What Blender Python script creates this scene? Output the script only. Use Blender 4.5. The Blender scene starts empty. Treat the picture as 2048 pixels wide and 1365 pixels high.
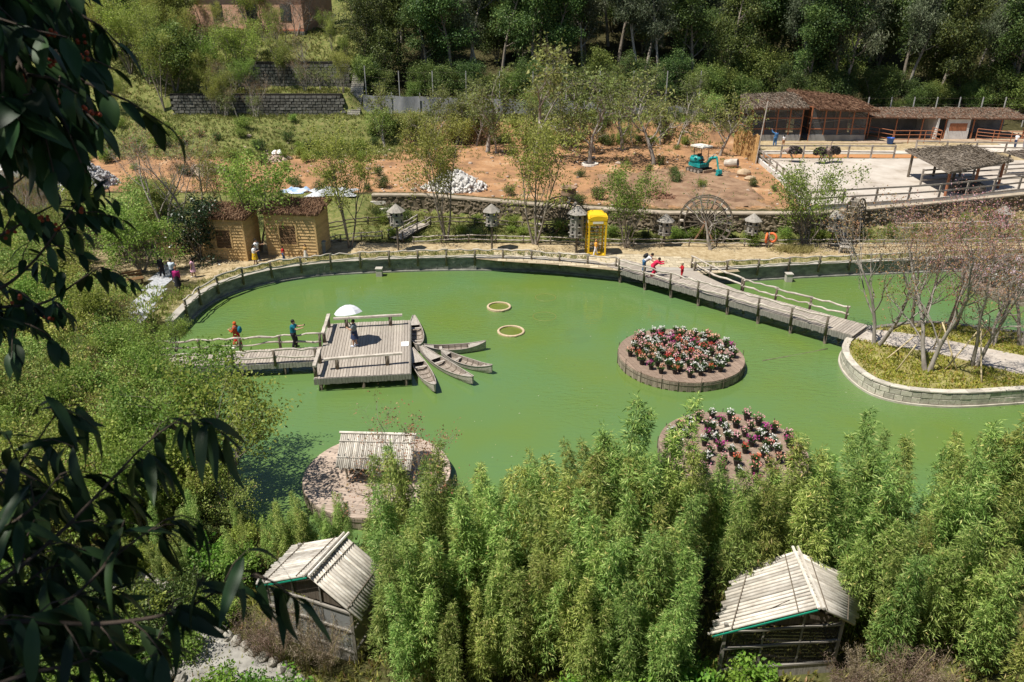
import bpy, math, random
import numpy as np
from mathutils import Vector, Matrix
sc = bpy.context.scene
C = sc.collection
R = math.radians

# ---------------------------------------------------------------- camera, sky, sun, exposure
CAMZ, TH, FPX = 18.0, R(24.5), 1500.0
cam = bpy.data.objects.new('camera', bpy.data.cameras.new('camera'))
C.objects.link(cam)
cam.location = (0, 0, CAMZ)
cam.rotation_euler = (R(90) - TH, 0, 0)
cam.data.sensor_width = 36.0
cam.data.lens = FPX / 2048 * 36.0
cam.data.clip_start = 0.05
cam.data.clip_end = 2000
cam.data.dof.use_dof = True
cam.data.dof.focus_distance = 45.0
cam.data.dof.aperture_fstop = 5.0
sc.camera = cam

SUN_EL, SUN_DIR = R(63), Vector((-0.90, -0.43, 0)).normalized()
world = bpy.data.worlds.new('World'); sc.world = world
world.use_nodes = True
wn = world.node_tree.nodes; wl = world.node_tree.links
wn.clear()
sky = wn.new('ShaderNodeTexSky'); sky.sky_type = 'NISHITA'; sky.sun_disc = False
sky.sun_elevation = SUN_EL; sky.sun_rotation = math.atan2(SUN_DIR.x, SUN_DIR.y)
sky.altitude = 1400; sky.air_density = 1.0; sky.dust_density = 0.6
bg = wn.new('ShaderNodeBackground'); bg.inputs[1].default_value = 0.07
wo = wn.new('ShaderNodeOutputWorld')
wl.new(sky.outputs[0], bg.inputs[0]); wl.new(bg.outputs[0], wo.inputs[0])
sl = bpy.data.lights.new('sun', 'SUN'); sl.energy = 5.0; sl.angle = R(0.53); sl.color = (1.0, 0.95, 0.86)
sun = bpy.data.objects.new('sun', sl); C.objects.link(sun)
sdir = Vector((SUN_DIR.x * math.cos(SUN_EL), SUN_DIR.y * math.cos(SUN_EL), math.sin(SUN_EL)))
sun.rotation_euler = sdir.to_track_quat('Z', 'Y').to_euler()
sun.location = (-30, 30, 60)
sc.view_settings.view_transform = 'Standard'
sc.view_settings.look = 'None'
sc.view_settings.gamma = 1.0
sc.view_settings.exposure = 0.42
sc.view_settings.use_curve_mapping = False
sc.cycles.max_bounces = 6
sc.cycles.diffuse_bounces = 3
sc.cycles.transparent_max_bounces = 12
sc.cycles.caustics_reflective = False
sc.cycles.caustics_refractive = False
sc.cycles.use_denoising = True

# ---------------------------------------------------------------- pixel helpers (photograph pixels, 2048 wide)
def phi(py): return TH + math.atan((py - 682.5) / FPX)
def P(px, py, z=0.0):
    """point on the level plane z that the pixel looks at"""
    a = phi(py); Y = (CAMZ - z) / math.tan(a)
    d = Y * math.cos(TH) + (CAMZ - z) * math.sin(TH)
    return Vector(((px - 1024) / FPX * d, Y, z))
def PY(px, py, Y):
    """point on the vertical plane y = Y"""
    z = CAMZ - Y * math.tan(phi(py))
    d = Y * math.cos(TH) + (CAMZ - z) * math.sin(TH)
    return Vector(((px - 1024) / FPX * d, Y, z))

# ---------------------------------------------------------------- materials
MATS = {}
def new_mat(name):
    m = bpy.data.materials.new(name); m.use_nodes = True
    nt = m.node_tree; nt.nodes.clear()
    out = nt.nodes.new('ShaderNodeOutputMaterial')
    return m, nt, out
def N(nt, t, **kw):
    n = nt.nodes.new(t)
    for k, v in kw.items():
        if k.startswith('i_'):
            key = k[2:]
            n.inputs[int(key) if key.isdigit() else key].default_value = v
        else: setattr(n, k, v)
    return n
def col4(c): return (c[0], c[1], c[2], 1.0)
def ramp(nt, stops):
    r = nt.nodes.new('ShaderNodeValToRGB'); e = r.color_ramp.elements
    e[0].position, e[0].color = stops[0][0], col4(stops[0][1])
    e[1].position, e[1].color = stops[-1][0], col4(stops[-1][1])
    for p, c in stops[1:-1]:
        k = e.new(p); k.color = col4(c)
    return r
def surf(name, stops, scale=3.0, stretch=(1, 1, 1), rough=0.85, bump=0.3, bdist=0.02, detail=6.0, rnd=0.12, spec=0.25, fine=None, metal=0.0, coord='Object', glaze=0.0):
    """general matt surface: noise through a colour ramp, a per object value shift, fine relief"""
    if name in MATS: return MATS[name]
    m, nt, out = new_mat(name); L = nt.links
    b = N(nt, 'ShaderNodeBsdfPrincipled'); b.inputs['Roughness'].default_value = rough
    b.inputs['Specular IOR Level'].default_value = spec; b.inputs['Metallic'].default_value = metal
    tc = N(nt, 'ShaderNodeTexCoord'); mp = N(nt, 'ShaderNodeMapping'); mp.inputs['Scale'].default_value = stretch
    L.new(tc.outputs[coord], mp.inputs[0])
    oi = N(nt, 'ShaderNodeObjectInfo')
    ofs = N(nt, 'ShaderNodeVectorMath', operation='ADD'); mul = N(nt, 'ShaderNodeMath', operation='MULTIPLY', i_1=37.0)
    L.new(oi.outputs['Random'], mul.inputs[0]); L.new(mp.outputs[0], ofs.inputs[0]); L.new(mul.outputs[0], ofs.inputs[1])
    nz = N(nt, 'ShaderNodeTexNoise', i_Scale=scale, i_Detail=detail, i_Roughness=0.62)
    L.new(ofs.outputs[0], nz.inputs['Vector'])
    rp = ramp(nt, stops); L.new(nz.outputs[0], rp.inputs[0])
    hs = N(nt, 'ShaderNodeHueSaturation'); L.new(rp.outputs[0], hs.inputs['Color'])
    mr = N(nt, 'ShaderNodeMapRange', i_3=1 - rnd, i_4=1 + rnd); L.new(oi.outputs['Random'], mr.inputs[0]); L.new(mr.outputs[0], hs.inputs['Value'])
    L.new(hs.outputs[0], b.inputs['Base Color'])
    if bump > 0:
        n2 = N(nt, 'ShaderNodeTexNoise', i_Scale=(fine or scale * 4), i_Detail=5.0, i_Roughness=0.65)
        L.new(ofs.outputs[0], n2.inputs['Vector'])
        bp = N(nt, 'ShaderNodeBump', i_Strength=bump, i_Distance=bdist); L.new(n2.outputs[0], bp.inputs['Height'])
        L.new(bp.outputs[0], b.inputs['Normal'])
    L.new(b.outputs[0], out.inputs[0]); MATS[name] = m
    return m
def leafmat(name, stops, trans=0.35, rough=0.55, rnd=0.15, spec=0.3, huer=0.02):
    """leaf: colour by the per leaf tint, plus a per plant shift; partly translucent"""
    if name in MATS: return MATS[name]
    m, nt, out = new_mat(name); L = nt.links
    at = N(nt, 'ShaderNodeAttribute', attribute_name='tint'); rp = ramp(nt, stops); L.new(at.outputs['Fac'], rp.inputs[0])
    oi = N(nt, 'ShaderNodeObjectInfo'); hs = N(nt, 'ShaderNodeHueSaturation'); L.new(rp.outputs[0], hs.inputs['Color'])
    mr = N(nt, 'ShaderNodeMapRange', i_3=1 - rnd, i_4=1 + rnd); L.new(oi.outputs['Random'], mr.inputs[0]); L.new(mr.outputs[0], hs.inputs['Value'])
    m7 = N(nt, 'ShaderNodeMath', operation='MULTIPLY', i_1=7.13); fr = N(nt, 'ShaderNodeMath', operation='FRACT')
    L.new(oi.outputs['Random'], m7.inputs[0]); L.new(m7.outputs[0], fr.inputs[0])
    mh = N(nt, 'ShaderNodeMapRange', i_3=0.5 - huer, i_4=0.5 + huer); L.new(fr.outputs[0], mh.inputs[0]); L.new(mh.outputs[0], hs.inputs['Hue'])
    b = N(nt, 'ShaderNodeBsdfPrincipled'); b.inputs['Roughness'].default_value = rough; b.inputs['Specular IOR Level'].default_value = spec
    t = N(nt, 'ShaderNodeBsdfTranslucent'); mx = N(nt, 'ShaderNodeMixShader'); mx.inputs[0].default_value = trans
    L.new(hs.outputs[0], b.inputs['Base Color']); L.new(hs.outputs[0], t.inputs[0])
    L.new(b.outputs[0], mx.inputs[1]); L.new(t.outputs[0], mx.inputs[2]); L.new(mx.outputs[0], out.inputs[0])
    MATS[name] = m
    return m
def plain(name, c, rough=0.6, var=0.12, **kw):
    lo = tuple(x * (1 - var) for x in c); hi = tuple(min(1, x * (1 + var)) for x in c)
    return surf(name, [(0.3, lo), (0.7, hi)], scale=kw.pop('scale', 6.0), rough=rough, bump=kw.pop('bump', 0.1), rnd=kw.pop('rnd', 0.05), **kw)

# ---------------------------------------------------------------- mesh helpers
def rotz(a): return Matrix.Rotation(a, 3, 'Z')
class MB:
    def __init__(s): s.v = []; s.f = []; s.m = []
    def add(s, vs, fs, mi=0):
        o = len(s.v); s.v.extend(tuple(v) for v in vs)
        for f in fs: s.f.append(tuple(i + o for i in f)); s.m.append(mi)
        return s
    def box(s, c, sz, rot=None, mi=0):
        M = rotz(rot) if isinstance(rot, (int, float)) else (rot or Matrix.Identity(3))
        c = Vector(c); vs = []
        for x, y, z in ((-1, -1, -1), (1, -1, -1), (1, 1, -1), (-1, 1, -1), (-1, -1, 1), (1, -1, 1), (1, 1, 1), (-1, 1, 1)):
            vs.append(c + M @ Vector((x * sz[0] / 2, y * sz[1] / 2, z * sz[2] / 2)))
        return s.add(vs, [(3, 2, 1, 0), (4, 5, 6, 7), (0, 1, 5, 4), (1, 2, 6, 5), (2, 3, 7, 6), (3, 0, 4, 7)], mi)
    def beam(s, a, b, w, h, mi=0):
        a, b = Vector(a), Vector(b); d = b - a; L = d.length
        if L < 1e-6: return s
        x = d / L; y = Vector((0, 0, 1)).cross(x)
        y = Vector((0, 1, 0)) if y.length < 1e-4 else y.normalized()
        z = x.cross(y)
        M = Matrix((x, y, z)).transposed()
        return s.box((a + b) / 2, (L, w, h), M, mi)
    def tube(s, pts, rad, n=8, mi=0, cap=True, sq=1.0):
        pts = [Vector(p) for p in pts]
        if isinstance(rad, (int, float)): rad = [rad] * len(pts)
        up = None; vs = []
        for i, p in enumerate(pts):
            d = (pts[min(i + 1, len(pts) - 1)] - pts[max(i - 1, 0)])
            d = d.normalized() if d.length > 1e-9 else Vector((0, 0, 1))
            if up is None:
                up = Vector((0, 0, 1)) if abs(d.z) < 0.9 else Vector((1, 0, 0))
            x = up.cross(d)
            if x.length < 1e-5: x = Vector((1, 0, 0)).cross(d)
            x.normalize(); y = d.cross(x); up = y
            for k in range(n):
                a = 2 * math.pi * k / n
                vs.append(p + x * (math.cos(a) * rad[i]) + y * (math.sin(a) * rad[i] * sq))
        fs = []
        for i in range(len(pts) - 1):
            for k in range(n):
                a = i * n + k; b = i * n + (k + 1) % n
                fs.append((a, b, b + n, a + n))
        if cap:
            fs.append(tuple(reversed(range(n)))); fs.append(tuple((len(pts) - 1) * n + k for k in range(n)))
        return s.add(vs, fs, mi)
    def lathe(s, prof, n=16, c=(0, 0, 0), mi=0, a0=0.0, sx=1.0, sy=1.0, close=False):
        vs = []; fs = []
        for r, z in prof:
            for k in range(n):
                a = a0 + 2 * math.pi * k / n
                vs.append((c[0] + r * sx * math.cos(a), c[1] + r * sy * math.sin(a), c[2] + z))
        m = len(prof)
        for i in range(m if close else m - 1):
            for k in range(n):
                a = i * n + k; b = i * n + (k + 1) % n; j = ((i + 1) % m) * n - i * n
                fs.append((a, b, b + j, a + j))
        if not close:
            if prof[0][0] > 1e-4: fs.append(tuple(reversed(range(n))))
            if prof[-1][0] > 1e-4: fs.append(tuple((m - 1) * n + k for k in range(n)))
        return s.add(vs, fs, mi)
    def prism(s, poly, z0, z1, mi=0):
        n = len(poly)
        vs = [(p[0], p[1], z0) for p in poly] + [(p[0], p[1], z1) for p in poly]
        fs = [tuple(reversed(range(n))), tuple(range(n, 2 * n))] + [(i, (i + 1) % n, (i + 1) % n + n, i + n) for i in range(n)]
        return s.add(vs, fs, mi)
    def ell(s, c, r, nu=10, nv=6, mi=0, M=None, jit=0.0, rng=None):
        vs = []; fs = []; c = Vector(c)
        for i in range(nv + 1):
            t = math.pi * i / nv
            for k in range(nu):
                a = 2 * math.pi * k / nu
                q = 1.0 + (rng.uniform(-jit, jit) if jit else 0)
                p = Vector((r[0] * math.sin(t) * math.cos(a) * q, r[1] * math.sin(t) * math.sin(a) * q, r[2] * math.cos(t) * q))
                if i in (0, nv): p.x = p.y = 0; p.z = r[2] * (1 if i == 0 else -1)
                vs.append(c + (M @ p if M else p))
        for i in range(nv):
            for k in range(nu):
                a = i * nu + k; b = i * nu + (k + 1) % nu
                fs.append((a, a + nu, b + nu, b))
        return s.add(vs, fs, mi)
    def mesh(s, name, mats=None, smooth=False):
        me = bpy.data.meshes.new(name); me.from_pydata(s.v, [], s.f)
        for m in (mats if isinstance(mats, (list, tuple)) else [mats]):
            if m: me.materials.append(m)
        if any(s.m): me.polygons.foreach_set('material_index', s.m)
        if smooth: me.polygons.foreach_set('use_smooth', [True] * len(s.f))
        me.update()
        return me
    def build(s, name, mats=None, parent=None, smooth=False, local=False, **props):
        return put(name, s.mesh(name, mats, smooth), parent, local=local, **props)
def wmat(o):
    return Matrix.LocRotScale(o.location, o.rotation_euler, o.scale)
def put(name, me, parent=None, loc=(0, 0, 0), rot=(0, 0, 0), scale=(1, 1, 1), local=True, **props):
    """link a mesh object; local=False means the mesh was written in world coordinates"""
    o = bpy.data.objects.new(name, me); C.objects.link(o)
    o.location = loc; o.rotation_euler = rot
    o.scale = scale if hasattr(scale, '__len__') else (scale,) * 3
    if parent is not None:
        o.parent = parent
        if not local:
            M = wmat(parent); q = parent
            while q.parent is not None:
                q = q.parent; M = wmat(q) @ M
            o.matrix_parent_inverse = M.inverted()
    for k, v in props.items(): o[k] = v
    return o
def thing(name, label, cat, loc=(0, 0, 0), rz=0.0, group=None, scale=1.0):
    o = bpy.data.objects.new(name, None); C.objects.link(o)
    o.empty_display_size = 0.2
    o.location = loc; o.rotation_euler = (0, 0, rz); o.scale = (scale,) * 3 if not hasattr(scale, '__len__') else scale
    o['label'] = label; o['category'] = cat
    if group: o['group'] = group
    return o
def tag(o, label, cat, group=None):
    o['label'] = label; o['category'] = cat
    if group: o['group'] = group
    return o
def np_quads(name, V, F, mat, tint=None, smooth=False):
    """mesh from numpy arrays of vertices and quads"""
    me = bpy.data.meshes.new(name); nv, nf = len(V), len(F)
    me.vertices.add(nv); me.vertices.foreach_set('co', np.ascontiguousarray(V, dtype=np.float32).ravel())
    me.loops.add(nf * 4); me.loops.foreach_set('vertex_index', np.ascontiguousarray(F, dtype=np.int32).ravel())
    me.polygons.add(nf); me.polygons.foreach_set('loop_start', np.arange(0, nf * 4, 4, dtype=np.int32))
    if smooth: me.polygons.foreach_set('use_smooth', np.ones(nf, dtype=bool))
    if tint is not None:
        a = me.attributes.new('tint', 'FLOAT', 'POINT'); a.data.foreach_set('value', np.ascontiguousarray(tint, dtype=np.float32))
    me.update(calc_edges=True); me.validate()
    if mat: me.materials.append(mat)
    return me
def unit(a): return a / np.maximum(np.linalg.norm(a, axis=-1, keepdims=True), 1e-9)
def leaf_mesh(name, mat, pos, dirs, L, W, rng, tint=None, droop=0.0, flat=0.0):
    """one folded rhomb per leaf"""
    n = len(pos); dirs = unit(dirs); rv = rng.normal(size=(n, 3))
    if flat > 0: rv[:, 2] += 0; up = np.zeros((n, 3)); up[:, 2] = 1; nrm = unit(up * flat + rng.normal(size=(n, 3)) * (1 - flat)); side = unit(np.cross(dirs, nrm))
    else: side = unit(np.cross(dirs, rv))
    nn = np.cross(side, dirs); L = np.broadcast_to(L, (n,))[:, None]; W = np.broadcast_to(W, (n,))[:, None]
    v0 = pos; mid = pos + dirs * L * 0.45 + nn * L * 0.06
    v1 = mid + side * W * 0.5; v3 = mid - side * W * 0.5; v2 = pos + dirs * L
    if droop: v2 = v2 - np.array([0, 0, 1.0]) * L * droop
    V = np.stack([v0, v1, v2, v3], 1).reshape(-1, 3); F = np.arange(n * 4).reshape(n, 4)
    if tint is None: tint = rng.random(n)
    return np_quads(name, V, F, mat, np.repeat(tint, 4))
# ================================================================ the setting
WALL_PX = [(352, 672), (395, 628), (440, 598), (500, 577), (570, 562), (660, 551), (760, 545.5), (860, 542), (960, 541),
           (1060, 543), (1140, 549), (1215, 557), (1300, 566), (1385, 567), (1480, 563), (1600, 556), (1750, 549), (1900, 543), (2048, 538), (2400, 526)]
SHORE_PX = [(2520, 560), (2560, 900), (2300, 985), (2048, 1012), (1700, 1052), (1300, 1095), (900, 1105), (640, 1068),
            (480, 1012), (425, 950), (375, 850), (330, 760), (328, 705)]
def smooth_line(pts, n=4, closed=False):
    """Catmull-Rom through the points"""
    out = []; m = len(pts); pts = [Vector(p) for p in pts]
    rng_ = range(m if closed else m - 1)
    for i in rng_:
        p1, p2 = pts[i], pts[(i + 1) % m]
        p0 = pts[(i - 1) % m] if (closed or i > 0) else p1 * 2 - p2
        p3 = pts[(i + 2) % m] if (closed or i < m - 2) else p2 * 2 - p1
        for k in range(n):
            t = k / n
            out.append(0.5 * ((2 * p1) + (p2 - p0) * t + (2 * p0 - 5 * p1 + 4 * p2 - p3) * t * t + (3 * p1 - p0 - 3 * p2 + p3) * t ** 3))
    if not closed: out.append(pts[-1])
    return out
WALL = smooth_line([P(x, y) for x, y in WALL_PX], 4)
SHORE = smooth_line([P(x, y) for x, y in SHORE_PX], 3)
POND = [(p.x, p.y) for p in WALL + SHORE]

def sdist(X, Y, poly):
    """signed distance to a polygon, positive inside"""
    X = np.asarray(X, float); Y = np.asarray(Y, float)
    d2 = np.full(X.shape, 1e18); ins = np.zeros(X.shape, bool); n = len(poly)
    for i in range(n):
        ax, ay = poly[i]; bx, by = poly[(i + 1) % n]
        ex, ey = bx - ax, by - ay
        t = np.clip(((X - ax) * ex + (Y - ay) * ey) / max(ex * ex + ey * ey, 1e-12), 0, 1)
        d2 = np.minimum(d2, (X - ax - t * ex) ** 2 + (Y - ay - t * ey) ** 2)
        c = ((ay > Y) != (by > Y)) & (X < ex * (Y - ay) / (ey if abs(ey) > 1e-12 else 1e-12) + ax)
        ins ^= c
    return np.where(ins, 1, -1) * np.sqrt(d2)
def sstep(a, b, x):
    t = np.clip((x - a) / (b - a), 0, 1)
    return t * t * (3 - 2 * t)
def wall_y(X): return np.interp(X, [-60, -7.5, 2.3, 12, 23.5, 33, 45, 80], [64, 63.3, 60, 57.4, 57.2, 60, 64, 68])
def land(X, Y):
    X = np.asarray(X, float); Y = np.asarray(Y, float)
    z = 0.42 + 0.5 * sstep(30, 42, Y) + 0.3 * sstep(55.2, 60, Y) * sstep(-14, -9, X)
    z = z + 0.1 * np.maximum(0, -X - 25) * sstep(60, 45, Y)
    yw = wall_y(X)
    hard = sstep(yw, yw + 0.5, Y); soft = sstep(54, 65, Y); lw = sstep(-13, -10, X)
    z = z + (2.7 - z) * (hard * lw + soft * (1 - lw))
    z = z + 0.5 * sstep(64, 84, Y)
    # scarp and upper bench, absent behind the pens
    bench = sstep(26.5, 23, X)
    left = sstep(-22, -30, X)
    sc_ = sstep(85.6, 88.2, Y) * (1 - left) + sstep(78, 88.5, Y) * left
    z = z + 2.3 * sc_ * bench
    hill = np.maximum(0, Y - 95) * 0.34
    z = z + hill * (1 - sstep(-16, -19, X))
    ter = sstep(-16.5, -19.5, X)
    far_l = sstep(-40, -44, X)
    t1 = sstep(92, 92.5, Y) * 2.3; t2 = sstep(97, 97.5, Y) * 3.2; t3 = sstep(99, 107, Y) * 3.3
    t4 = np.maximum(0, Y - 122) * 0.34
    slope = np.clip(Y - 89, 0, 18) * 0.49
    z = z + ter * ((t1 + t2 + t3) * (1 - far_l) + slope * far_l + t4)
    # the hill the photographer stands on
    z = np.where(Y < 13, np.maximum(z, 0.42 + np.minimum(13 - Y, 13.3) * 1.2), z)
    return z
PEN_POLY_PX = [(1370, 566), (1700, 672), (1690, 740)]
def ground_z(X, Y):
    X = np.asarray(X, float); Y = np.asarray(Y, float)
    sd = sdist(X, Y, POND)
    z = land(X, Y)
    back = sstep(40, 42, Y) * 1.0
    # retaining wall side: sheer; natural side: a short bank
    zb = np.where(sd > -0.42, -1.4, z)
    zn = np.where(sd > -2.0, -1.4 + (z + 1.4) * sstep(0.9, -1.6, sd), z)
    return np.where(back > 0.5, zb, zn)
def gz(x, y): return float(ground_z(np.array([x]), np.array([y]))[0])
def G(px, py, it=60):
    """point on the ground that the pixel looks at"""
    lo, hi = 8.0, 200.0
    Ys = np.linspace(12, 200, 1500)
    t = math.tan(phi(py)); zr = CAMZ - Ys * t
    d = Ys * math.cos(TH) + (CAMZ - zr) * math.sin(TH); Xs = (px - 1024) / FPX * d
    gl = land(Xs, Ys)
    k = np.argmax(gl >= zr)
    return Vector((float(Xs[k]), float(Ys[k]), float(gl[k])))

# ---------------------------------------------------------------- ground sheet
def ground_material():
    m, nt, out = new_mat('ground'); L = nt.links
    b = N(nt, 'ShaderNodeBsdfPrincipled', i_Roughness=0.95); b.inputs['Specular IOR Level'].default_value = 0.1
    tc = N(nt, 'ShaderNodeTexCoord')
    def noise(s, d=8.0, r=0.65):
        n = N(nt, 'ShaderNodeTexNoise', i_Scale=s, i_Detail=d, i_Roughness=r); L.new(tc.outputs['Object'], n.inputs['Vector']); return n
    n1, n2, n3 = noise(0.45, 12.0, .72), noise(2.6), noise(11.0)
    dirt = ramp(nt, [(0.30, (0.16, 0.095, 0.06)), (0.44, (0.30, 0.17, 0.092)), (0.55, (0.40, 0.22, 0.11)), (0.70, (0.50, 0.35, 0.22))]); L.new(n1.outputs[0], dirt.inputs[0])
    grass = ramp(nt, [(0.3, (0.07, 0.095, 0.025)), (0.5, (0.15, 0.165, 0.05)), (0.7, (0.27, 0.23, 0.10))]); L.new(n2.outputs[0], grass.inputs[0])
    sand = ramp(nt, [(0.3, (0.26, 0.19, 0.10)), (0.5, (0.40, 0.31, 0.18)), (0.7, (0.52, 0.43, 0.28))]); L.new(n2.outputs[0], sand.inputs[0])
    litter = ramp(nt, [(0.3, (0.03, 0.028, 0.012)), (0.7, (0.09, 0.08, 0.035))]); L.new(n2.outputs[0], litter.inputs[0])
    mud = ramp(nt, [(0.3, (0.05, 0.08, 0.02)), (0.7, (0.09, 0.12, 0.03))]); L.new(n2.outputs[0], mud.inputs[0])
    at = N(nt, 'ShaderNodeAttribute', attribute_name='kindmix'); sep = N(nt, 'ShaderNodeSeparateColor'); L.new(at.outputs['Color'], sep.inputs[0])
    cur = litter.outputs[0]
    for k, (src, idx) in enumerate(((grass, 1), (sand, 2), (dirt, 0))):
        # ragged edge: weight + noise
        ad = N(nt, 'ShaderNodeMath', operation='MULTIPLY_ADD', i_1=0.9, i_2=-0.45); L.new((n2 if k else n1).outputs[0], ad.inputs[0])
        sm = N(nt, 'ShaderNodeMath', operation='ADD'); L.new(sep.outputs[idx], sm.inputs[0]); L.new(ad.outputs[0], sm.inputs[1])
        mr = N(nt, 'ShaderNodeMapRange', i_1=0.35, i_2=0.65); L.new(sm.outputs[0], mr.inputs[0])
        mx = N(nt, 'ShaderNodeMix', data_type='RGBA'); L.new(mr.outputs[0], mx.inputs[0]); L.new(cur, mx.inputs[6]); L.new(src.outputs[0], mx.inputs[7])
        cur = mx.outputs[2]
    L.new(cur, b.inputs['Base Color'])
    bp = N(nt, 'ShaderNodeBump', i_Strength=0.7, i_Distance=0.08); L.new(n3.outputs[0], bp.inputs['Height']); L.new(bp.outputs[0], b.inputs['Normal'])
    L.new(b.outputs[0], out.inputs[0])
    return m
def build_ground():
    xs = np.unique(np.concatenate([np.arange(-200, -60, 5.0), np.arange(-60, 76, 0.5), np.arange(76, 220, 5.0)]))
    ys = np.unique(np.concatenate([np.arange(-40, -6, 4.0), np.arange(-6, 12, 1.0), np.arange(12, 110, 0.4), np.arange(110, 330, 5.0)]))
    X, Y = np.meshgrid(xs, ys); Z = ground_z(X, Y)
    rng = np.random.default_rng(5)
    rough = (np.sin(X * 1.3 + 2 * np.sin(Y * .7)) * np.sin(Y * 1.1 + np.sin(X * .9))) * 0.05
    dz = ((Y > 65) & (Y < 110) & (X < 22))
    Z = Z + np.where(dz, rough * 2.0 + rng.normal(size=Z.shape) * 0.03, 0) + np.where((Y > 44) & ~dz & (sdist(X, Y, POND) < -1), rough * 0.3, 0)
    V = np.stack([X, Y, Z], -1).reshape(-1, 3)
    ny, nx = X.shape; i = np.arange(ny * nx).reshape(ny, nx)
    F = np.stack([i[:-1, :-1], i[:-1, 1:], i[1:, 1:], i[1:, :-1]], -1).reshape(-1, 4)
    me = np_quads('ground', V, F, ground_material(), smooth=True)
    yw = wall_y(X)
    dirt = sstep(yw + 0.3, yw + 2.5, Y) * sstep(89, 86.5, Y) * sstep(27, 24, X)
    dirt = dirt * (0.6 + 0.4 * sstep(60, 68, Y)) * (1 - sstep(-24, -32, X) * sstep(78, 80, Y)) * (1 - 0.75 * sstep(77, 81, Y) * sstep(-9, -14, X))
    dirt = np.where((X < -14) & (Y < 60), dirt * 0.0, dirt)
    grass = np.where(Y > 86, 0.75, 0.0) * sstep(96, 93, Y) + np.where((Y > 76) & (X < -9), 0.85, 0)
    grass = np.maximum(grass, sstep(55.5, 56.5, Y) * (Y < yw + 1.0) * 0.9)
    grass = np.maximum(grass, np.where((X < -17) & (Y > 86), 0.8, 0))
    grass = np.maximum(grass, np.where(Y < 46, 0.45, 0)); grass = np.where(Y > 96, np.where(X < -17, grass, 0.1), grass)
    sand = sstep(46, 48, Y) * sstep(56.2, 55.2, Y) * (0.85 - 0.35 * sstep(-18, -24, X))
    sand = np.maximum(sand, sstep(26, 28, X) * sstep(57, 60, Y) * sstep(96, 94, Y) * 0.7)
    kc = np.stack([dirt, grass, sand, np.ones_like(dirt)], -1).reshape(-1, 4)
    a = me.color_attributes.new('kindmix', 'FLOAT_COLOR', 'POINT'); a.data.foreach_set('color', kc.astype(np.float32).ravel())
    put('ground', me, kind='structure')
build_ground()

# ---------------------------------------------------------------- water
def water_material():
    m, nt, out = new_mat('green_water'); L = nt.links
    tc = N(nt, 'ShaderNodeTexCoord')
    n1 = N(nt, 'ShaderNodeTexNoise', i_Scale=0.16, i_Detail=4.0); L.new(tc.outputs['Object'], n1.inputs['Vector'])
    rp = ramp(nt, [(0.32, (0.135, 0.250, 0.088)), (0.5, (0.146, 0.248, 0.070)), (0.68, (0.160, 0.245, 0.050))]); L.new(n1.outputs[0], rp.inputs[0])
    b = N(nt, 'ShaderNodeBsdfPrincipled', i_Roughness=0.07, i_IOR=1.38); L.new(rp.outputs[0], b.inputs['Base Color'])
    b.inputs['Specular IOR Level'].default_value = 1.0
    mp = N(nt, 'ShaderNodeMapping'); mp.inputs['Scale'].default_value = (0.75, 2.2, 1); L.new(tc.outputs['Object'], mp.inputs[0])
    w1 = N(nt, 'ShaderNodeTexNoise', i_Scale=2.2, i_Detail=3.0, i_Distortion=0.6); L.new(mp.outputs[0], w1.inputs['Vector'])
    n3 = N(nt, 'ShaderNodeTexNoise', i_Scale=0.09, i_Detail=2.0); L.new(tc.outputs['Object'], n3.inputs['Vector'])
    mr = N(nt, 'ShaderNodeMapRange', i_1=0.46, i_2=0.62, i_3=0.06, i_4=0.5); L.new(n3.outputs[0], mr.inputs[0])
    bp = N(nt, 'ShaderNodeBump', i_Distance=0.12); L.new(mr.outputs[0], bp.inputs['Strength']); L.new(w1.outputs[0], bp.inputs['Height'])
    L.new(bp.outputs[0], b.inputs['Normal'])
    tr = N(nt, 'ShaderNodeBsdfTransparent'); tr.inputs[0].default_value = (0.7, 0.75, 0.5, 1)
    mx = N(nt, 'ShaderNodeMixShader'); mx.inputs[0].default_value = 0.74
    L.new(tr.outputs[0], mx.inputs[1]); L.new(b.outputs[0], mx.inputs[2]); L.new(mx.outputs[0], out.inputs[0])
    return m
def offset_line(line, d):
    """shift a line sideways (to its left for d > 0)"""
    out = []
    for i, p in enumerate(line):
        t = (line[min(i + 1, len(line) - 1)] - line[max(i - 1, 0)]); t.z = 0; t.normalize()
        out.append(p + Vector((-t.y, t.x, 0)) * d)
    return out
mb = MB()
wl_ = offset_line(WALL, 0.12)
poly = [(p.x, p.y) for p in wl_] + [(p.x, p.y) for p in offset_line(SHORE, 1.0)]
mb.add([(x, y, 0.0) for x, y in poly], [tuple(reversed(range(len(poly))))])
mb.build('pond_water', water_material(), kind='structure')
# silt that the murky water rests on
mb = MB()
mb.add([(x, y, -0.45) for x, y in poly], [tuple(reversed(range(len(poly))))])
mb.build('pond_silt', plain('silt', (0.14, 0.205, 0.03), 0.9, scale=0.4), kind='structure')

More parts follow.
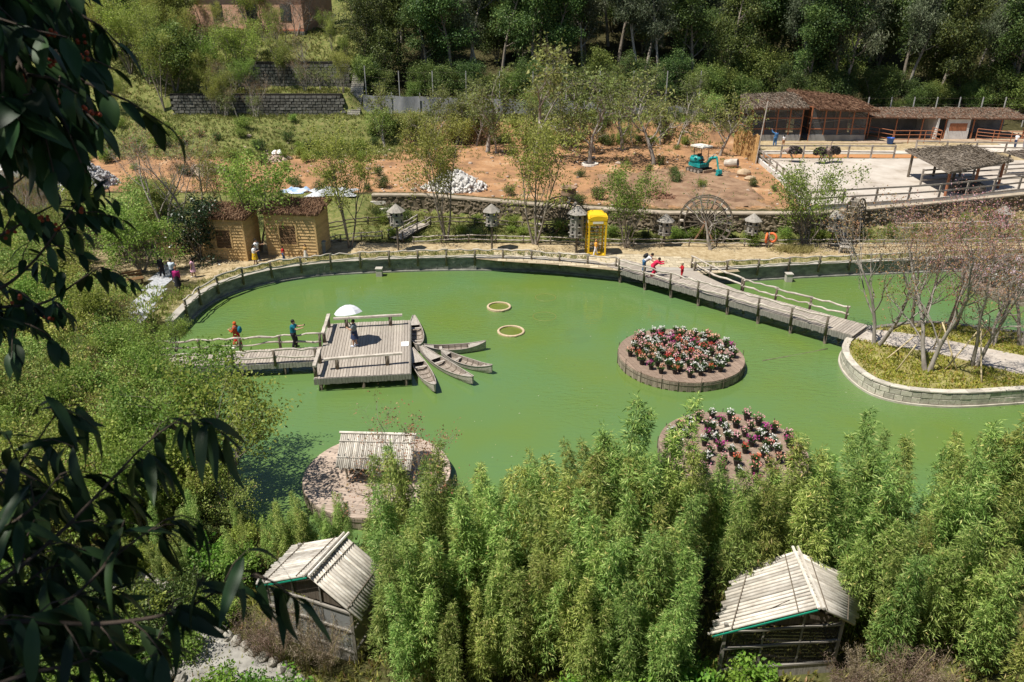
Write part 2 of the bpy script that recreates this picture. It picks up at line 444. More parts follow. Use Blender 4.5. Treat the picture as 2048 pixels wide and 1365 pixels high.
# ---------------------------------------------------------------- shared materials
M_CONC = surf('pond_concrete', [(0.25, (0.10, 0.10, 0.09)), (0.5, (0.24, 0.235, 0.21)), (0.75, (0.40, 0.38, 0.34))], scale=1.6, stretch=(1, 1, 2.5), rough=0.9, bump=0.5, bdist=0.03)
M_LOG = surf('weathered_log', [(0.25, (0.26, 0.22, 0.18)), (0.5, (0.44, 0.39, 0.33)), (0.75, (0.60, 0.55, 0.48))], scale=2.5, stretch=(1, 1, 1), rough=0.85, bump=0.6, fine=22)
M_PLANK = surf('weathered_plank', [(0.25, (0.24, 0.20, 0.165)), (0.5, (0.36, 0.315, 0.265)), (0.75, (0.45, 0.405, 0.35))], scale=4.0, stretch=(0.6, 9, 9), rough=0.85, bump=0.4, rnd=0.16)
M_POST = surf('dark_post', [(0.25, (0.07, 0.055, 0.04)), (0.6, (0.17, 0.14, 0.105)), (0.8, (0.27, 0.23, 0.18))], scale=4, rough=0.9, bump=0.6)
M_FASCIA = surf('grey_board', [(0.25, (0.16, 0.145, 0.125)), (0.5, (0.29, 0.27, 0.24)), (0.75, (0.42, 0.39, 0.35))], scale=3.5, stretch=(6, 6, 0.8), rough=0.9, bump=0.4, rnd=0.2)
M_STONE = surf('grey_stone', [(0.25, (0.15, 0.14, 0.12)), (0.5, (0.30, 0.28, 0.24)), (0.8, (0.48, 0.45, 0.39))], scale=2.2, rough=0.95, bump=0.6, rnd=0.25)
M_PALE = surf('pale_stone', [(0.25, (0.30, 0.27, 0.22)), (0.5, (0.46, 0.42, 0.35)), (0.8, (0.60, 0.56, 0.48))], scale=2.2, rough=0.95, bump=0.6, rnd=0.2)
M_MORTAR = surf('mortar', [(0.3, (0.13, 0.12, 0.10)), (0.7, (0.22, 0.2, 0.17))], scale=5, rough=0.95, bump=0.4)

# ---------------------------------------------------------------- pond retaining wall
def strip_wall(name, line, z0, z1, thick, mat, parent=None, **props):
    """wall along a line, thickness to the left"""
    out = offset_line(line, thick); mb = MB(); n = len(line); vs = []; fs = []
    for a, b in zip(line, out):
        vs += [(a.x, a.y, z0), (a.x, a.y, z1), (b.x, b.y, z1), (b.x, b.y, z0)]
    for i in range(n - 1):
        for k in range(4):
            fs.append((i * 4 + k, i * 4 + (k + 1) % 4, i * 4 + 4 + (k + 1) % 4, i * 4 + 4 + k))
    fs += [(3, 2, 1, 0), tuple((n - 1) * 4 + k for k in range(4))]
    mb.add(vs, fs)
    return mb.build(name, mat, parent, **props)
WALL_TOP = 0.98
pw = thing('pond_wall', 'curved grey concrete retaining wall with relief panels around the far shore of the green pond', 'wall', (WALL[30].x, WALL[30].y, 0))
strip_wall('wall_body', WALL, -1.3, WALL_TOP - 0.06, 0.42, M_CONC, pw)
strip_wall('coping', offset_line(WALL, -0.05), WALL_TOP - 0.06, WALL_TOP, 0.52, surf('coping', [(0.3, (0.24, 0.22, 0.19)), (0.7, (0.42, 0.39, 0.34))], scale=2, bump=0.4), pw)
strip_wall('footing', offset_line(WALL, -0.16), -1.3, 0.10, 0.17, surf('footing', [(0.3, (0.16, 0.16, 0.14)), (0.7, (0.33, 0.32, 0.28))], scale=2, bump=0.4), pw)
vg = surf('verge_soil', [(0.3, (0.12, 0.12, 0.04)), (0.5, (0.24, 0.21, 0.09)), (0.75, (0.42, 0.34, 0.2))], scale=2.2, bump=.5)
strip_wall('verge', offset_line(WALL, .40), .3, .937, 1.15, vg, None, kind='structure')
# relief strips on the wall face (raised plaster bark shapes)
rr = random.Random(3); relief = MB()
for i in range(14, 40):
    a, b = WALL[i], WALL[i + 1] if i + 1 < len(WALL) else WALL[i]
    t = (b - a); L_ = t.length
    if L_ < 0.1: continue
    t.normalize(); nrm = Vector((t.y, -t.x, 0))
    for k in range(int(L_ / 0.32)):
        q = a + t * (k * 0.32 + rr.uniform(0, .2)); h0 = rr.uniform(0.15, 0.4); h1 = h0 + rr.uniform(0.2, 0.45)
        relief.beam(q + nrm * 0.004 + Vector((0, 0, h0)), q + nrm * 0.004 + t * rr.uniform(-.12, .12) + Vector((0, 0, min(h1, .86))), rr.uniform(.04, .09), 0.04)
relief.build('relief_panel', M_CONC, pw)

# ---------------------------------------------------------------- rustic fences
def wobble(a, b, r, n, rng, amp=0.05, sag=0.03):
    """points and radii of a crooked pole"""
    a, b = Vector(a), Vector(b); pts = []; rad = []
    for i in range(n + 1):
        t = i / n; p = a.lerp(b, t); e = math.sin(math.pi * t)
        p += Vector((rng.uniform(-amp, amp) * 0.4, rng.uniform(-amp, amp) * 0.4, rng.uniform(-amp, amp) - sag * e)) * (1 if 0 < i < n else 0)
        pts.append(p); rad.append(r * rng.uniform(0.8, 1.15))
    return pts, rad
def pole(name, a, b, r, parent, mat, rng, n=6, sides=7, amp=0.05):
    pts, rad = wobble(a, b, r, n, rng, amp); mb = MB(); mb.tube(pts, rad, sides)
    return mb.build(name, mat, parent, smooth=True)
def resample(line, step):
    out = [line[0].copy()]; acc = 0
    for i in range(len(line) - 1):
        a, b = line[i], line[i + 1]; L = (b - a).length; d = step - acc
        while d <= L:
            out.append(a.lerp(b, d / L)); d += step
        acc = (acc + L) % step if L else acc
    return out
def rail_fence(parent, pts, hs, rng, post=True, ph=0.95, pr=0.075, below=0.35, rr_=0.055, amp=0.05, pm=None, rm=None, skip_rails=()):
    for i, p in enumerate(pts):
        if post:
            mb = MB(); l = Vector((rng.uniform(-.03, .03), rng.uniform(-.03, .03), 0))
            mb.tube([p + Vector((0, 0, -below)), p + Vector((0, 0, ph * .5)) + l * .5, p + Vector((0, 0, ph)) + l], [pr * 1.05, pr, pr * .95], 7)
            mb.build('post', pm or M_POST, parent, smooth=True)
        if i + 1 < len(pts) and i not in skip_rails:
            q = pts[i + 1]; d = (q - p).normalized() * 0.12
            for h in hs:
                pole('rail', p - d + Vector((0, 0, h + rng.uniform(-.04, .04))), q + d + Vector((0, 0, h + rng.uniform(-.04, .04))), rr_ * rng.uniform(.85, 1.15), parent, rm or M_LOG, rng, amp=amp)
rng = random.Random(11)
wl_in = offset_line(WALL, -0.13)
seg1 = [Vector((p.x, p.y, WALL_TOP - .1)) for p in resample(wl_in[2:46], 2.05)]
ft = thing('log_fence', 'crooked grey log fence on the curved pond wall in front of the wooden cabins', 'fence', seg1[0])
rail_fence(ft, seg1, (0.30, 0.72), rng, ph=0.74, below=0.45, amp=0.07)
seg2 = [Vector((p.x, p.y, WALL_TOP - .1)) for p in resample(wl_in[52:], 2.3)]
ft = thing('log_fence', 'crooked grey log fence on the straight pond wall behind the bare trees and the chair', 'fence', seg2[0])
rail_fence(ft, seg2, (0.30, 0.72), rng, ph=0.74, below=0.45, amp=0.06)
# square inlet boxes against the wall
for (px, py, lab) in ((759, 552, 'small square concrete pier against the curved wall near the cabins'), (1576, 563, 'small square concrete pier against the wall behind the footbridge')):
    q = P(px, py, 0); mb = MB()
    mb.box((q.x, q.y, -0.2), (0.42, 0.42, 1.5)); mb.box((q.x, q.y, 0.575), (0.5, 0.5, 0.05))
    o = put('concrete_pier', mb.mesh('concrete_pier', plain('pier_conc', (0.42, 0.39, 0.34), 0.9, scale=4)), kind='', local=True); del o['kind']
    tag(o, lab, 'pier')

# ---------------------------------------------------------------- stone paving of the plaza
M_PAVE = surf('paver', [(0.25, (0.33, 0.27, 0.175)), (0.5, (0.46, 0.39, 0.27)), (0.75, (0.55, 0.48, 0.35))], scale=2.5, rough=0.95, bump=0.4, rnd=0.13)
plaza = MB()
pc = [G(930, 507), G(1260, 512), G(1440, 520), G(1450, 545), G(1380, 556), G(1215, 548), G(930, 512)]
rngp = random.Random(8)
bx = MB().box((0, 0, 0), (1, 1, 1)).mesh('paver', M_PAVE)
poly_p = [(G(px, py).x, G(px, py).y) for px, py in ((900, 514), (1000, 505), (1180, 505), (1300, 510), (1450, 524), (1480, 545), (1375, 552), (1290, 548), (1215, 541), (1120, 531), (1000, 524))]
pb = MB(); pb.add([(x, y, 0.935) for x, y in poly_p], [tuple(reversed(range(len(poly_p))))])
pav = pb.build('pavement', surf('pave_joint', [(0.3, (0.2, 0.16, 0.1)), (0.7, (0.33, 0.27, 0.18))], scale=6, bump=0.3), kind='structure')
xs = np.arange(-6, 24, 0.62); ys = np.arange(46, 58, 0.5); cnt = 0
for j, y in enumerate(ys):
    for i, x in enumerate(xs):
        xx = x + (0.31 if j % 2 else 0)
        if sdist(np.array([xx]), np.array([y]), poly_p)[0] > 0.18 and cnt < 298:
            cnt += 1
            put('paver', bx, pav, (xx + rngp.uniform(-.02, .02), y + rngp.uniform(-.02, .02), 0.938 + rngp.uniform(-.004, .006)), (rngp.uniform(-.012, .012), rngp.uniform(-.012, .012), rngp.uniform(-.03, .03)), (0.58, 0.46, 0.03))
# ================================================================ footbridge
def slab_mesh(name, sx, sy, sz, mat, ch=0.012):
    """plank with chamfered top edges, long axis x"""
    x, y = sx / 2, sy / 2; mb = MB()
    prof = [(-y, -sz / 2), (y, -sz / 2), (y, sz / 2 - ch), (y - ch, sz / 2), (-y + ch, sz / 2), (-y, sz / 2 - ch)]
    vs = [(-x, a, b) for a, b in prof] + [(x, a, b) for a, b in prof]; n = 6
    mb.add(vs, [tuple(reversed(range(n))), tuple(range(n, 2 * n))] + [(i, (i + 1) % n, (i + 1) % n + n, i + n) for i in range(n)])
    return mb.mesh(name, mat)
DZ = 0.98
F0 = Vector((6.6, 50.1, DZ)); F1 = Vector((18.9, 38.1, DZ))
bd = (F1 - F0); BL = bd.length; bd.normalize(); bn = Vector((-bd.y, bd.x, 0)); BWID = 2.05
bridge = thing('footbridge', 'long grey plank footbridge with crooked log rails crossing the pond to the planted island', 'bridge', (F0 + F1) / 2 + bn * BWID / 2 - Vector((0, 0, DZ)))
rng = random.Random(21)
pm = slab_mesh('plank', BWID, 0.155, 0.045, M_PLANK)
ang = math.atan2(bn.y, bn.x)
k = 0; s = 0.05
while s < BL + 0.1:
    c = F0 + bd * s + bn * (BWID / 2 + rng.uniform(-.012, .012))
    o = put('plank', pm, bridge, c - bridge.location + Vector((0, 0, rng.uniform(-.004, .004))), (0, 0, ang + rng.uniform(-.006, .006)))
    s += 0.165
flare = MB(); fl = [(9.2, 50.1), (12.45, 49.65), (13.0, 48.2), (13.7, 46.75), (14.6, 45.2), (11.6, 47.9)]
flare.prism([(x, y) for x, y in reversed(fl)], DZ - 0.05, DZ - 0.012); flare.build('landing_deck', M_PLANK, bridge)
for e, w in ((0.02, 0.1), (BWID - 0.12, 0.1)):
    b = MB(); b.beam(F0 + bn * (e + w / 2) + Vector((0, 0, -.14)), F1 + bn * (e + w / 2) + Vector((0, 0, -.14)), w, 0.22); b.build('edge_beam', M_POST, bridge)
fb = MB(); s = 0.05
while s < BL:
    a = F0 + bd * s - bn * 0.015; h = rng.uniform(.30, .36)
    fb.box(a + Vector((0, 0, -.02 - h / 2)), (0.13, 0.022, h), math.atan2(bd.y, bd.x) + rng.uniform(-.03, .03)); s += 0.145
fb.build('fascia_boards', M_FASCIA, bridge)
front = [F0 + bd * (1.2 + i * 2.08) - bn * 0.09 for i in range(8)]
for p in front + [p + bn * (BWID + .18) for p in front[2:]]:
    pl = MB(); pl.tube([p + bn * .2 + Vector((0, 0, -2.2)), p + bn * .2 + Vector((0, 0, -.24))], 0.09, 7)
    pl.build('pile', M_POST, bridge, smooth=True)
rail_fence(bridge, front, (0.34, 0.76), rng, ph=0.80, below=0.42, pr=0.07, amp=0.06)
for h in (0.34, 0.76):
    pole('rail', seg1[-1] + Vector((0, 0, h + .05)), front[0] + Vector((0, 0, h)), 0.05, bridge, M_LOG, rng)
backp = [Vector((12.5, 49.62, DZ)), Vector((13.3, 47.7, DZ)), Vector((14.75, 45.25, DZ))] + [F0 + bd * s + bn * (BWID + .03) for s in (9.4, 11.6, 13.8, 16.0)]
rail_fence(bridge, backp, (0.36, 0.80), rng, ph=0.84, below=0.1, pr=0.07, amp=0.06)

# ================================================================ dock
DKZ = 0.75
dc = Vector((-7.95, 37.1, 0)); DA = R(7.0)
dock = thing('dock', 'grey plank dock with a walkway and low log rails reaching into the green pond', 'dock', dc, DA)
DW, DL = 4.75, 7.0
Md = wmat(dock)
def dl(p): return Md.inverted() @ Vector(p)
rng = random.Random(22)
pm = slab_mesh('plank', DL, 0.142, 0.045, M_PLANK)
nx = int(DW / 0.15)
for i in range(nx):
    put('plank', pm, dock, (-DW / 2 + (i + .5) * DW / nx, rng.uniform(-.03, .03), DKZ - .022 + rng.uniform(-.003, .003)), (0, 0, R(90)))
# walkway
wy = -0.55; WW = 1.8; WLn = 8.8
pm = slab_mesh('plank', WW, 0.15, 0.045, M_PLANK)
for i in range(int(WLn / 0.16)):
    put('plank', pm, dock, (-DW / 2 - 0.1 - i * 0.16, wy + rng.uniform(-.02, .02), DKZ - .03 + rng.uniform(-.003, .003)), (0, 0, R(90)))
b = MB()
for x in np.arange(-DW / 2 + .07, DW / 2, 0.15):
    h = rng.uniform(.30, .34); b.box((x, -DL / 2 - .05, DKZ - .01 - h / 2), (0.138, 0.024, h))
b.build('fascia_boards', M_FASCIA, dock, local=True)
for sx in (-1, 1):
    b = MB()
    for y in np.arange(-DL / 2 + .07, DL / 2, 0.14):
        h = rng.uniform(.30, .34); b.box((sx * (DW / 2 + .03), y, DKZ - .06 - h / 2), (0.024, 0.142, h))
    b.build('side_boards', M_FASCIA, dock, local=True)
b = MB()
for x in np.arange(-DW / 2 - .15 - WLn, -DW / 2 - .1, 0.16):
    h = rng.uniform(.26, .3); b.box((x, wy - WW / 2 - .03, DKZ - .03 - h / 2), (0.145, 0.024, h))
b.build('walkway_fascia', M_FASCIA, dock, local=True)
for x in (-DW / 2 + .25, 0, DW / 2 - .25):
    for y in (-DL / 2 + .2, 0, DL / 2 - .2):
        b = MB(); b.tube([(x, y, -1.35), (x, y, DKZ - .05)], 0.1, 8); b.build('pile', M_POST, dock, smooth=True, local=True)
for x in (-4.2, -6.4, -8.6):
    for sy in (-1, 1):
        b = MB(); b.tube([(x, wy + sy * .7, -1.35), (x, wy + sy * .7, DKZ - .05)], 0.08, 8); b.build('pile', M_POST, dock, smooth=True, local=True)
def bench_rail(a, b, feet, h=0.56, w=0.2, th=0.1):
    """thick half log on two stout posts; a, b and feet in dock coordinates"""
    m = MB(); a, b = Vector(a), Vector(b); n = 7; vs = []; fs = []
    d = (b - a).normalized(); sdv = Vector((-d.y, d.x, 0))
    for i in range(n + 1):
        p = a.lerp(b, i / n); ww = w * rng.uniform(.85, 1.1) / 2; oz = rng.uniform(-.012, .012)
        c = p + Vector((0, 0, DKZ + h + oz)) + sdv * rng.uniform(-.015, .015)
        vs += [c + sdv * ww, c + sdv * ww * .9 + Vector((0, 0, th)), c - sdv * ww * .9 + Vector((0, 0, th)), c - sdv * ww]
    for i in range(n):
        for k in range(4): fs.append((i * 4 + k, i * 4 + 4 + k, i * 4 + 4 + (k + 1) % 4, i * 4 + (k + 1) % 4))
    fs += [(0, 1, 2, 3), tuple(n * 4 + k for k in (3, 2, 1, 0))]
    m.add(vs, fs); r_ = m.build('log_rail', M_LOG, dock, local=True)
    for f in feet:
        q = MB(); p = a.lerp(b, f); q.tube([p + Vector((0, 0, DKZ - .02)), p + Vector((0, 0, DKZ + h + .005))], 0.1, 8); q.build('rail_post', M_POST, r_, smooth=True, local=True)
bench_rail((-1.95, 2.75, 0), (1.95, 2.85, 0), (.18, .82))
bench_rail((-1.95, -2.6, 0), (2.0, -2.35, 0), (.16, .8))
bench_rail((-DW / 2 + .05, 0.55, 0), (-DW / 2 + .1, 3.3, 0), (.12, .88), h=.62)
bench_rail((-DW / 2 + .05, -3.5, 0), (-DW / 2 + .1, -1.5, 0), (.12, .88), h=.62)
wr = [Vector((x, 0, 0)) for x in (-2.5, -4.6, -6.7, -8.8, -10.8)]
for sy in (-1, 1):
    pts = [Md @ Vector((p.x, wy + sy * (WW / 2 + .02), DKZ)) for p in wr]
    rail_fence(dock, pts, (0.34, 0.74), rng, ph=0.76, below=0.15, pr=0.075, amp=0.07)
b = MB(); b.prism([(-.2, -.28), (.2, -.27), (.21, .27), (-.19, .28)], 0, 0.04)
o = b.build('plastic_tray', plain('tray_white', (0.82, 0.82, 0.8), 0.5), None); o.location = Md @ Vector((DW / 2 - .28, 0.05, DKZ + .004)); o.rotation_euler = (0, 0, DA)
tag(o, 'white plastic tray lying on the dock edge beside the moored boats', 'tray')
# crooked bamboo mooring stake
sp = P(657, 760, 0)
o = pole('mooring_stake', sp + Vector((0, 0, -1.3)), sp + Vector((.1, -.3, .75)), 0.022, None, plain('dry_bamboo', (0.55, 0.47, 0.3), 0.6), rng, amp=.05)
tag(o, 'thin crooked bamboo stake leaning in the water at the dock corner', 'stake')

# ================================================================ boats
M_BOAT = surf('boat_wood', [(0.25, (0.22, 0.19, 0.16)), (0.5, (0.37, 0.33, 0.285)), (0.75, (0.52, 0.48, 0.42))], scale=3, stretch=(0.8, 6, 6), rough=0.85, bump=0.4, rnd=0.1)
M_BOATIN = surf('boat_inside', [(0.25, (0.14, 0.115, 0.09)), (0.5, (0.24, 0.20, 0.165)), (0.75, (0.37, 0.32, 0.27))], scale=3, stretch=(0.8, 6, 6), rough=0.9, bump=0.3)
def boat(p0, p1, wid, label, hs, decks=(0.2, 0.16)):
    """plank rowing boat from stern p0 to bow p1"""
    wid *= .87; c = (p0 + p1) / 2; d = p1 - p0; Lb = d.length
    t = thing('rowing_boat', label, 'boat', (c.x, c.y, 0), math.atan2(d.y, d.x), 'wooden boats moored at the dock')
    n = 18; outer = []; inner = []
    def half(u):  # u in 0..1
        return wid / 2 * (max(0.0, math.sin(math.pi * (0.04 + 0.94 * u))) ** 0.72)
    def sheer(u): return 0.30 + 0.26 * abs(2 * u - 1) ** 2.4
    def keel(u): return -0.12 + 0.26 * abs(2 * u - 1) ** 3
    hull = MB(); ins = MB(); vs = []; vi = []
    for i in range(n + 1):
        u = i / n; x = (u - .5) * Lb; w = max(half(u), 0.03); zs, zk = sheer(u), keel(u)
        vs += [(x, -w, zs), (x, -w * .86, zk + (zs - zk) * .45), (x, -w * .5, zk), (x, w * .5, zk), (x, w * .86, zk + (zs - zk) * .45), (x, w, zs)]
        wi = max(w - .03, .01)
        vi += [(x * .985, -wi, zs), (x * .985, -wi * .9, max(zk + (zs - zk) * .45 + .02, .11)), (x * .985, -wi * .5, max(zk + .035, .045)), (x * .985, wi * .5, max(zk + .035, .045)), (x * .985, wi * .9, max(zk + (zs - zk) * .45 + .02, .11)), (x * .985, wi, zs)]
    for i in range(n):
        for k in range(5):
            a = i * 6 + k; hull.f.append((a, a + 6, a + 7, a + 1)); hull.m.append(0)
            ins.f.append((a, a + 1, a + 7, a + 6)); ins.m.append(0)
    hull.v = vs; ins.v = vi
    m6 = n * 6
    hull.f += [(0, 1, 2, 3, 4, 5), (m6 + 5, m6 + 4, m6 + 3, m6 + 2, m6 + 1, m6)]; hull.m += [0, 0]
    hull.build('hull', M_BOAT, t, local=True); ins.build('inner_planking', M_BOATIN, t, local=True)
    for s_ in (-1, 1):
        g = MB(); g.tube([((i / n - .5) * Lb, s_ * max(half(i / n), .03), sheer(i / n) + .005) for i in range(n + 1)], 0.022, 5); g.build('gunwale', M_BOAT, t, smooth=True, local=True)
    for (u0, u1) in ((0.0, decks[0]), (1 - decks[1], 1.0)):
        q = MB(); poly = []
        m_ = 6
        for k in range(m_ + 1):
            u = u0 + (u1 - u0) * k / m_; poly.append(((u - .5) * Lb, -max(half(u) - .015, .015), sheer(u) - .015))
        for k in range(m_, -1, -1):
            u = u0 + (u1 - u0) * k / m_; poly.append(((u - .5) * Lb, max(half(u) - .015, .015), sheer(u) - .015))
        for k in range(m_):
            q.add([poly[k], poly[k + 1], poly[-k - 2], poly[-k - 1]], [(0, 1, 2, 3)])
        q.build('end_deck', M_BOAT, t, local=True)
    for u in hs:
        q = MB(); w = half(u) - .03; zs, zk = sheer(u), keel(u)
        q.tube([((u - .5) * Lb, -w, zs - .02), ((u - .5) * Lb, -w * .9, .12), ((u - .5) * Lb, -w * .5, .06), ((u - .5) * Lb, w * .5, .06), ((u - .5) * Lb, w * .9, .12), ((u - .5) * Lb, w, zs - .02)], 0.026, 4)
        q.build('rib', M_POST, t, local=True)
    for u in (hs[0] - .03, hs[-1] + .04):
        q = MB(); q.box(((u - .5) * Lb, 0, sheer(u) - .09), (0.16, 2 * half(u) - .05, 0.03)); q.build('thwart', M_BOAT, t, local=True)
    return t
def W0(px, py): return P(px, py, 0.25)
boat(W0(838, 699), W0(828, 640), 0.95, 'grey wooden rowing boat lying alongside the dock edge by the white tray', (.3, .42, .54, .66), (0.12, .24))
boat(W0(848, 700), W0(972, 692), 0.88, 'grey wooden rowing boat with upturned bow, lying nearest the dry concrete rings', (.3, .4, .5, .6, .7), (.16, .26))
boat(W0(884, 709), W0(984, 741), 0.85, 'grey wooden rowing boat squeezed between two other boats in the middle of the fan', (.34, .45, .56, .67, .78), (.14, .12))
boat(W0(842, 702), W0(946, 764), 0.92, 'grey wooden rowing boat with broad stern deck and twigs lying inside', (.4, .5, .6, .7, .8), (.3, .16))
boat(W0(824, 706), W0(870, 780), 0.9, 'grey wooden rowing boat nosing under shrubs at the dock corner', (.42, .52, .62, .72, .82), (.3, .1))

# ================================================================ concrete rings in the water
M_RING = surf('ring_concrete', [(0.3, (0.42, 0.31, 0.19)), (0.7, (0.62, 0.5, 0.34))], scale=5, rough=0.9, bump=0.4)
for (px, py, r, z, lab) in ((998, 612, .78, .14, 'tan concrete ring standing clear of the green water, farther from the dock benches'),
                            (1022, 661, .82, .10, 'tan concrete ring standing clear of the water off the boats'),
                            (1091, 595, .72, .004, 'sunken concrete ring, the sharpest one under the water'),
                            (1089, 633, .76, .003, 'sunken concrete ring just below the surface beside the two dry rings'),
                            (1187, 627, .74, -.012, 'faint sunken concrete ring below rippled water nearest the footbridge'),
                            (1152, 664, .74, -.016, 'barely visible sunken concrete ring off the round flower island')):
    q = P(px, py, max(z, 0)); b = MB(); n = 28; w = .13 if z > .05 else .07
    b.lathe([(r - w, -.6), (r, -.6), (r, z - .03), (r - .03, z), (r - w + .02, z), (r - w, z - .02)], n, (0, 0, 0), close=True)
    o = b.build('concrete_ring', M_RING if z > .05 else plain('ring_wet', (.20, .17, .045), .4), None, smooth=False); o.location = (q.x, q.y, 0); tag(o, lab, 'ring')
    if z > .05:
        f = MB(); f.add([((r - w - .004) * math.cos(6.2832 * k / n), (r - w - .004) * math.sin(6.2832 * k / n), z - .085) for k in range(n)], [tuple(range(n))]); f.build('ring_water', plain('ring_water', (0.13, 0.165, 0.025), 0.15, spec=0.5, bump=0), o, local=True)
        s2 = MB(); s2.ell((r * .3, -r + .05, z - .03), (.1, .06, .04), 6, 4); s2.build('chipped_lump', M_RING, o, local=True)
# floating twig line between the islands
a_, b_ = P(1525, 722, .01), P(1655, 698, .01)
o = pole('floating_pole', a_, b_, 0.03, None, M_POST, random.Random(2), n=9, amp=.02); tag(o, 'thin dark pole floating in the water between flower bed and planted island', 'pole')

# ================================================================ round floating islands
M_DECK = surf('island_plank', [(0.25, (0.15, 0.105, 0.075)), (0.5, (0.25, 0.18, 0.135)), (0.75, (0.35, 0.275, 0.215))], scale=4, stretch=(0.7, 7, 7), rough=0.95, bump=0.4, rnd=0.14)
def island(cx, cy, r, label, ang, ztop=0.55, pw_=0.24, rods=True, seed=1, deck=None):
    rg = random.Random(seed)
    t = thing('round_island', label, 'platform', (cx, cy, 0))
    n = int(2 * r / pw_); M = rotz(ang)
    base = MB(); base.lathe([(r - .12, -.5), (r - .12, ztop - .06)], 40); base.build('platform_base', M_POST, t, local=True)
    for i in range(n):
        a, b = -r + 2 * r * i / n + .007, -r + 2 * r * (i + 1) / n - .007
        ya, ym, yb = [math.sqrt(max(r * r - q * q, 0)) for q in (a, (a + b) / 2, b)]
        z0, z1 = ztop - .055, ztop + rg.uniform(-.006, .004)
        poly = [M @ Vector(p) for p in ((a, -ya, 0), ((a + b) / 2, -ym, 0), (b, -yb, 0), (b, yb, 0), ((a + b) / 2, ym, 0), (a, ya, 0))]
        q = MB(); q.prism([(p.x, p.y) for p in poly], z0, z1); q.build('plank', deck or M_DECK, t, local=True)
    nb = int(2 * math.pi * r / .3)
    sm = MB().box((0, 0, 0), (0.29, 0.035, 0.62)).mesh('side_board', surf('island_side', [(0.25, (0.13, 0.10, 0.075)), (0.5, (0.24, 0.195, 0.15)), (0.75, (0.36, 0.31, 0.25))], scale=3.5, stretch=(6, 6, 0.8), rough=0.9, bump=0.4, rnd=0.25))
    for k in range(nb):
        a = 2 * math.pi * k / nb; rr2 = r - .005
        put('side_board', sm, t, (rr2 * math.cos(a), rr2 * math.sin(a), ztop - .36 + rg.uniform(-.02, .01)), (0, 0, a + R(90)))
    wb = MB(); wb.lathe([(r + .018, -.5), (r + .018, .07)], 48); wb.build('wet_band', plain('algae_band', (.05, .07, .02), .4), t, local=True)
    hb = MB(); hb.lathe([(r + .02, ztop - .2), (r + .035, ztop - .2), (r + .035, ztop - .17), (r + .02, ztop - .17)], 48, close=True); hb.build('hoop', M_POST, t, local=True)
    if rods:
        for k in range(18):
            a = 2 * math.pi * (k + rg.uniform(-.2, .2)) / 18; q = MB()
            q.tube([((r + .045) * math.cos(a), (r + .045) * math.sin(a), -.6), ((r + .045) * math.cos(a), (r + .045) * math.sin(a), ztop + rg.uniform(.05, .35))], 0.018, 5)
            q.build('stake', M_POST, t, local=True)
    return t
I1 = P(1361, 708, .55); I2 = P(1465, 897, .55); I3 = P(755, 945, .55); I4 = P(2055, 563, .55)
island(I1.x, I1.y, 3.35, 'round floating flower bed of brown planks densely set with pots, beside the footbridge', 0.3, seed=1)
island(I2.x, I2.y, 3.1, 'round brown plank flower bed half hidden behind bamboo tips', 0.5, seed=2)
island(I3.x, I3.y, 2.95, 'round brown plank island carrying a small bamboo roofed hut', 1.35, rods=False, seed=3, deck=surf('island_plank_pale', [(0.25, (0.27, 0.20, 0.155)), (0.5, (0.42, 0.33, 0.265)), (0.75, (0.54, 0.45, 0.375))], scale=4, stretch=(0.7, 7, 7), rough=0.95, bump=0.4, rnd=0.14))
island(I4.x, I4.y, 3.9, 'round flower bed full of pale pink hydrangeas by the far wall', 0.1, rods=False, seed=4)

# ---------------------------------------------------------------- potted flowers
M_POT = plain('black_pot', (0.028, 0.024, 0.022), 0.5)
L_POT = leafmat('pot_leaf', [(0, (0.05, 0.10, 0.03)), (1, (0.16, 0.25, 0.08))], 0.3)
FLC = {'red': [(0, (0.55, 0.05, 0.04)), (1, (0.80, 0.22, 0.12))], 'salmon': [(0, (0.68, 0.22, 0.15)), (1, (0.88, 0.55, 0.45))],
       'white': [(0, (0.70, 0.70, 0.64)), (1, (0.86, 0.84, 0.80))], 'pink': [(0, (0.64, 0.22, 0.27)), (1, (0.86, 0.58, 0.58))],
       'magenta': [(0, (0.38, 0.02, 0.16)), (1, (0.62, 0.10, 0.34))], 'pale pink': [(0, (0.62, 0.44, 0.46)), (1, (0.86, 0.76, 0.76))]}
FLOW = {}
def flower_meshes(colr, seed, big=False):
    rg = np.random.default_rng(seed); R_ = .24 if big else .16
    n = 130; p = unit(rg.normal(size=(n, 3))) * rg.uniform(.25, 1, (n, 1)) * R_; p[:, 2] = np.abs(p[:, 2]) * .8 + .24
    d = p - np.array([0, 0, .2]); d[:, 2] += .05
    fol = leaf_mesh('foliage', L_POT, p, d, rg.uniform(.07, .12, n), .045, rg)
    n = 40 if not big else 150; p = unit(rg.normal(size=(n, 3))); p[:, 2] = np.abs(p[:, 2]); hubs = unit(rg.normal(size=(9, 3))); hubs[:, 2] = np.abs(hubs[:, 2]) + .2; hubs = unit(hubs)
    p = hubs[rg.integers(0, 9, n)] * R_ * 1.12 + rg.normal(size=(n, 3)) * .035; p[:, 2] = np.abs(p[:, 2]) * .75 + .32
    fl = leaf_mesh('blossoms', leafmat('petal_' + colr.replace(' ', '_'), FLC[colr], 0.25, rnd=.08), p, rg.normal(size=(n, 3)) + [0, 0, .4], .065, .055, rg)
    return fol, fl
potm = MB().lathe([(.085, 0), (.13, .22), (.145, .225), (.145, .25), (.125, .25), (.11, .2), (.001, .2)], 10).mesh('pot', M_POT)
for kx, cname in enumerate(FLC):
    FLOW[cname] = [flower_meshes(cname, 100 + kx * 7 + j, cname == 'pale pink') for j in range(2)]
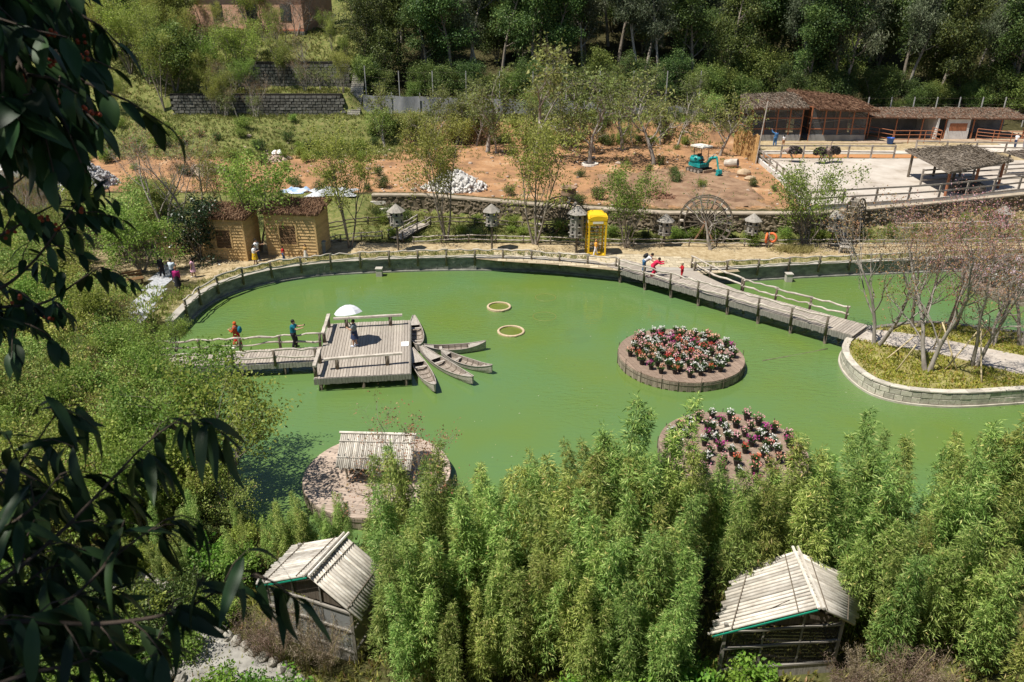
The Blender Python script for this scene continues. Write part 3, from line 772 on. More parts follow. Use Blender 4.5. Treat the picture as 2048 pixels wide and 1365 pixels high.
def potted(x, y, z, cname, rg, where, group, sc_=1.0, ring=''):
    t = thing('potted_flower', 'pot of %s flowers %s %s' % (cname, ring, where), 'flower pot', (x, y, z), rg.uniform(0, 6.28), group, sc_ * rg.uniform(.9, 1.15))
    fol, fl = FLOW[cname][rg.randrange(2)]
    put('pot', potm, t); put('foliage', fol, t); put('blossoms', fl, t)
rg = random.Random(77)
def rings(c, spec, cols, where, group, sc_=1.0, gap=None):
    for r, n in spec:
        a0 = rg.uniform(0, 1)
        for k in range(n):
            a = a0 + 2 * math.pi * k / n
            if gap and gap(r, a, rg): continue
            rr2 = r + rg.uniform(-.17, .17); a += rg.uniform(-.12, .12) / max(r, .5)
            potted(c.x + rr2 * math.cos(a), c.y + rr2 * math.sin(a), 0.557, rg.choice(cols), rg, where, group, sc_, 'on the outer ring of' if r > 2.45 else 'on the second ring of' if r > 1.85 else 'halfway in on' if r > 1.0 else 'near the middle of')
rings(I1, ((2.62, 26), (2.12, 22), (1.62, 19), (1.15, 15), (.7, 10), (.25, 4)), ['red', 'salmon', 'salmon', 'white', 'white', 'white', 'pink', 'salmon', 'white', 'pink', 'magenta'], 'the round bed beside the footbridge', 'pots on the flower bed beside the footbridge', 1.12)
rings(I2, ((2.5, 22), (1.9, 17), (1.3, 12), (.7, 7)), ['white', 'pink', 'salmon', 'white', 'magenta', 'red'], 'the bed half behind bamboo', 'pots on the flower bed behind the bamboo', 1.1, gap=lambda r, a, g: g.random() < .06)
rings(I4, ((3.3, 24), (2.6, 20), (1.9, 15), (1.2, 9), (.5, 4)), ['pale pink', 'white', 'pale pink'], 'the far hydrangea bed', 'hydrangea pots by the far wall', 1.35)

# ---------------------------------------------------------------- small hut on the third island
M_BAMROOF = surf('bamboo_roof', [(0.25, (0.30, 0.265, 0.22)), (0.5, (0.50, 0.46, 0.40)), (0.75, (0.64, 0.605, 0.545))], scale=2.5, stretch=(1, 1, 1), rough=0.75, bump=0.4, rnd=0.30)
def pole_roof(parent, e0, e1, r0, r1, n, mat, rad, rng, jut=0.05, name='roof_pole'):
    """slope of round bamboo poles laid from the eave e0..e1 up to the ridge r0..r1"""
    e0, e1, r0, r1 = map(Vector, (e0, e1, r0, r1))
    for i in range(n):
        t = (i + .5) / n; a = e0.lerp(e1, t); b = r0.lerp(r1, t); d = (b - a).normalized()
        m = MB(); m.tube([a - d * rng.uniform(0, jut * 2), a.lerp(b, .5) + Vector((0, 0, rng.uniform(-.01, .01))), b + d * rng.uniform(0, jut)], [rad * rng.uniform(.8, 1.1), rad, rad * rng.uniform(.8, 1.05)], 6)
        m.build(name, mat, parent, smooth=True, local=True)
rng = random.Random(31)
h = thing('island_hut', 'small open hut with a grey bamboo pole roof on the round island', 'hut', (I3.x + .1, I3.y + .25, .557), R(-3))
for x in (-1.2, 1.2):
    for y in (-.75, .75):
        m = MB(); m.tube([(x, y, 0), (x, y, 1.0)], .05, 6); m.build('post', M_LOG, h, local=True)
m = MB(); m.box((0, .72, .42), (2.35, .03, .8)); m.build('back_wall', M_FASCIA, h, local=True)
for sx in (-1, 1):
    m = MB(); m.box((sx * 1.17, .1, .42), (.03, 1.2, .8)); m.build('side_wall', M_FASCIA, h, local=True)
pole_roof(h, (-1.5, -1.15, .78), (1.5, -1.15, .78), (-1.5, 0, 1.62), (1.5, 0, 1.62), 40, M_BAMROOF, .04, rng)
pole_roof(h, (-1.5, 1.15, .78), (1.5, 1.15, .78), (-1.5, 0, 1.62), (1.5, 0, 1.62), 40, M_BAMROOF, .04, rng)
m = MB(); m.tube([(-1.55, 0, 1.68), (1.55, 0, 1.68)], .05, 6); m.build('ridge_pole', M_BAMROOF, h, local=True)
for y, z in ((-.85, 1.045), (-.3, 1.445)):
    m = MB(); m.tube([(-1.52, y, z + .02), (1.52, y, z + .02)], .02, 5); m.build('batten', M_BAMROOF, h, local=True)

# ================================================================ planted island with stone edge
PEN_PX = [(1790, 645), (1724, 656), (1698, 674), (1687, 692), (1692, 713), (1714, 738), (1752, 762), (1802, 776), (1862, 783), (1930, 785), (2048, 778), (2300, 760), (2480, 700), (2300, 680), (2048, 661), (1930, 647), (1850, 640)]
PEN = [P(x, y, 0.8) for x, y in PEN_PX]
PENS = smooth_line(PEN, 3, closed=True)
b = MB(); b.prism([(p.x, p.y) for p in PENS], -1.2, 0.70)
b.build('planted_island', surf('island_soil', [(0.3, (0.17, 0.14, 0.05)), (0.7, (0.30, 0.28, 0.10))], scale=1.5, bump=0.5), kind='structure')
ppx = [(1722, 656), (1698, 676), (1790, 692), (1900, 712), (2048, 750), (2300, 830), (2330, 770), (2048, 712), (1900, 682), (1800, 665)]
b = MB(); pp = [P(x, y, .74) for x, y in ppx]; b.prism([(p.x, p.y) for p in reversed(pp)], .60, .74)
pp_s = [(p.x, p.y) for p in pp]
path2 = b.build('island_path', surf('path_conc', [(0.3, (0.36, 0.31, 0.26)), (0.7, (0.50, 0.45, 0.39))], scale=2, bump=.3), kind='structure')
pwall = thing('stone_planter_wall', 'low wall of pale squared stones edging the planted island', 'wall', (PENS[15].x, PENS[15].y, 0))
closed = PENS + [PENS[0]]
core = MB(); strip_wall('wall_core', [Vector((p.x, p.y, 0)) for p in closed], -1.2, .76, .28, M_MORTAR, pwall)
strip_wall('footing', offset_line([Vector((p.x, p.y, 0)) for p in closed], -.14), -1.2, .1, .13, M_PALE, pwall)
rng = random.Random(41)
front_line = [p for p in resample(PENS[3:38], 0.05)]
sbm = [slab_mesh('stone', 1, 1, 1, M_PALE, .06) for _ in range(1)][0]
for (z0, z1) in ((.11, .40), (.41, .70)):
    i = rng.randrange(4)
    while i < len(front_line) - 14:
        n = rng.randrange(7, 13); a, c = front_line[i], front_line[i + n]; d = c - a
        mid = (a + c) / 2
        nn = Vector((d.y, -d.x, 0)).normalized()
        put('stone', sbm, pwall, Vector((mid.x, mid.y, (z0 + z1) / 2)) + nn * rng.uniform(-.01, .02) - pwall.location, (R(90), 0, math.atan2(d.y, d.x)), (d.length - .015, z1 - z0 - .012, .1))
        i += n
cl = resample(PENS[2:40], 0.05); i = 0
while i < len(cl) - 22:
    n = rng.randrange(14, 20); a, c = cl[i], cl[i + n]; d = c - a; mid = (a + c) / 2; nn = Vector((d.y, -d.x, 0)).normalized()
    put('coping_stone', sbm, pwall, Vector((mid.x, mid.y, .785)) - nn * .1 - pwall.location, (0, 0, math.atan2(d.y, d.x)), (d.length - .012, .36, .07)); i += n

# specks of scum and fallen leaves on the water
rq = np.random.default_rng(17); n = 420; x = rq.uniform(-18, 26, n); y = rq.uniform(23, 50, n)
ok = (sdist(x, y, POND) > .3) & (sdist(x, y, [(p.x, p.y) for p in PENS]) < -.3)
for cx, cy, r in ((I1.x, I1.y, 3.5), (I2.x, I2.y, 3.2), (I3.x, I3.y, 3.1), (I4.x, I4.y, 4.0)): ok &= (x - cx) ** 2 + (y - cy) ** 2 > r * r
x, y = x[ok], y[ok]; d = rq.normal(size=(len(x), 3)); d[:, 2] = 0
put('floating_leaves', leaf_mesh('floating_leaves', leafmat('scum', [(0, (.12, .09, .04)), (.6, (.25, .26, .08)), (1, (.55, .55, .42))], .1), np.stack([x, y, np.full(len(x), .006)], -1), d, rq.uniform(.04, .11, len(x)), .04, rq, flat=.999), None, kind='stuff')
# ================================================================ wooden cabins
M_PINE = surf('pine_board', [(0.25, (0.42, 0.26, 0.11)), (0.5, (0.55, 0.37, 0.17)), (0.75, (0.64, 0.46, 0.235))], scale=3, stretch=(0.7, 6, 6), rough=0.7, bump=0.25, rnd=0.13)
M_SLAT = surf('brown_slat', [(0.3, (0.13, 0.07, 0.03)), (0.7, (0.24, 0.14, 0.065))], scale=4, stretch=(1, 6, 6), rough=0.7, rnd=.1)
L_THATCH = leafmat('thatch_straw', [(0, (0.10, 0.05, 0.03)), (.5, (0.20, 0.11, 0.065)), (1, (0.33, 0.21, 0.13))], 0.1, rough=.9, rnd=.05, huer=.005)
L_THATCHG = leafmat('thatch_grey', [(0, (0.12, 0.095, 0.07)), (.5, (0.24, 0.195, 0.15)), (1, (0.36, 0.305, 0.245))], 0.1, rough=.9, rnd=.05, huer=.005)
M_THATCH = surf('thatch_base', [(0.3, (0.10, 0.05, 0.03)), (0.7, (0.2, 0.11, 0.07))], scale=6, bump=.6)
def thatch(parent, quad, n, mat, seed, L=.45, W=.035, thick=.1, lift=.06, local=True, base=None, name='thatch'):
    """straw roof on a quad e0,e1 (eave) r1,r0 (ridge): a slab and straw lying down the slope"""
    e0, e1, r1, r0 = [np.array(q, float) for q in quad]; rg = np.random.default_rng(seed)
    u = rg.random(n); v = rg.random(n)
    p = (e0[None] * (1 - u[:, None]) + e1[None] * u[:, None]) * (1 - v[:, None]) + (r0[None] * (1 - u[:, None]) + r1[None] * u[:, None]) * v[:, None]
    dn = unit(((e0 + e1) / 2 - (r0 + r1) / 2)[None]); nr = unit(np.cross(e1 - e0, r0 - e0)[None]); nr = nr if nr[0, 2] > 0 else -nr
    d = dn + rg.normal(size=(n, 3)) * .22 + nr * .08
    p = p + nr * rg.uniform(0.0, lift, (n, 1)) - dn * L * .3
    me = leaf_mesh(name, mat, p, d, rg.uniform(.6, 1.2, n) * L, W * rg.uniform(.7, 1.4, n), rg, flat=.75)
    slab = MB(); q = [Vector(x) for x in quad]; nv = Vector(nr[0])
    slab.add([x for x in q] + [x - nv * thick for x in q], [(0, 1, 2, 3), (7, 6, 5, 4), (0, 4, 5, 1), (1, 5, 6, 2), (2, 6, 7, 3), (3, 7, 4, 0)])
    s_ = slab.build(name + '_base', base or M_THATCH, parent, local=local)
    o = put(name, me, parent, local=local)
    return o
def cabin(loc, rz, w, dep, h, label, win, seed):
    rg = random.Random(seed); t = thing('cabin', label, 'cabin', loc, rz)
    # local: front wall at y = 0 facing -y, x from -w/2 to w/2
    fr = MB(); fr.box((0, dep / 2 + .04, h / 2), (w - .08, dep - .08, h - .02)); fr.build('frame_core', M_SLAT, t, local=True)
    nb = 14; bh = h / nb
    x0, x1, z0, z1 = win
    def board(xa, xb, z, face):
        if xb - xa < .05: return
        L = xb - xa; m = MB()
        m.add([(-L / 2, .0, -bh / 2), (L / 2, .0, -bh / 2), (L / 2, -.052, -bh / 2 + .0), (-L / 2, -.052, -bh / 2), (-L / 2, .0, bh / 2), (L / 2, 0, bh / 2), (L / 2, -.006, bh / 2), (-L / 2, -.006, bh / 2)],
              [(0, 1, 2, 3), (7, 6, 5, 4), (3, 2, 6, 7), (1, 5, 6, 2), (0, 3, 7, 4), (0, 4, 5, 1)])
        me = m.mesh('board', M_PINE)
        if face == 'f': put('board', me, t, ((xa + xb) / 2, -.001, z), (0, 0, 0))
        elif face == 'r': put('board', me, t, (w / 2 + .001, (xa + xb) / 2, z), (0, 0, R(90)))
        else: put('board', me, t, (-w / 2 - .001, (xa + xb) / 2, z), (0, 0, R(-90)))
    for i in range(nb):
        z = (i + .5) * bh
        if z0 < z < z1: board(-w / 2, x0, z, 'f'); board(x1, w / 2, z, 'f')
        else: board(-w / 2, w / 2, z, 'f')
        board(0, dep, z, 'r'); board(0, dep, z, 'l')
    for sx in (-1, 1):
        m = MB(); m.box((sx * (w / 2 - .02), -.03, h / 2), (.12, .05, h)); m.build('corner_trim', M_PINE, t, local=True)
    wd = MB(); wd.box(((x0 + x1) / 2, -.01, (z0 + z1) / 2), (x1 - x0, .02, z1 - z0)); wo_ = wd.build('window', plain('window_dark', (0.05, 0.03, 0.015), .6), t, local=True)
    ns = 12
    for k in range(ns):
        m = MB(); m.box((0, 0, 0), (x1 - x0 - .02, .03, (z1 - z0) / ns * .72), Matrix.Rotation(R(-28), 3, 'X')); o = m.build('slat', M_SLAT, wo_, local=True); o.location = ((x0 + x1) / 2, -.035, z0 + (k + .5) * (z1 - z0) / ns)
    for (cx, cz, sx, sz) in (((x0 + x1) / 2, z0 - .05, x1 - x0 + .24, .1), ((x0 + x1) / 2, z1 + .05, x1 - x0 + .24, .1), (x0 - .06, (z0 + z1) / 2, .12, z1 - z0), (x1 + .06, (z0 + z1) / 2, .12, z1 - z0)):
        m = MB(); m.box((cx, -.04, cz), (sx, .06, sz)); m.build('window_trim', M_PINE, wo_, local=True)
    thatch(t, ((-w / 2 - .25, -.16, h + .03), (w / 2 + .3, -.16, h + .03), (w / 2 + .35, dep + .3, h + .40), (-w / 2 - .3, dep + .3, h + .40)), 3200, L_THATCH, seed, L=.55, W=.04, thick=.16, lift=.12)
    return t
gA = G(588, 514); gB = G(452, 521)
cabin((gA.x, gA.y, gA.z - .03), R(-7), 3.75, 2.6, 3.25, 'pale pine cabin with slatted window and ragged brown thatch, beside the grey bin', (-.85, .35, .95, 2.35), 3)
cabin((gB.x, gB.y, gB.z - .03), R(-6), 3.3, 2.5, 3.15, 'pale pine cabin half covered by a dark climbing bush, beside the bamboo screen', (-.45, .62, .95, 2.3), 4)
q = G(645, 507); m = MB(); m.lathe([(.24, 0), (.3, .85), (.33, .86), (.33, .92), (.2, .97), (.001, .98)], 12)
o = m.build('litter_bin', plain('bin_grey', (.22, .24, .24), .5), None, smooth=False); o.location = (q.x, q.y, q.z); tag(o, 'grey litter bin standing at the corner of the pine cabin', 'bin')
# bamboo screen left of the cabins
rg = random.Random(12)
scr = thing('bamboo_screen', 'tall screen of upright dry bamboo canes left of the pine cabins', 'screen', G(350, 505))
a, b_ = G(318, 512), G(412, 508)
for i in range(44):
    p = a.lerp(b_, i / 43); m = MB(); hh = rg.uniform(1.9, 2.4); m.tube([(p.x, p.y, p.z - .1), (p.x + rg.uniform(-.05, .05), p.y, p.z + hh)], .035, 5)
    m.build('cane', plain('dry_cane', (0.45, 0.33, 0.17), .7, rnd=.2), scr)

# ================================================================ bird houses on poles
M_BIRD = surf('bird_wood', [(0.3, (0.19, 0.17, 0.15)), (0.7, (0.37, 0.345, 0.31))], scale=4, stretch=(4, 4, 1), rough=.9, bump=.4)
M_BROOF = surf('bird_roof', [(0.3, (0.20, 0.18, 0.155)), (0.7, (0.36, 0.33, 0.29))], scale=5, rough=.9, bump=.4)
M_HOLE = plain('dark_hole', (.012, .010, .009), .9, bump=0)
def birdhouse(px, base_py, top_py, label, rz=0, rows=2):
    g = G(px, base_py); top = PY(px, top_py, g.y).z - g.z
    s = top / 4.15 if rows == 2 else top / 4.15
    t = thing('bird_house', label, 'bird house', (g.x, g.y, g.z), rz, 'hexagonal bird houses on poles')
    bz, tz, r = top - (1.55 if rows == 2 else 2.2), top - .5, (.47 if rows == 2 else .56)
    m = MB(); m.tube([(0, 0, -.3), (0, 0, bz + .1)], .075, 8); m.build('pole', M_POST, t, local=True)
    m = MB(); m.lathe([(r, bz), (r, tz)], 6); m.build('box', M_BIRD, t, local=True)
    m = MB(); m.lathe([(r + .24, tz - .05), (r + .2, tz - .01), (.03, top)], 6); m.build('roof', M_BROOF, t, local=True)
    m = MB(); m.lathe([(r + .05, bz - .05), (r + .05, bz)], 6); m.build('floor_board', M_BROOF, t, local=True)
    hz = [bz + (tz - bz) * (k + .55) / rows for k in range(rows)]
    ap = r * math.cos(math.pi / 6)
    for f in range(6):
        a = math.pi / 6 + f * math.pi / 3; ca, sa = math.cos(a), math.sin(a)
        for z in hz:
            m = MB(); c = Vector((ca * (ap + .004), sa * (ap + .004), z)); tx = Vector((-sa, ca, 0)); up = Vector((0, 0, 1)); nn = 10
            m.add([c + tx * (.085 * math.cos(k * 6.2832 / nn)) + up * (.1 * math.sin(k * 6.2832 / nn)) for k in range(nn)], [tuple(range(nn))])
            ho = m.build('hole', M_HOLE, t, local=True)
            m = MB(); m.box(c + Vector((ca * .07, sa * .07, -.13)), (.14, .26, .025), a); m.build('perch', M_BROOF, ho, local=True)
    return t
birdhouse(797, 502, 408, 'grey hexagonal bird house on a pole beside the plank ramp', .2)
birdhouse(984, 500, 408, 'grey hexagonal bird house with pale mossy roof between two slim trees', .5)
birdhouse(1152, 507, 412, 'large grey bird house with three rows of holes beside the yellow booth', .3, rows=3)
birdhouse(1327, 492, 428, 'grey hexagonal bird house in front of the stone wall by the gnarled tree', .1)
birdhouse(1500, 492, 427, 'grey hexagonal bird house beside the green bush near the orange lifebuoys', .35)
birdhouse(1661, 493, 420, 'grey hexagonal bird house behind the ivy covered trunks', .1)
birdhouse(1994, 478, 412, 'grey hexagonal bird house above the log rails beyond the pink blossom trees', .3)

# ================================================================ water wheels
def wheel(px, py, Y, r, label, rz):
    c = PY(px, py, Y); g = gz(c.x, c.y)
    t = thing('water_wheel', label, 'water wheel', (c.x, c.y, g), rz, 'wooden water wheels')
    hz = c.z - g; wd = .62; n = 20
    for sy in (-1, 1):
        for rr2, w in ((r, .1), (r * .8, .07)):
            m = MB(); m.lathe([(rr2 - w / 2, -.04), (rr2 + w / 2, -.04), (rr2 + w / 2, .04), (rr2 - w / 2, .04)], 32, close=True)
            o = m.build('rim', M_POST, t, local=True); o.location = (0, sy * wd / 2, hz); o.rotation_euler = (R(90), 0, 0)
        for k in range(n):
            a = 2 * math.pi * k / n; m = MB(); m.beam((.12 * math.cos(a), sy * wd * .32, hz + .12 * math.sin(a)), (r * math.cos(a), sy * wd / 2, hz + r * math.sin(a)), .06, .06); m.build('spoke', M_POST, t, local=True)
    for k in range(n):
        a = 2 * math.pi * (k + .0) / n; m = MB()
        m.box((0, 0, 0), (r * .2, wd + .06, .03)); o = m.build('paddle', M_LOG, t, local=True); o.location = (r * .9 * math.cos(a), 0, hz + r * .9 * math.sin(a)); o.rotation_euler = (0, -a, 0)
    m = MB(); m.tube([(0, -wd * .9, hz), (0, wd * .9, hz)], .15, 10); m.build('hub', surf('hub_rust', [(.3, (.12, .06, .035)), (.7, (.22, .11, .06))], scale=5), t, local=True)
    for sy in (-1, 1):
        for sx in (-1, 1):
            m = MB(); m.beam((sx * .75, sy * wd * .85, -.1), (0, sy * wd * .8, hz + .05), .11, .11); m.build('stand_leg', surf('stand_wood', [(.3, (.22, .12, .07)), (.7, (.36, .21, .13))], scale=5), t, local=True)
    return t
wheel(1123, 446, 58.2, 2.05, 'weathered wooden water wheel below the big clay jar beside the bird house', R(12))
wheel(1411, 444, 56.5, 2.0, 'weathered wooden water wheel behind the gnarled bare tree', R(-14))
wheel(1705, 446, 56.5, 1.9, 'dark wooden water wheel half hidden behind the pink blossom trees', R(50))

# ================================================================ yellow booth
M_YEL = plain('yellow_paint', (0.80, 0.50, 0.02), .4, var=.08, spec=.4)
g = G(1190, 508); t = thing('telephone_booth', 'bright yellow open telephone booth frame with domed roof on the plaza', 'booth', g, R(4))
bw, bh = 1.22, 2.62
m = MB(); m.box((0, 0, .06), (bw + .12, bw + .12, .12)); m.build('base', M_YEL, t, local=True)
for sx in (-1, 1):
    for sy in (-1, 1):
        m = MB(); m.box((sx * (bw / 2), sy * (bw / 2), bh / 2 + .1), (.11, .11, bh)); m.build('corner_post', M_YEL, t, local=True)
for k in range(4):
    a = k * math.pi / 2; M = rotz(a)
    if k != 0:
        for z in np.linspace(.45, 2.2, 8):
            m = MB(); c = M @ Vector((0, -bw / 2, z)); m.box(c, (bw - .1, .03, .035), a); m.build('glazing_bar', M_YEL, t, local=True)
        for x in (-.36, .36):
            m = MB(); m.box(M @ Vector((x, -bw / 2, 1.28)), (.035, .03, 2.2), a); m.build('glazing_bar', M_YEL, t, local=True)
    m = MB(); m.box(M @ Vector((0, -bw / 2, 2.52)), (bw + .02, .13, .32), a); h_ = m.build('header', M_YEL, t, local=True)
    m = MB(); m.box(M @ Vector((0, -bw / 2 - .07, 2.52)), (bw * .62, .02, .15), a); m.build('sign_panel', plain('sign_white', (.78, .72, .6), .5), h_, local=True)
    # arched pediment
    m = MB(); vs = []; nn = 10
    for k2 in range(nn + 1):
        u = -1 + 2 * k2 / nn; z = 2.70 + .30 * math.sqrt(max(0, 1 - u * u * .86))
        for dy in (-.08, .04):
            vs.append(M @ Vector((u * (bw / 2 + .05), -bw / 2 + dy, z)))
            vs.append(M @ Vector((u * (bw / 2 + .05), -bw / 2 + dy, 2.66)))
    for k2 in range(nn):
        b0 = k2 * 4; m.add([], [])
        m.f += [(b0 + 1, b0 + 5, b0 + 4, b0), (b0 + 2, b0 + 6, b0 + 7, b0 + 3), (b0, b0 + 4, b0 + 6, b0 + 2)]; m.m += [0, 0, 0]
    m.v = [tuple(v) for v in vs]; m.build('pediment', M_YEL, t, local=True)
m = MB(); m.lathe([(bw * .735, 2.70), (bw * .735, 2.93), (bw * .66, 3.06), (bw * .46, 3.18), (.16, 3.26), (.001, 3.27)], 4, a0=math.pi / 4)
m.build('dome', M_YEL, t, local=True)
# lifebuoys
g = G(1535, 494); t = thing('lifebuoy_stand', 'wooden stand with two orange lifebuoys in front of the green bushes', 'lifebuoy', g, .2)
m = MB(); m.tube([(0, 0, -.2), (0, 0, 1.1)], .05, 6); m.build('stake', M_LOG, t, local=True)
for k, (x, ry) in enumerate(((-.24, .95), (.24, -1.0))):
    m = MB(); prof = [(.32 + .085 * math.cos(a), .085 * math.sin(a)) for a in np.linspace(0, 2 * math.pi, 8, endpoint=False)]
    m.lathe(prof, 18, close=True, sy=1.0); o = m.build('ring', plain('buoy_orange', (.72, .17, .06), .5), t, smooth=True, local=True); o.location = (x, -.09, .72); o.rotation_euler = (R(90), 0, ry)
# reclining garden chair
g = G(1690, 506); t = thing('garden_chair', 'weathered wooden reclining chair at the plaza edge by the log rail', 'chair', g, R(-20))
for sy in (-1, 1):
    m = MB(); m.beam((-.45, sy * .32, 0), (-.4, sy * .32, .45), .07, .07); m.build('leg', M_LOG, t, local=True)
    m = MB(); m.beam((.45, sy * .32, 0), (.42, sy * .32, .45), .07, .07); m.build('leg', M_LOG, t, local=True)
    m = MB(); m.beam((-.5, sy * .36, .66), (.45, sy * .36, .6), .09, .04); m.build('armrest', M_LOG, t, local=True)
for k in range(6):
    m = MB(); m.box((-.35 + k * .16, 0, .44), (.13, .66, .03)); m.build('seat_slat', M_LOG, t, local=True)
for k in range(6):
    m = MB(); m.box((-.5 - k * .07, 0, .55 + k * .15), (.03, .66, .12), Matrix.Rotation(R(-25), 3, 'Y')); m.build('back_slat', M_LOG, t, local=True)

# ================================================================ log rails of the garden, ramp, steps
rng = random.Random(51)
def ground_pts(pxs): return [G(x, y) for x, y in pxs]
fpts = resample(smooth_line(ground_pts([(828, 490), (930, 486), (1060, 488), (1250, 494), (1400, 494), (1600, 495), (1800, 495), (2048, 492), (2200, 490)]), 4), 2.1)
t = thing('garden_rail', 'low pale log rail between the plaza and the planted slope with water wheels', 'fence', fpts[0])
rail_fence(t, [Vector((p.x, p.y, gz(p.x, p.y))) for p in fpts], (0.28, 0.58), rng, ph=.62, below=.2, rr_=.04, pr=.05, amp=.04)
fpts = resample(smooth_line(ground_pts([(640, 492), (700, 484), (770, 478)]), 3), 1.6)
t = thing('garden_rail', 'short pale log rail between the pine cabin and the plank ramp', 'fence', fpts[0])
rail_fence(t, fpts, (0.28, 0.58), rng, ph=.62, below=.2, rr_=.04, pr=.05)
for pts, lab in (([(852, 450), (940, 452), (1020, 458), (1090, 465), (1200, 472), (1330, 474)], 'dark log rail along the grassy slope behind the slim trees'),
                 ([(640, 466), (700, 455), (780, 447)], 'dark log rail climbing behind the tree with ivied trunk'),
                 ([(1790, 462), (1900, 462), (2048, 455), (2200, 450)], 'grey double log rail beyond the pink blossom trees')):
    fp = resample(smooth_line(ground_pts(pts), 4), 2.0); t = thing('garden_rail', lab, 'fence', fp[0])
    rail_fence(t, fp, (0.3, 0.62), rng, ph=.68, below=.2, rr_=.05, pr=.06, rm=M_POST if 'dark' in lab else M_LOG)
a, b_ = G(792, 483), G(848, 452)
t = thing('plank_ramp', 'narrow grey plank ramp with log rails leading up from the plaza', 'ramp', a)
d = (b_ - a); Lr = d.length; dn_ = d.normalized(); sd = Vector((-dn_.y, dn_.x, 0)).normalized(); rm_ = slab_mesh('plank', 1.25, .19, .04, M_PLANK)
for k in range(int(Lr / .2)):
    p = a + dn_ * (k * .2 + .1) + Vector((0, 0, .18 + .1 * math.sin(math.pi * k * .2 / Lr)))
    put('plank', rm_, t, p - a, (0, 0, math.atan2(sd.y, sd.x)))
for s_ in (-1, 1):
    m = MB(); m.beam(a + sd * s_ * .5 + Vector((0, 0, .05)), b_ + sd * s_ * .5 + Vector((0, 0, .2)), .1, .16); m.build('stringer', M_POST, t)
    rail_fence(t, [a + dn_ * f * Lr + sd * s_ * .66 + Vector((0, 0, .15)) for f in (0, .5, 1)], (.3, .65), rng, ph=.7, below=.2, rr_=.045, pr=.055)
t = thing('stone_steps', 'short flight of white stone steps climbing beside the grey slope', 'steps', G(788, 436))
p0 = G(800, 440); p1 = G(757, 412)
for k in range(6):
    p = p0.lerp(p1, k / 5); m = MB(); m.box((p.x, p.y, gz(p.x, p.y) + .02), (1.3, .5, .3), R(8)); m.build('step', plain('white_step', (.72, .68, .6), .9), t)

# ================================================================ rubble wall at the dirt terrace
M_RUB = surf('rubble', [(0.25, (0.10, 0.075, 0.05)), (0.5, (0.20, 0.16, 0.11)), (0.75, (0.34, 0.28, 0.20))], scale=1.5, rough=.95, bump=.6, rnd=.3)
def rock_mesh(seed, mat, nu=7, nv=5, jit=.22, name='rock'):
    m = MB(); m.ell((0, 0, 0), (.5, .5, .5), nu, nv, jit=jit, rng=random.Random(seed)); return m.mesh(name, mat)
def rubble_wall(label, X0, X1, zoff0, zoff1, seed):
    rg = random.Random(seed); pts = [Vector((x, float(wall_y(x)) + .05, 0)) for x in np.arange(X0, X1, .5)]
    t = thing('rubble_wall', label, 'wall', (pts[len(pts) // 2].x, pts[len(pts) // 2].y, 1.0))
    core = [Vector((p.x, p.y, 0)) for p in pts]
    strip_wall('wall_core', core, .6, zoff1, .6, M_RUB, t)
    m = MB()
    for k in range(int((X1 - X0) * 26)):
        x = rg.uniform(X0, X1); z = rg.uniform(zoff0, zoff1 - .06); q = rg.uniform(.7, 1.25)
        m.ell((x, float(wall_y(x)) + .05, z), (q * rg.uniform(.12, .22), .09 * q, q * rg.uniform(.08, .13)), 6, 4, jit=.22, rng=rg)
    m.build('rubble_face', M_RUB, t, kind='stuff')
    strip_wall('cap', offset_line(core, -.08), zoff1 - .02, zoff1 + .1, .75, surf('wall_cap', [(.3, (.28, .23, .17)), (.7, (.45, .38, .29))], scale=2, bump=.5), t)
rubble_wall('brown rubble retaining wall below the orange dirt terrace and the clay jar', -12, 4.6, .85, 2.72, 5)
rubble_wall('brown rubble retaining wall with pale concrete cap behind the gnarled tree and wheel', 4.8, 26, .95, 2.72, 6)
rubble_wall('grey rubble wall below the pale animal pens', 26.2, 60, .95, 2.72, 7)
# clay jar
g = G(1137, 402); m = MB(); m.lathe([(.42, 0), (.62, .35), (.66, .7), (.56, 1.0), (.70, 1.12), (.72, 1.2), (.60, 1.2), (.5, 1.02), (.45, .6), (.001, .55)], 20)
o = m.build('clay_jar', surf('clay', [(.3, (.20, .12, .08)), (.7, (.36, .25, .17))], scale=4, bump=.2), None, smooth=True); o.location = (g.x, g.y, g.z - .02); tag(o, 'big brown clay jar standing on the dirt edge above the water wheel', 'jar')

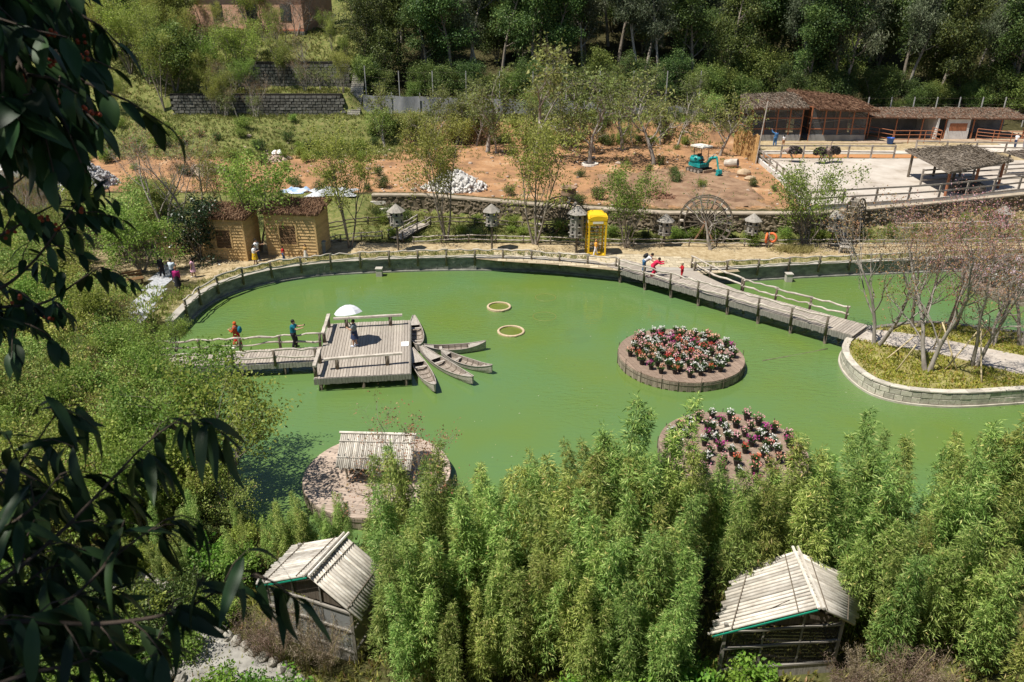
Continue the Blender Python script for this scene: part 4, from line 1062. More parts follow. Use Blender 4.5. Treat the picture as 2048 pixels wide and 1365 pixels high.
# ================================================================ rock heaps, tarps, rubble
M_ROCK = surf('white_rock', [(0.25, (0.42, 0.40, 0.37)), (0.5, (0.62, 0.59, 0.55)), (0.75, (0.74, 0.72, 0.68))], scale=1.2, rough=.95, bump=.4, rnd=.22)
M_GROCK = surf('grey_rock', [(0.25, (0.22, 0.215, 0.22)), (0.5, (0.40, 0.39, 0.385)), (0.75, (0.56, 0.54, 0.52))], scale=1.2, rough=.95, bump=.4, rnd=.3)
def heap(label, px, py, rx, ry, h, n, mat, seed, s=(.22, .5)):
    g = G(px, py); rg = random.Random(seed); t = thing('rock_heap', label, 'rock heap', g)
    rm = [rock_mesh(seed * 10 + k, mat) for k in range(4)]
    m = MB(); m.lathe([(1.0, -.3), (.85, .0), (.5, .42), (.2, .68), (.001, .75)], 14, sx=rx, sy=ry); o = m.build('heap_core', mat, t, local=True); o.scale = (1, 1, h)
    for k in range(n):
        a = rg.uniform(0, 6.283); r_ = math.sqrt(rg.random()) * .98; z = h * .78 * max(0, 1 - r_ ** 1.2)
        sz = rg.uniform(*s) * (1.0 if r_ < .8 else .8)
        put('rock', rm[rg.randrange(4)], t, (rx * r_ * math.cos(a), ry * r_ * math.sin(a), z + rg.uniform(-.05, .08)), (rg.uniform(0, 6), rg.uniform(0, 6), rg.uniform(0, 6)), (sz, sz * rg.uniform(.6, 1), sz * rg.uniform(.5, .9)))
heap('heap of white broken rocks on the orange dirt behind the slim tree', 910, 377, 3.0, 2.2, 2.0, 260, M_ROCK, 2)
heap('heap of blue grey broken rocks beside the white tent', 168, 372, 3.2, 2.6, 3.2, 280, M_GROCK, 3)
heap('low heap of grey brown rubble behind the bright green tree', 415, 345, 2.0, 1.6, 1.2, 110, surf('brown_rock', [(.3, (.22, .16, .11)), (.7, (.45, .36, .28))], scale=2, bump=.4, rnd=.3), 4)
heap('small heap of pale rubble under the white sack', 556, 322, 1.5, 1.2, 1.0, 80, MATS['brown_rock'], 5)
def cloth(name, label, cat, g, sx, sy, h, mat, seed, rz=0):
    rg = np.random.default_rng(seed); n = 26
    u, v = np.meshgrid(np.linspace(-1, 1, n), np.linspace(-1, 1, n)); z = np.zeros_like(u)
    for _ in range(26):
        cx, cy, w, a = rg.uniform(-1, 1), rg.uniform(-1, 1), rg.uniform(.12, .5), rg.uniform(.15, 1)
        z += a * np.exp(-((u - cx) ** 2 + (v - cy) ** 2) / w ** 2)
    z = z / z.max() * h * np.clip(1.25 - np.maximum(abs(u), abs(v)) ** 4, .15, 1) + rg.normal(size=z.shape) * .02
    edge = 1 + .18 * np.sin(4 * np.arctan2(v, u) + seed)
    V = np.stack([u * sx * edge, v * sy * edge, z + .02], -1).reshape(-1, 3); i = np.arange(n * n).reshape(n, n)
    me = np_quads(name, V, np.stack([i[:-1, :-1], i[:-1, 1:], i[1:, 1:], i[1:, :-1]], -1).reshape(-1, 4), mat)
    o = put(name, me, None, g, (0, 0, rz)); tag(o, label, cat); return o
M_TARP = surf('tarp', [(.3, (.36, .38, .42)), (.7, (.62, .62, .62))], scale=1.5, rough=.5, bump=.1)
cloth('tarpaulin', 'crumpled white and grey tarpaulin spread on the dirt behind the second cabin', 'tarp', G(665, 388), 1.9, 1.2, .6, M_TARP, 4)
cloth('tarpaulin', 'pale blue crumpled plastic sheet beside the white tarpaulin', 'tarp', G(590, 383), 1.1, .9, .35, surf('bluetarp', [(.35, (.15, .30, .50)), (.6, (.6, .64, .7))], scale=2, rough=.4), 7)
cloth('cement_sack', 'white sack lying on the pale rubble heap', 'sack', G(556, 322) + Vector((0, 0, .7)), .5, .4, .35, plain('sack', (.75, .74, .7), .8), 9)
# white tent
g = G(38, 392); t = thing('white_tent', 'white canvas shelter with sloping roof beside the grey rock heap', 'tent', g, R(10))
M_CANV = plain('canvas', (.72, .71, .68), .8, var=.08)
m = MB(); m.add([(-1.9, -1.5, 2.5), (1.6, -1.5, 2.5), (1.9, 1.8, 3.0), (-1.9, 1.8, 3.0)], [(0, 1, 2, 3)]); m.build('roof', M_CANV, t, local=True)
m = MB(); m.add([(-1.9, -1.55, 0), (1.7, -1.55, 0), (1.6, -1.5, 2.48), (-1.9, -1.5, 2.48)], [(0, 1, 2, 3)]); m.build('front_wall', M_CANV, t, local=True)
m = MB(); m.add([(1.75, -1.5, 0), (2.0, 1.8, 0), (1.9, 1.78, 2.98), (1.62, -1.48, 2.48)], [(0, 1, 2, 3)]); m.build('side_wall', M_CANV, t, local=True)
for x, y, h in ((-1.88, -1.48, 2.48), (1.6, -1.45, 2.46), (1.88, 1.76, 2.96), (-1.88, 1.76, 2.96)):
    m = MB(); m.tube([(x, y, -.1), (x, y, h)], .04, 6); m.build('pole', M_LOG, t, local=True)
# boulders, log, tree ring stones
for (px, py, s, lab) in ((1487, 352, (1.5, 1.1, .8), 'large rounded tan boulder on the dirt near the bamboo gate'), (1500, 361, (1.2, .8, .5), 'flat tan boulder lying in front of the rounded one')):
    g = G(px, py); o = put('boulder', rock_mesh(px, surf('tan_rock', [(.3, (.36, .25, .15)), (.7, (.55, .42, .28))], scale=2, bump=.4), 12, 8, .06, 'boulder'), None, (g.x, g.y, g.z + s[2] * .3), (0, 0, .3), s); tag(o, lab, 'boulder')
g = G(1462, 334); m = MB(); m.lathe([(.36, -.65), (.40, 0), (.38, .65), (.33, .66), (.33, .45), (.001, .42)], 14); o = m.build('hollow_log', M_LOG, None); o.location = (g.x, g.y, g.z + .36); o.rotation_euler = (R(80), 0, R(55)); tag(o, 'short hollow log section lying on the dirt near the excavator', 'log')

# dug brown soil below the excavator
def soil_patch():
    poly = [(G(x, y).x, G(x, y).y) for x, y in ((1175, 350), (1330, 338), (1480, 346), (1535, 392), (1560, 416), (1480, 420), (1300, 418), (1200, 402))]
    xs = np.arange(8, 32, .3); ys = np.arange(57, 80, .3); X, Y = np.meshgrid(xs, ys); sd = sdist(X, Y, poly) - .5 + .8 * np.sin(X * 1.3 + Y * .4) * np.sin(Y * 1.1) + .35 * np.sin(X * 3.7 + Y * 2); rq = np.random.default_rng(4)
    Z = land(X, Y) + .05 + .10 * np.clip(sd, 0, 1) * (1 + np.sin(X * 2.1 + Y) * np.sin(Y * 2.7)) + rq.random(X.shape) * .10 * np.clip(sd, 0, .6); Z = np.where(sd < .05, land(X, Y) - .15, Z)
    i = np.arange(X.size).reshape(X.shape); keep = (sd[:-1, :-1] > -.5) & (Y[:-1, :-1] > wall_y(X[:-1, :-1]) + .9)
    F = np.stack([i[:-1, :-1], i[:-1, 1:], i[1:, 1:], i[1:, :-1]], -1)[keep]
    put('dug_soil', np_quads('dug_soil', np.stack([X, Y, Z], -1).reshape(-1, 3), F, surf('dug_soil', [(.3, (.15, .085, .05)), (.5, (.27, .165, .10)), (.72, (.40, .27, .17))], scale=.9, detail=9, bump=.8, bdist=.06), smooth=True), kind='structure')
soil_patch()
heap('heap of dark red earth clods on the dug soil above the gnarled tree', 1312, 398, 1.9, 1.3, .9, 90, surf('clod', [(.3, (.12, .06, .035)), (.7, (.24, .13, .08))], scale=2, bump=.5, rnd=.3), 6, s=(.15, .4))
# ================================================================ animal pens on the right
M_GWOOD = surf('grey_pen_wood', [(0.3, (0.22, 0.19, 0.16)), (0.7, (0.42, 0.37, 0.32))], scale=2, stretch=(1, 1, 1), rough=.9, bump=.3)
M_RUSTP = plain('rust_paint', (0.33, 0.13, 0.065), .6, var=.2)
M_WHITEW = surf('whitewash', [(0.3, (0.52, 0.50, 0.47)), (0.7, (0.70, 0.68, 0.64))], scale=1.5, bump=.2)
M_GREYW = surf('grey_render', [(0.3, (0.20, 0.20, 0.20)), (0.7, (0.36, 0.355, 0.34))], scale=1.2, bump=.2)
def sheet(name, pxs, mat, dz=.03, step=.8):
    """thin sheet draped on the ground inside a pixel polygon"""
    poly = [(G(x, y).x, G(x, y).y) for x, y in pxs]; b = MB()
    xs = np.arange(min(p[0] for p in poly), max(p[0] for p in poly) + step, step); ys = np.arange(min(p[1] for p in poly), max(p[1] for p in poly) + step, step)
    X, Y = np.meshgrid(xs, ys); Z = land(X, Y) + dz; ins = sdist(X, Y, poly) > -step * .4
    ny, nx = X.shape; idx = -np.ones(X.shape, int); vs = []
    for j in range(ny):
        for i in range(nx):
            if ins[j, i]: idx[j, i] = len(vs); vs.append((X[j, i], Y[j, i], Z[j, i]))
    fs = [(idx[j, i], idx[j, i + 1], idx[j + 1, i + 1], idx[j + 1, i]) for j in range(ny - 1) for i in range(nx - 1) if min(idx[j, i], idx[j, i + 1], idx[j + 1, i + 1], idx[j + 1, i]) >= 0]
    b.add(vs, fs); return b.build(name, mat, smooth=True, kind='structure')
sheet('pen_floor', [(1625, 412), (1527, 320), (1780, 318), (2048, 322), (2300, 330), (2300, 380), (2048, 392), (1850, 410)], surf('pen_sand', [(0.3, (0.34, 0.285, 0.225)), (0.45, (0.48, 0.42, 0.355)), (0.7, (0.60, 0.545, 0.475))], scale=.5, detail=9, bump=.5), .05)
sheet('pen_walk', [(1520, 303), (1800, 301), (1860, 296), (2048, 288), (2300, 290), (2300, 306), (2048, 306), (1850, 309), (1525, 309)], MATS['pen_sand'], .05)
sheet('pen_yard', [(1510, 288), (1700, 288), (1990, 285), (2300, 280), (2300, 268), (1990, 262), (1700, 284), (1600, 284)], surf('yard_earth', [(.3, (.28, .20, .13)), (.7, (.44, .34, .24))], scale=1, bump=.3), .04)
sheet('pen_dirt_strip', [(1525, 311), (1850, 311), (1850, 317), (1528, 317)], plain('strip_dirt', (.42, .20, .085), .95), .045)
rng = random.Random(91)
def board_fence(label, pxs, step, hs, ph, thick=.09, mat=None, kick=None, group=None):
    pts = resample([G(x, y) for x, y in pxs], step); t = thing('pen_fence', label, 'fence', pts[0])
    mat = mat or M_GWOOD
    for i, p in enumerate(pts):
        z = gz(p.x, p.y); m = MB(); m.box((p.x, p.y, z + ph / 2 - .1), (.14, .14, ph + .2), rng.uniform(-.1, .1)); m.build('post', mat, t)
        if i + 1 < len(pts):
            q = pts[i + 1]; zq = gz(q.x, q.y)
            for h in hs:
                m = MB(); m.beam((p.x, p.y - .09, z + h), (q.x, q.y - .09, zq + h), thick * .6, .13); m.build('rail', mat, t)
            if kick:
                m = MB(); m.beam((p.x, p.y - .02, z + kick / 2 - .05), (q.x, q.y - .02, zq + kick / 2 - .05), .16, kick + .1); m.build('kick_wall', M_WHITEW, t)
    return t
board_fence('grey post and rail fence running down from the bamboo gate beside the pale pen', [(1512, 322), (1560, 362), (1614, 420)], 2.2, (.75, 1.25), 1.35, kick=.45)
board_fence('grey rail fence along the back of the pale ostrich pen', [(1516, 318), (1700, 318), (1800, 319)], 2.3, (.7, 1.3), 1.4)
board_fence('grey rail fence along the front of the pale pen above the rubble wall', [(1616, 422), (1740, 414), (1850, 408), (1960, 396), (2048, 386), (2200, 372)], 3.0, (.35, .95, 1.5), 1.55, kick=.3)
board_fence('grey rail fence under the thatched canopy across the pale pen', [(1840, 372), (1950, 364), (2048, 358), (2150, 352)], 2.8, (.5, 1.0, 1.4), 1.5)
board_fence('grey low rail fence behind the thatched canopy', [(1830, 303), (1900, 306), (2048, 308), (2200, 308)], 3.0, (.6, 1.1), 1.2)
# bamboo gate
t = thing('bamboo_gate', 'tall yellow brown bamboo gate of upright canes at the pen corner', 'gate', G(1487, 312))
a, b_ = G(1467, 304), G(1511, 327); d = (b_ - a); n = 26
for i in range(n + 1):
    p = a + d * i / n; hh = 2.35 + .35 * abs(math.sin(i / n * math.pi * 2.6)) + rng.uniform(-.12, .1); m = MB(); m.tube([(p.x, p.y, p.z - .1), (p.x, p.y, p.z + hh)], .14, 5)
    m.build('cane', surf('gate_cane', [(.3, (.34, .19, .07)), (.7, (.52, .34, .15))], scale=3, rnd=.2), t)
for h in (.5, 1.6):
    m = MB(); m.beam(a + Vector((0, -.2, h)), b_ + Vector((0, -.2, h)), .08, .12); m.build('cross_bar', MATS['gate_cane'], t)
m = MB(); gq = G(1511, 329); m.tube([gq, gq + Vector((.4, 0, 6.0))], .06, 6); o = m.build('tall_pole', M_LOG); tag(o, 'tall thin grey pole beside the bamboo gate', 'pole')

# ---------------------------------------------------------------- cages
def netmat(name, c, a):
    m, nt, out = new_mat(name); b = N(nt, 'ShaderNodeBsdfPrincipled', i_Roughness=.8); b.inputs['Base Color'].default_value = col4(c); b.inputs['Alpha'].default_value = a
    nt.links.new(b.outputs[0], out.inputs[0]); return m
M_NET = netmat('wire_net', (.22, .22, .22), .28)
def cage(label, x0, x1, y0, y1, z, h, roof, quad_th, seed, seg=4):
    t = thing('bird_cage', label, 'cage', ((x0 + x1) / 2, (y0 + y1) / 2, z))
    cz = [0, h * .36, h * .68, h]
    def bm(a, b, w=.12): m = MB(); m.beam(a, b, w, w); m.build('frame_bar', M_RUSTP, t)
    for k in range(seg + 1):
        x = x0 + (x1 - x0) * k / seg
        bm((x, y0, z - .1), (x, y0, z + h)); bm((x, y1, z - .1), (x, y1, z + h + .5))
    for f in (.36, .68, 1.0):
        bm((x0, y0 - .005, z + h * f), (x1, y0 - .005, z + h * f), .1); bm((x1 + .005, y0, z + h * f), (x1 + .005, y1, z + h * f), .1); bm((x0 - .005, y0, z + h * f), (x0 - .005, y1, z + h * f), .1)
    m = MB(); m.box(((x0 + x1) / 2, y0 - .02, z + .3), (x1 - x0, .16, .75)); m.build('plinth', M_GREYW, t)
    m = MB(); m.box(((x0 + x1) / 2, y1 + .15, z + h / 2), (x1 - x0, .15, h)); m.build('back_wall', surf('cage_back', [(.3, (.05, .045, .04)), (.7, (.16, .14, .12))], scale=1), t)
    m = MB(); m.box(((x0 + x1) / 2, (y0 + y1) / 2, z + .04), (x1 - x0 - .2, y1 - y0 - .2, .08)); m.build('floor', M_GREYW, t)
    for nm, q in (('net', ((x0, y0 - .03, z + .6), (x1, y0 - .03, z + .6), (x1, y0 - .03, z + h), (x0, y0 - .03, z + h))), ('net', ((x1 + .03, y0, z + .1), (x1 + .03, y1, z + .1), (x1 + .03, y1, z + h), (x1 + .03, y0, z + h)))):
        m = MB(); m.add(q, [(0, 1, 2, 3)]); m.build(nm, M_NET, t)
    m = MB(); m.beam((x0 + .6, y0 + 2, z + h * .45), (x1 - .6, y0 + 2.6, z + h * .55), .07, .07); m.build('perch_bar', M_LOG, t)
    m = MB(); m.box((x0 + (x1 - x0) * .5, y0 + 2.2, z + .5), (1.4, 1.0, .9)); m.build('feed_box', plain('box_blue', (.03, .05, .12), .6), t)
    thatch(t, quad_th, 3800, roof, seed, L=.7, W=.06, thick=.2, lift=.15, local=False)
cz_ = 3.2
cage('left wire bird cage with grey thatch roof behind the bamboo gate', 27.3, 33.0, 88, 93, cz_, 3.7, L_THATCHG, ((25.6, 87.2, 6.9), (33.4, 87.4, 6.9), (33.2, 92.6, 8.0), (27.0, 92.6, 7.7)), 5)
cage('right wire bird cage with reddish thatch roof beside the long shed', 34.0, 40.4, 88, 93, cz_, 3.7, L_THATCH, ((34.4, 87.0, 6.85), (41.2, 87.0, 6.65), (40.4, 93.4, 7.4), (32.6, 93.4, 8.3)), 6)
# ---------------------------------------------------------------- long shed
t = thing('animal_shed', 'long low open shed with thin thatch roof, white pillar and rust red rails', 'shed', (52, 91, cz_))
thatch(t, ((40.9, 88.6, 5.75), (59.5, 88.6, 5.55), (59.5, 93.6, 6.15), (40.9, 93.6, 6.2)), 4200, L_THATCHG, 8, L=.6, W=.05, thick=.14, lift=.08, local=False)
m = MB(); m.box((50.2, 93.5, cz_ + 1.1), (18.5, .15, 2.4)); m.build('back_wall', M_GREYW, t)
m = MB(); m.box((48.9, 90.9, cz_ + 1.2), (.2, 4.6, 2.4)); m.build('partition', M_WHITEW, t)
m = MB(); m.box((51.4, 88.9, cz_ + .5), (2.6, .18, 1.0)); m.build('front_wall', M_WHITEW, t)
m = MB(); m.box((51.4, 88.9, cz_ + 2.1), (2.6, .17, .6)); m.build('front_wall', M_WHITEW, t)
for x in (50.25, 52.55):
    m = MB(); m.box((x, 88.91, cz_ + 1.4), (.3, .16, .8)); m.build('front_wall', M_WHITEW, t)
m = MB(); m.box((51.4, 88.83, cz_ + 1.4), (2.0, .06, .85)); w_ = m.build('window_frame', M_RUSTP, t)
m = MB(); m.box((51.4, 88.79, cz_ + 1.4), (1.75, .04, .62)); m.build('window_pane', plain('pane_dark', (.04, .035, .03), .2, spec=.5), w_)
for x in (41.2, 44.3, 47.3, 50.0, 53.2, 56.4, 59.2):
    m = MB(); m.beam((x, 89.0, cz_ - .1), (x, 89.0, cz_ + 2.45), .12, .12); m.build('post', M_RUSTP, t)
def railing(label, pts, hs, nposts=True):
    t = thing('metal_railing', label, 'railing', pts[0])
    for i, p in enumerate(pts):
        m = MB(); m.tube([p, p + Vector((0, 0, hs[-1]))], .045, 6); m.build('post', M_RUSTP, t)
        if i + 1 < len(pts):
            for h in hs:
                m = MB(); m.tube([p + Vector((0, 0, h)), pts[i + 1] + Vector((0, 0, h))], .04, 6); m.build('rail', M_RUSTP, t)
        m = MB()
V3 = Vector
railing('rust red railing of the first shed bay beside the blue bucket', [V3((40.9, 90.5, cz_)), V3((42.0, 88.0, cz_)), V3((42.8, 86.2, cz_)), V3((44.6, 86.2, cz_)), V3((46.4, 86.2, cz_)), V3((48.2, 86.2, cz_)), V3((48.4, 88.6, cz_))], (.45, .95, 1.4))
railing('curved rust red railing of the far shed bay', [V3((53.0, 87.6, cz_)), V3((54.2, 86.4, cz_)), V3((55.8, 85.7, cz_)), V3((57.4, 85.7, cz_)), V3((58.9, 86.4, cz_)), V3((60.0, 88.0, cz_)), V3((60.2, 90, cz_))], (.35, .7, 1.05, 1.4))
for x, y, lab in ((42.4, 85.8, 'blue plastic bucket outside the first shed railing'), (59.4, 87.6, 'blue plastic tub behind the curved railing')):
    m = MB(); m.lathe([(.3, 0), (.4, .62), (.44, .66), (.37, .64), (.28, .1), (.001, .08)], 14); o = m.build('bucket', plain('blue_plastic', (.02, .10, .42), .4, spec=.5), None, smooth=True); o.location = (x, y, cz_ + .05); tag(o, lab, 'bucket')
# stone wall right of the shed
t = thing('block_wall', 'grey rough stone wall right of the animal shed', 'wall', (66, 91, cz_))
m = MB(); m.box((67, 91.5, cz_ + .7), (12, .35, 1.5)); m.build('wall_core', M_MORTAR, t)
rb = [rock_mesh(900 + k, M_STONE, 6, 4, .2, 'stone') for k in range(3)]
for i in range(20):
    for j in range(4): put('stone', rb[rng.randrange(3)], t, (61.3 - 66 + i * .6 + (j % 2) * .3, .5 - .2, .15 + j * .36), (rng.uniform(-.3, .3), rng.uniform(0, 6), rng.uniform(-.3, .3)), (.66, .35, .4))
# ---------------------------------------------------------------- thatched canopy
cc = [P(1811, 299, 5.3), P(1937, 290, 5.7), P(2028, 320, 5.3), P(1900, 344, 5.0)]
t = thing('thatched_canopy', 'broad flat grey thatch canopy on wooden posts in the pale pen', 'canopy', ((cc[0] + cc[2]) / 2).to_2d().to_3d() + Vector((0, 0, 3)))
thatch(t, (cc[3], cc[2], cc[1], cc[0]), 5200, L_THATCHG, 15, L=.6, W=.05, thick=.2, lift=.08, local=False, base=surf('thatch_grey_base', [(.3, (.14, .115, .09)), (.7, (.26, .22, .18))], scale=5, bump=.5))
for u, v in ((.08, .08), (.5, .06), (.92, .08), (.08, .92), (.5, .94), (.92, .92), (.5, .5)):
    p = cc[3].lerp(cc[2], u).lerp(cc[0].lerp(cc[1], u), v); m = MB(); m.tube([(p.x, p.y, gz(p.x, p.y) - .1), (p.x, p.y, p.z - .15)], .12, 7); m.build('post', M_RUSTP if v < .5 else M_POST, t)
cc = [P(2012, 303, 5.0), P(2100, 296, 5.2), P(2180, 312, 5.0), P(2060, 318, 4.8)]
t = thing('thatched_canopy', 'grey thatch canopy cut by the picture edge near the white clad visitors', 'canopy', ((cc[0] + cc[2]) / 2).to_2d().to_3d() + Vector((0, 0, 3)))
t['label'] = 'smaller grey thatch canopy near the white clad visitors'
thatch(t, (cc[3], cc[2], cc[1], cc[0]), 1800, L_THATCHG, 16, L=.6, W=.05, thick=.2, lift=.08, local=False, base=MATS['thatch_grey_base'])
for p in cc:
    q = p.lerp((cc[0] + cc[2]) / 2, .12); m = MB(); m.tube([(q.x, q.y, gz(q.x, q.y) - .1), (q.x, q.y, q.z - .12)], .1, 7); m.build('post', M_POST, t)
# mound under the canopy
g = G(1935, 385); o = put('earth_mound', rock_mesh(77, plain('dark_earth', (.09, .075, .06), .95), 14, 8, .08, 'earth_mound'), None, (g.x, g.y, g.z + .3), (0, 0, .2), (3.0, 2.2, 1.5)); tag(o, 'dark rounded earth mound in the shade of the thatched canopy', 'mound')

# ---------------------------------------------------------------- grey net wall and fence at the wood's edge
M_NETW = surf('grey_sheet', [(0.3, (0.17, 0.17, 0.18)), (0.5, (0.26, 0.26, 0.27)), (0.75, (0.36, 0.355, 0.35))], scale=.7, stretch=(1, 1, .4), rough=.7, bump=.3, bdist=.1)
def net_wall(label, x0, x1, Y, z0, zt0, zt1):
    t = thing('net_wall', label, 'wall', ((x0 + x1) / 2, Y, z0)); n = max(2, int((x1 - x0) / 3.2))
    for k in range(n):
        a, b = x0 + (x1 - x0) * k / n, x0 + (x1 - x0) * (k + 1) / n; za, zb = zt0 + (zt1 - zt0) * k / n, zt0 + (zt1 - zt0) * (k + 1) / n
        m = MB(); vs = []; fs = []; nn = 8
        for i in range(nn + 1):
            u = i / nn; x = a + (b - a) * u; y = Y + .09 * math.sin(u * 9 + k) + .05 * math.sin(u * 23 + k); zt = za + (zb - za) * u - .1 * math.sin(math.pi * u)
            vs += [(x, y, z0 - .2), (x, y + .04 * math.sin(u * 14), (z0 + zt) / 2), (x, y, zt)]
        for i in range(nn):
            for j in range(2): fs.append((i * 3 + j, i * 3 + 3 + j, i * 3 + 4 + j, i * 3 + 1 + j))
        m.add(vs, fs); m.build('sheet_panel', M_NETW, t, smooth=True)
        m = MB(); m.box((a, Y + .16, (z0 + za) / 2 + .1), (.1, .1, za - z0 + .5)); m.build('post', M_GREYW, t)
net_wall('grey sheet fence along the edge of the dark wood, its taller stretch', -17.6, 12.5, 92.6, 5.6, 7.75, 7.0)
net_wall('lower grey sheet fence stretch near the orchard end', 12.7, 23.2, 92.9, 5.6, 6.6, 6.3)
def wire_fence(label, x0, x1, Y, h, step):
    t = thing('wire_fence', label, 'fence', ((x0 + x1) / 2, Y, gz((x0 + x1) / 2, Y)), )
    xs_ = np.arange(x0, x1, step)
    for i, x in enumerate(xs_):
        z = gz(x, Y); m = MB(); m.box((x, Y, z + h / 2), (.1, .1, h + .3)); m.build('post', plain('conc_post', (.42, .41, .38), .9), t)
        if i + 1 < len(xs_):
            z2 = gz(xs_[i + 1], Y)
            for f in np.linspace(.15, 1, 5):
                m = MB(); m.beam((x, Y, z + h * f), (xs_[i + 1], Y, z2 + h * f), .015, .015); m.build('wire', M_POST, t)
wire_fence('thin concrete posts with wires at the edge of the dark wood', -17.5, 24, 94.3, 4.6, 4.0)
wire_fence('thin concrete posts with wires behind the animal shed', 41, 80, 96.0, 3.4, 2.8)

# ---------------------------------------------------------------- stone terrace walls, steps, house on the upper left
M_DSTONE = surf('dark_stone', [(0.3, (0.10, 0.095, 0.085)), (0.6, (0.20, 0.19, 0.165)), (0.8, (0.30, 0.28, 0.25))], scale=2, rough=.95, bump=.5, rnd=.3)
M_GAP = plain('dark_gap', (.03, .027, .022), .95)
stv = []
for k in range(4):
    m = MB(); rq = random.Random(k); m.box((0, 0, 0), (1, 1, 1)); m.v = [(x * rq.uniform(.88, 1.04), y, z * rq.uniform(.86, 1.04)) for x, y, z in m.v]; stv.append(m.mesh('stone', M_DSTONE))
def stone_wall(label, x0, x1, Y, z0, z1, bw_, bh_, cover=0):
    t = thing('stone_wall', label, 'wall', ((x0 + x1) / 2, Y, z0)); m = MB(); m.box(((x0 + x1) / 2, Y + .45, (z0 + z1) / 2 - .1), (x1 - x0, .5, z1 - z0 + .2)); m.build('wall_core', M_GAP, t)
    nr = int((z1 - z0) / bh_)
    for j in range(nr):
        x = x0 + (j % 2) * bw_ * .5
        while x < x1 - .2:
            w = bw_ * rng.uniform(.75, 1.25)
            put('stone', stv[rng.randrange(4)], t, (x + w / 2 - (x0 + x1) / 2, .18 + rng.uniform(-.03, .03), (j + .5) * bh_), (rng.uniform(-.04, .04), rng.uniform(-.04, .04), rng.uniform(-.05, .05)), (w - .06, .26, bh_ - .055)); x += w
stone_wall('dark dry stone terrace wall at the grass terrace edge', -40.2, -20.0, 91.9, 5.4, 7.9, .56, .33)
stone_wall('upper dark dry stone terrace wall below the terracotta house', -34.0, -19.8, 96.9, 7.9, 11.1, .6, .36)
t = thing('stone_steps', 'steep dark stone steps at the end of the terrace walls', 'steps', (-18.6, 94, 5.5))
for k in range(26):
    y = 91.6 + k * .27; m = MB(); m.box((-18.7, y, 5.5 + k * .2), (1.5, .34, .42)); m.build('step', M_STONE, t)
hz = 14.0; HX0, HX1, HY = -44.0, -26.6, 107.5
t = thing('terracotta_house', 'salmon terracotta house on a stone base above the terraces', 'house', ((HX0 + HX1) / 2, HY, hz))
HC = ((HX0 + HX1) / 2, HY, hz); HW = HX1 - HX0
M_TERR = surf('terracotta_wall', [(0.3, (0.50, 0.28, 0.19)), (0.7, (0.62, 0.39, 0.28))], scale=.8, bump=.15, rnd=0)
m = MB(); m.box(((HX0 + HX1) / 2, HY + 4, hz + 3.2), (HX1 - HX0, 8, 6.4)); m.build('wall', M_TERR, t)
m = MB(); m.box(((HX0 + HX1) / 2, HY + 3.9, hz - 1.0), (HX1 - HX0 + .3, 8.2, 2.4)); m.build('stone_base', M_DSTONE, t)
m = MB(); m.box(((HX0 + HX1) / 2, HY - .05, hz + .3), (HX1 - HX0 + .1, .12, .22)); m.build('sill_band', surf('terr_band', [(.3, (.34, .13, .07)), (.7, (.45, .2, .12))], scale=1), t)
m = MB(); m.add([(HX0 - .8, HY - 1, hz + 6.3), (HX1 + .8, HY - 1, hz + 6.3), (HX1 + .8, HY + 9, hz + 6.3), (HX0 - .8, HY + 9, hz + 6.3), ((HX0 + HX1) / 2 - 5, HY + 4, hz + 9), ((HX0 + HX1) / 2 + 5, HY + 4, hz + 9)], [(0, 1, 5, 4), (1, 2, 5), (2, 3, 4, 5), (3, 0, 4), (3, 2, 1, 0)]); m.build('roof', plain('roof_tile', (.3, .1, .06), .8), t)
for x in (-39.2, -34.0, -29.0):
    m = MB(); m.box((x, HY - .03, hz + 2.4), (1.5, .1, 2.0)); w_ = m.build('window', plain('house_pane', (.03, .035, .04), .15, spec=.5), t)
    for sx in (-.83, .83): m = MB(); m.box((x + sx, HY - .06, hz + 2.4), (.16, .16, 2.3)); m.build('frame', surf('terr_band', []) if 'terr_band' in MATS else None, w_)
    m = MB(); m.box((x, HY - .06, hz + 1.32), (1.9, .2, .16)); m.build('sill', MATS['terr_band'], w_)
t.rotation_euler = (0, 0, R(-16))
# ================================================================ excavator
g = G(1398, 345); t = thing('mini_excavator', 'small teal excavator with white canopy digging on the orange dirt', 'excavator', g, R(-58), scale=1.12)
M_TEAL = surf('teal_paint', [(.3, (.01, .20, .20)), (.7, (.02, .36, .34))], scale=3, rough=.45, spec=.4)
M_TRK = plain('track_rubber', (.07, .06, .05), .9); M_BLK = plain('black_part', (.02, .02, .022), .5)
def tb(m, nm, mt, par=None, sm=False): return m.build(nm, mt, par or t, smooth=sm, local=True)
for sy in (-1, 1):
    m = MB(); pr = [(-.85, .12), (-.7, 0), (.7, 0), (.85, .12), (.88, .24), (.74, .42), (-.74, .42), (-.88, .24)]
    m.add([(x, sy * .58 - .15, z) for x, z in pr] + [(x, sy * .58 + .15, z) for x, z in pr], [tuple(range(8)), tuple(reversed(range(8, 16)))] + [(i, i + 8, (i + 1) % 8 + 8, (i + 1) % 8) for i in range(8)]); tk = tb(m, 'track', M_TRK)
    for x in (-.62, -.2, .2, .62):
        m = MB(); m.tube([(x, sy * .58 + sy * .15, .2), (x, sy * .58 + sy * .17, .2)], .13, 10); tb(m, 'track_roller', plain('steel', (.3, .27, .23), .5), tk)
m = MB(); m.box((0, 0, .38), (.9, .8, .2)); tb(m, 'undercarriage', M_BLK)
m = MB(); m.prism([(-.95, -.3), (-.8, -.55), (.55, -.55), (.6, .5), (-.8, .55), (-.95, .3)], .5, .78); tb(m, 'platform', M_TEAL)
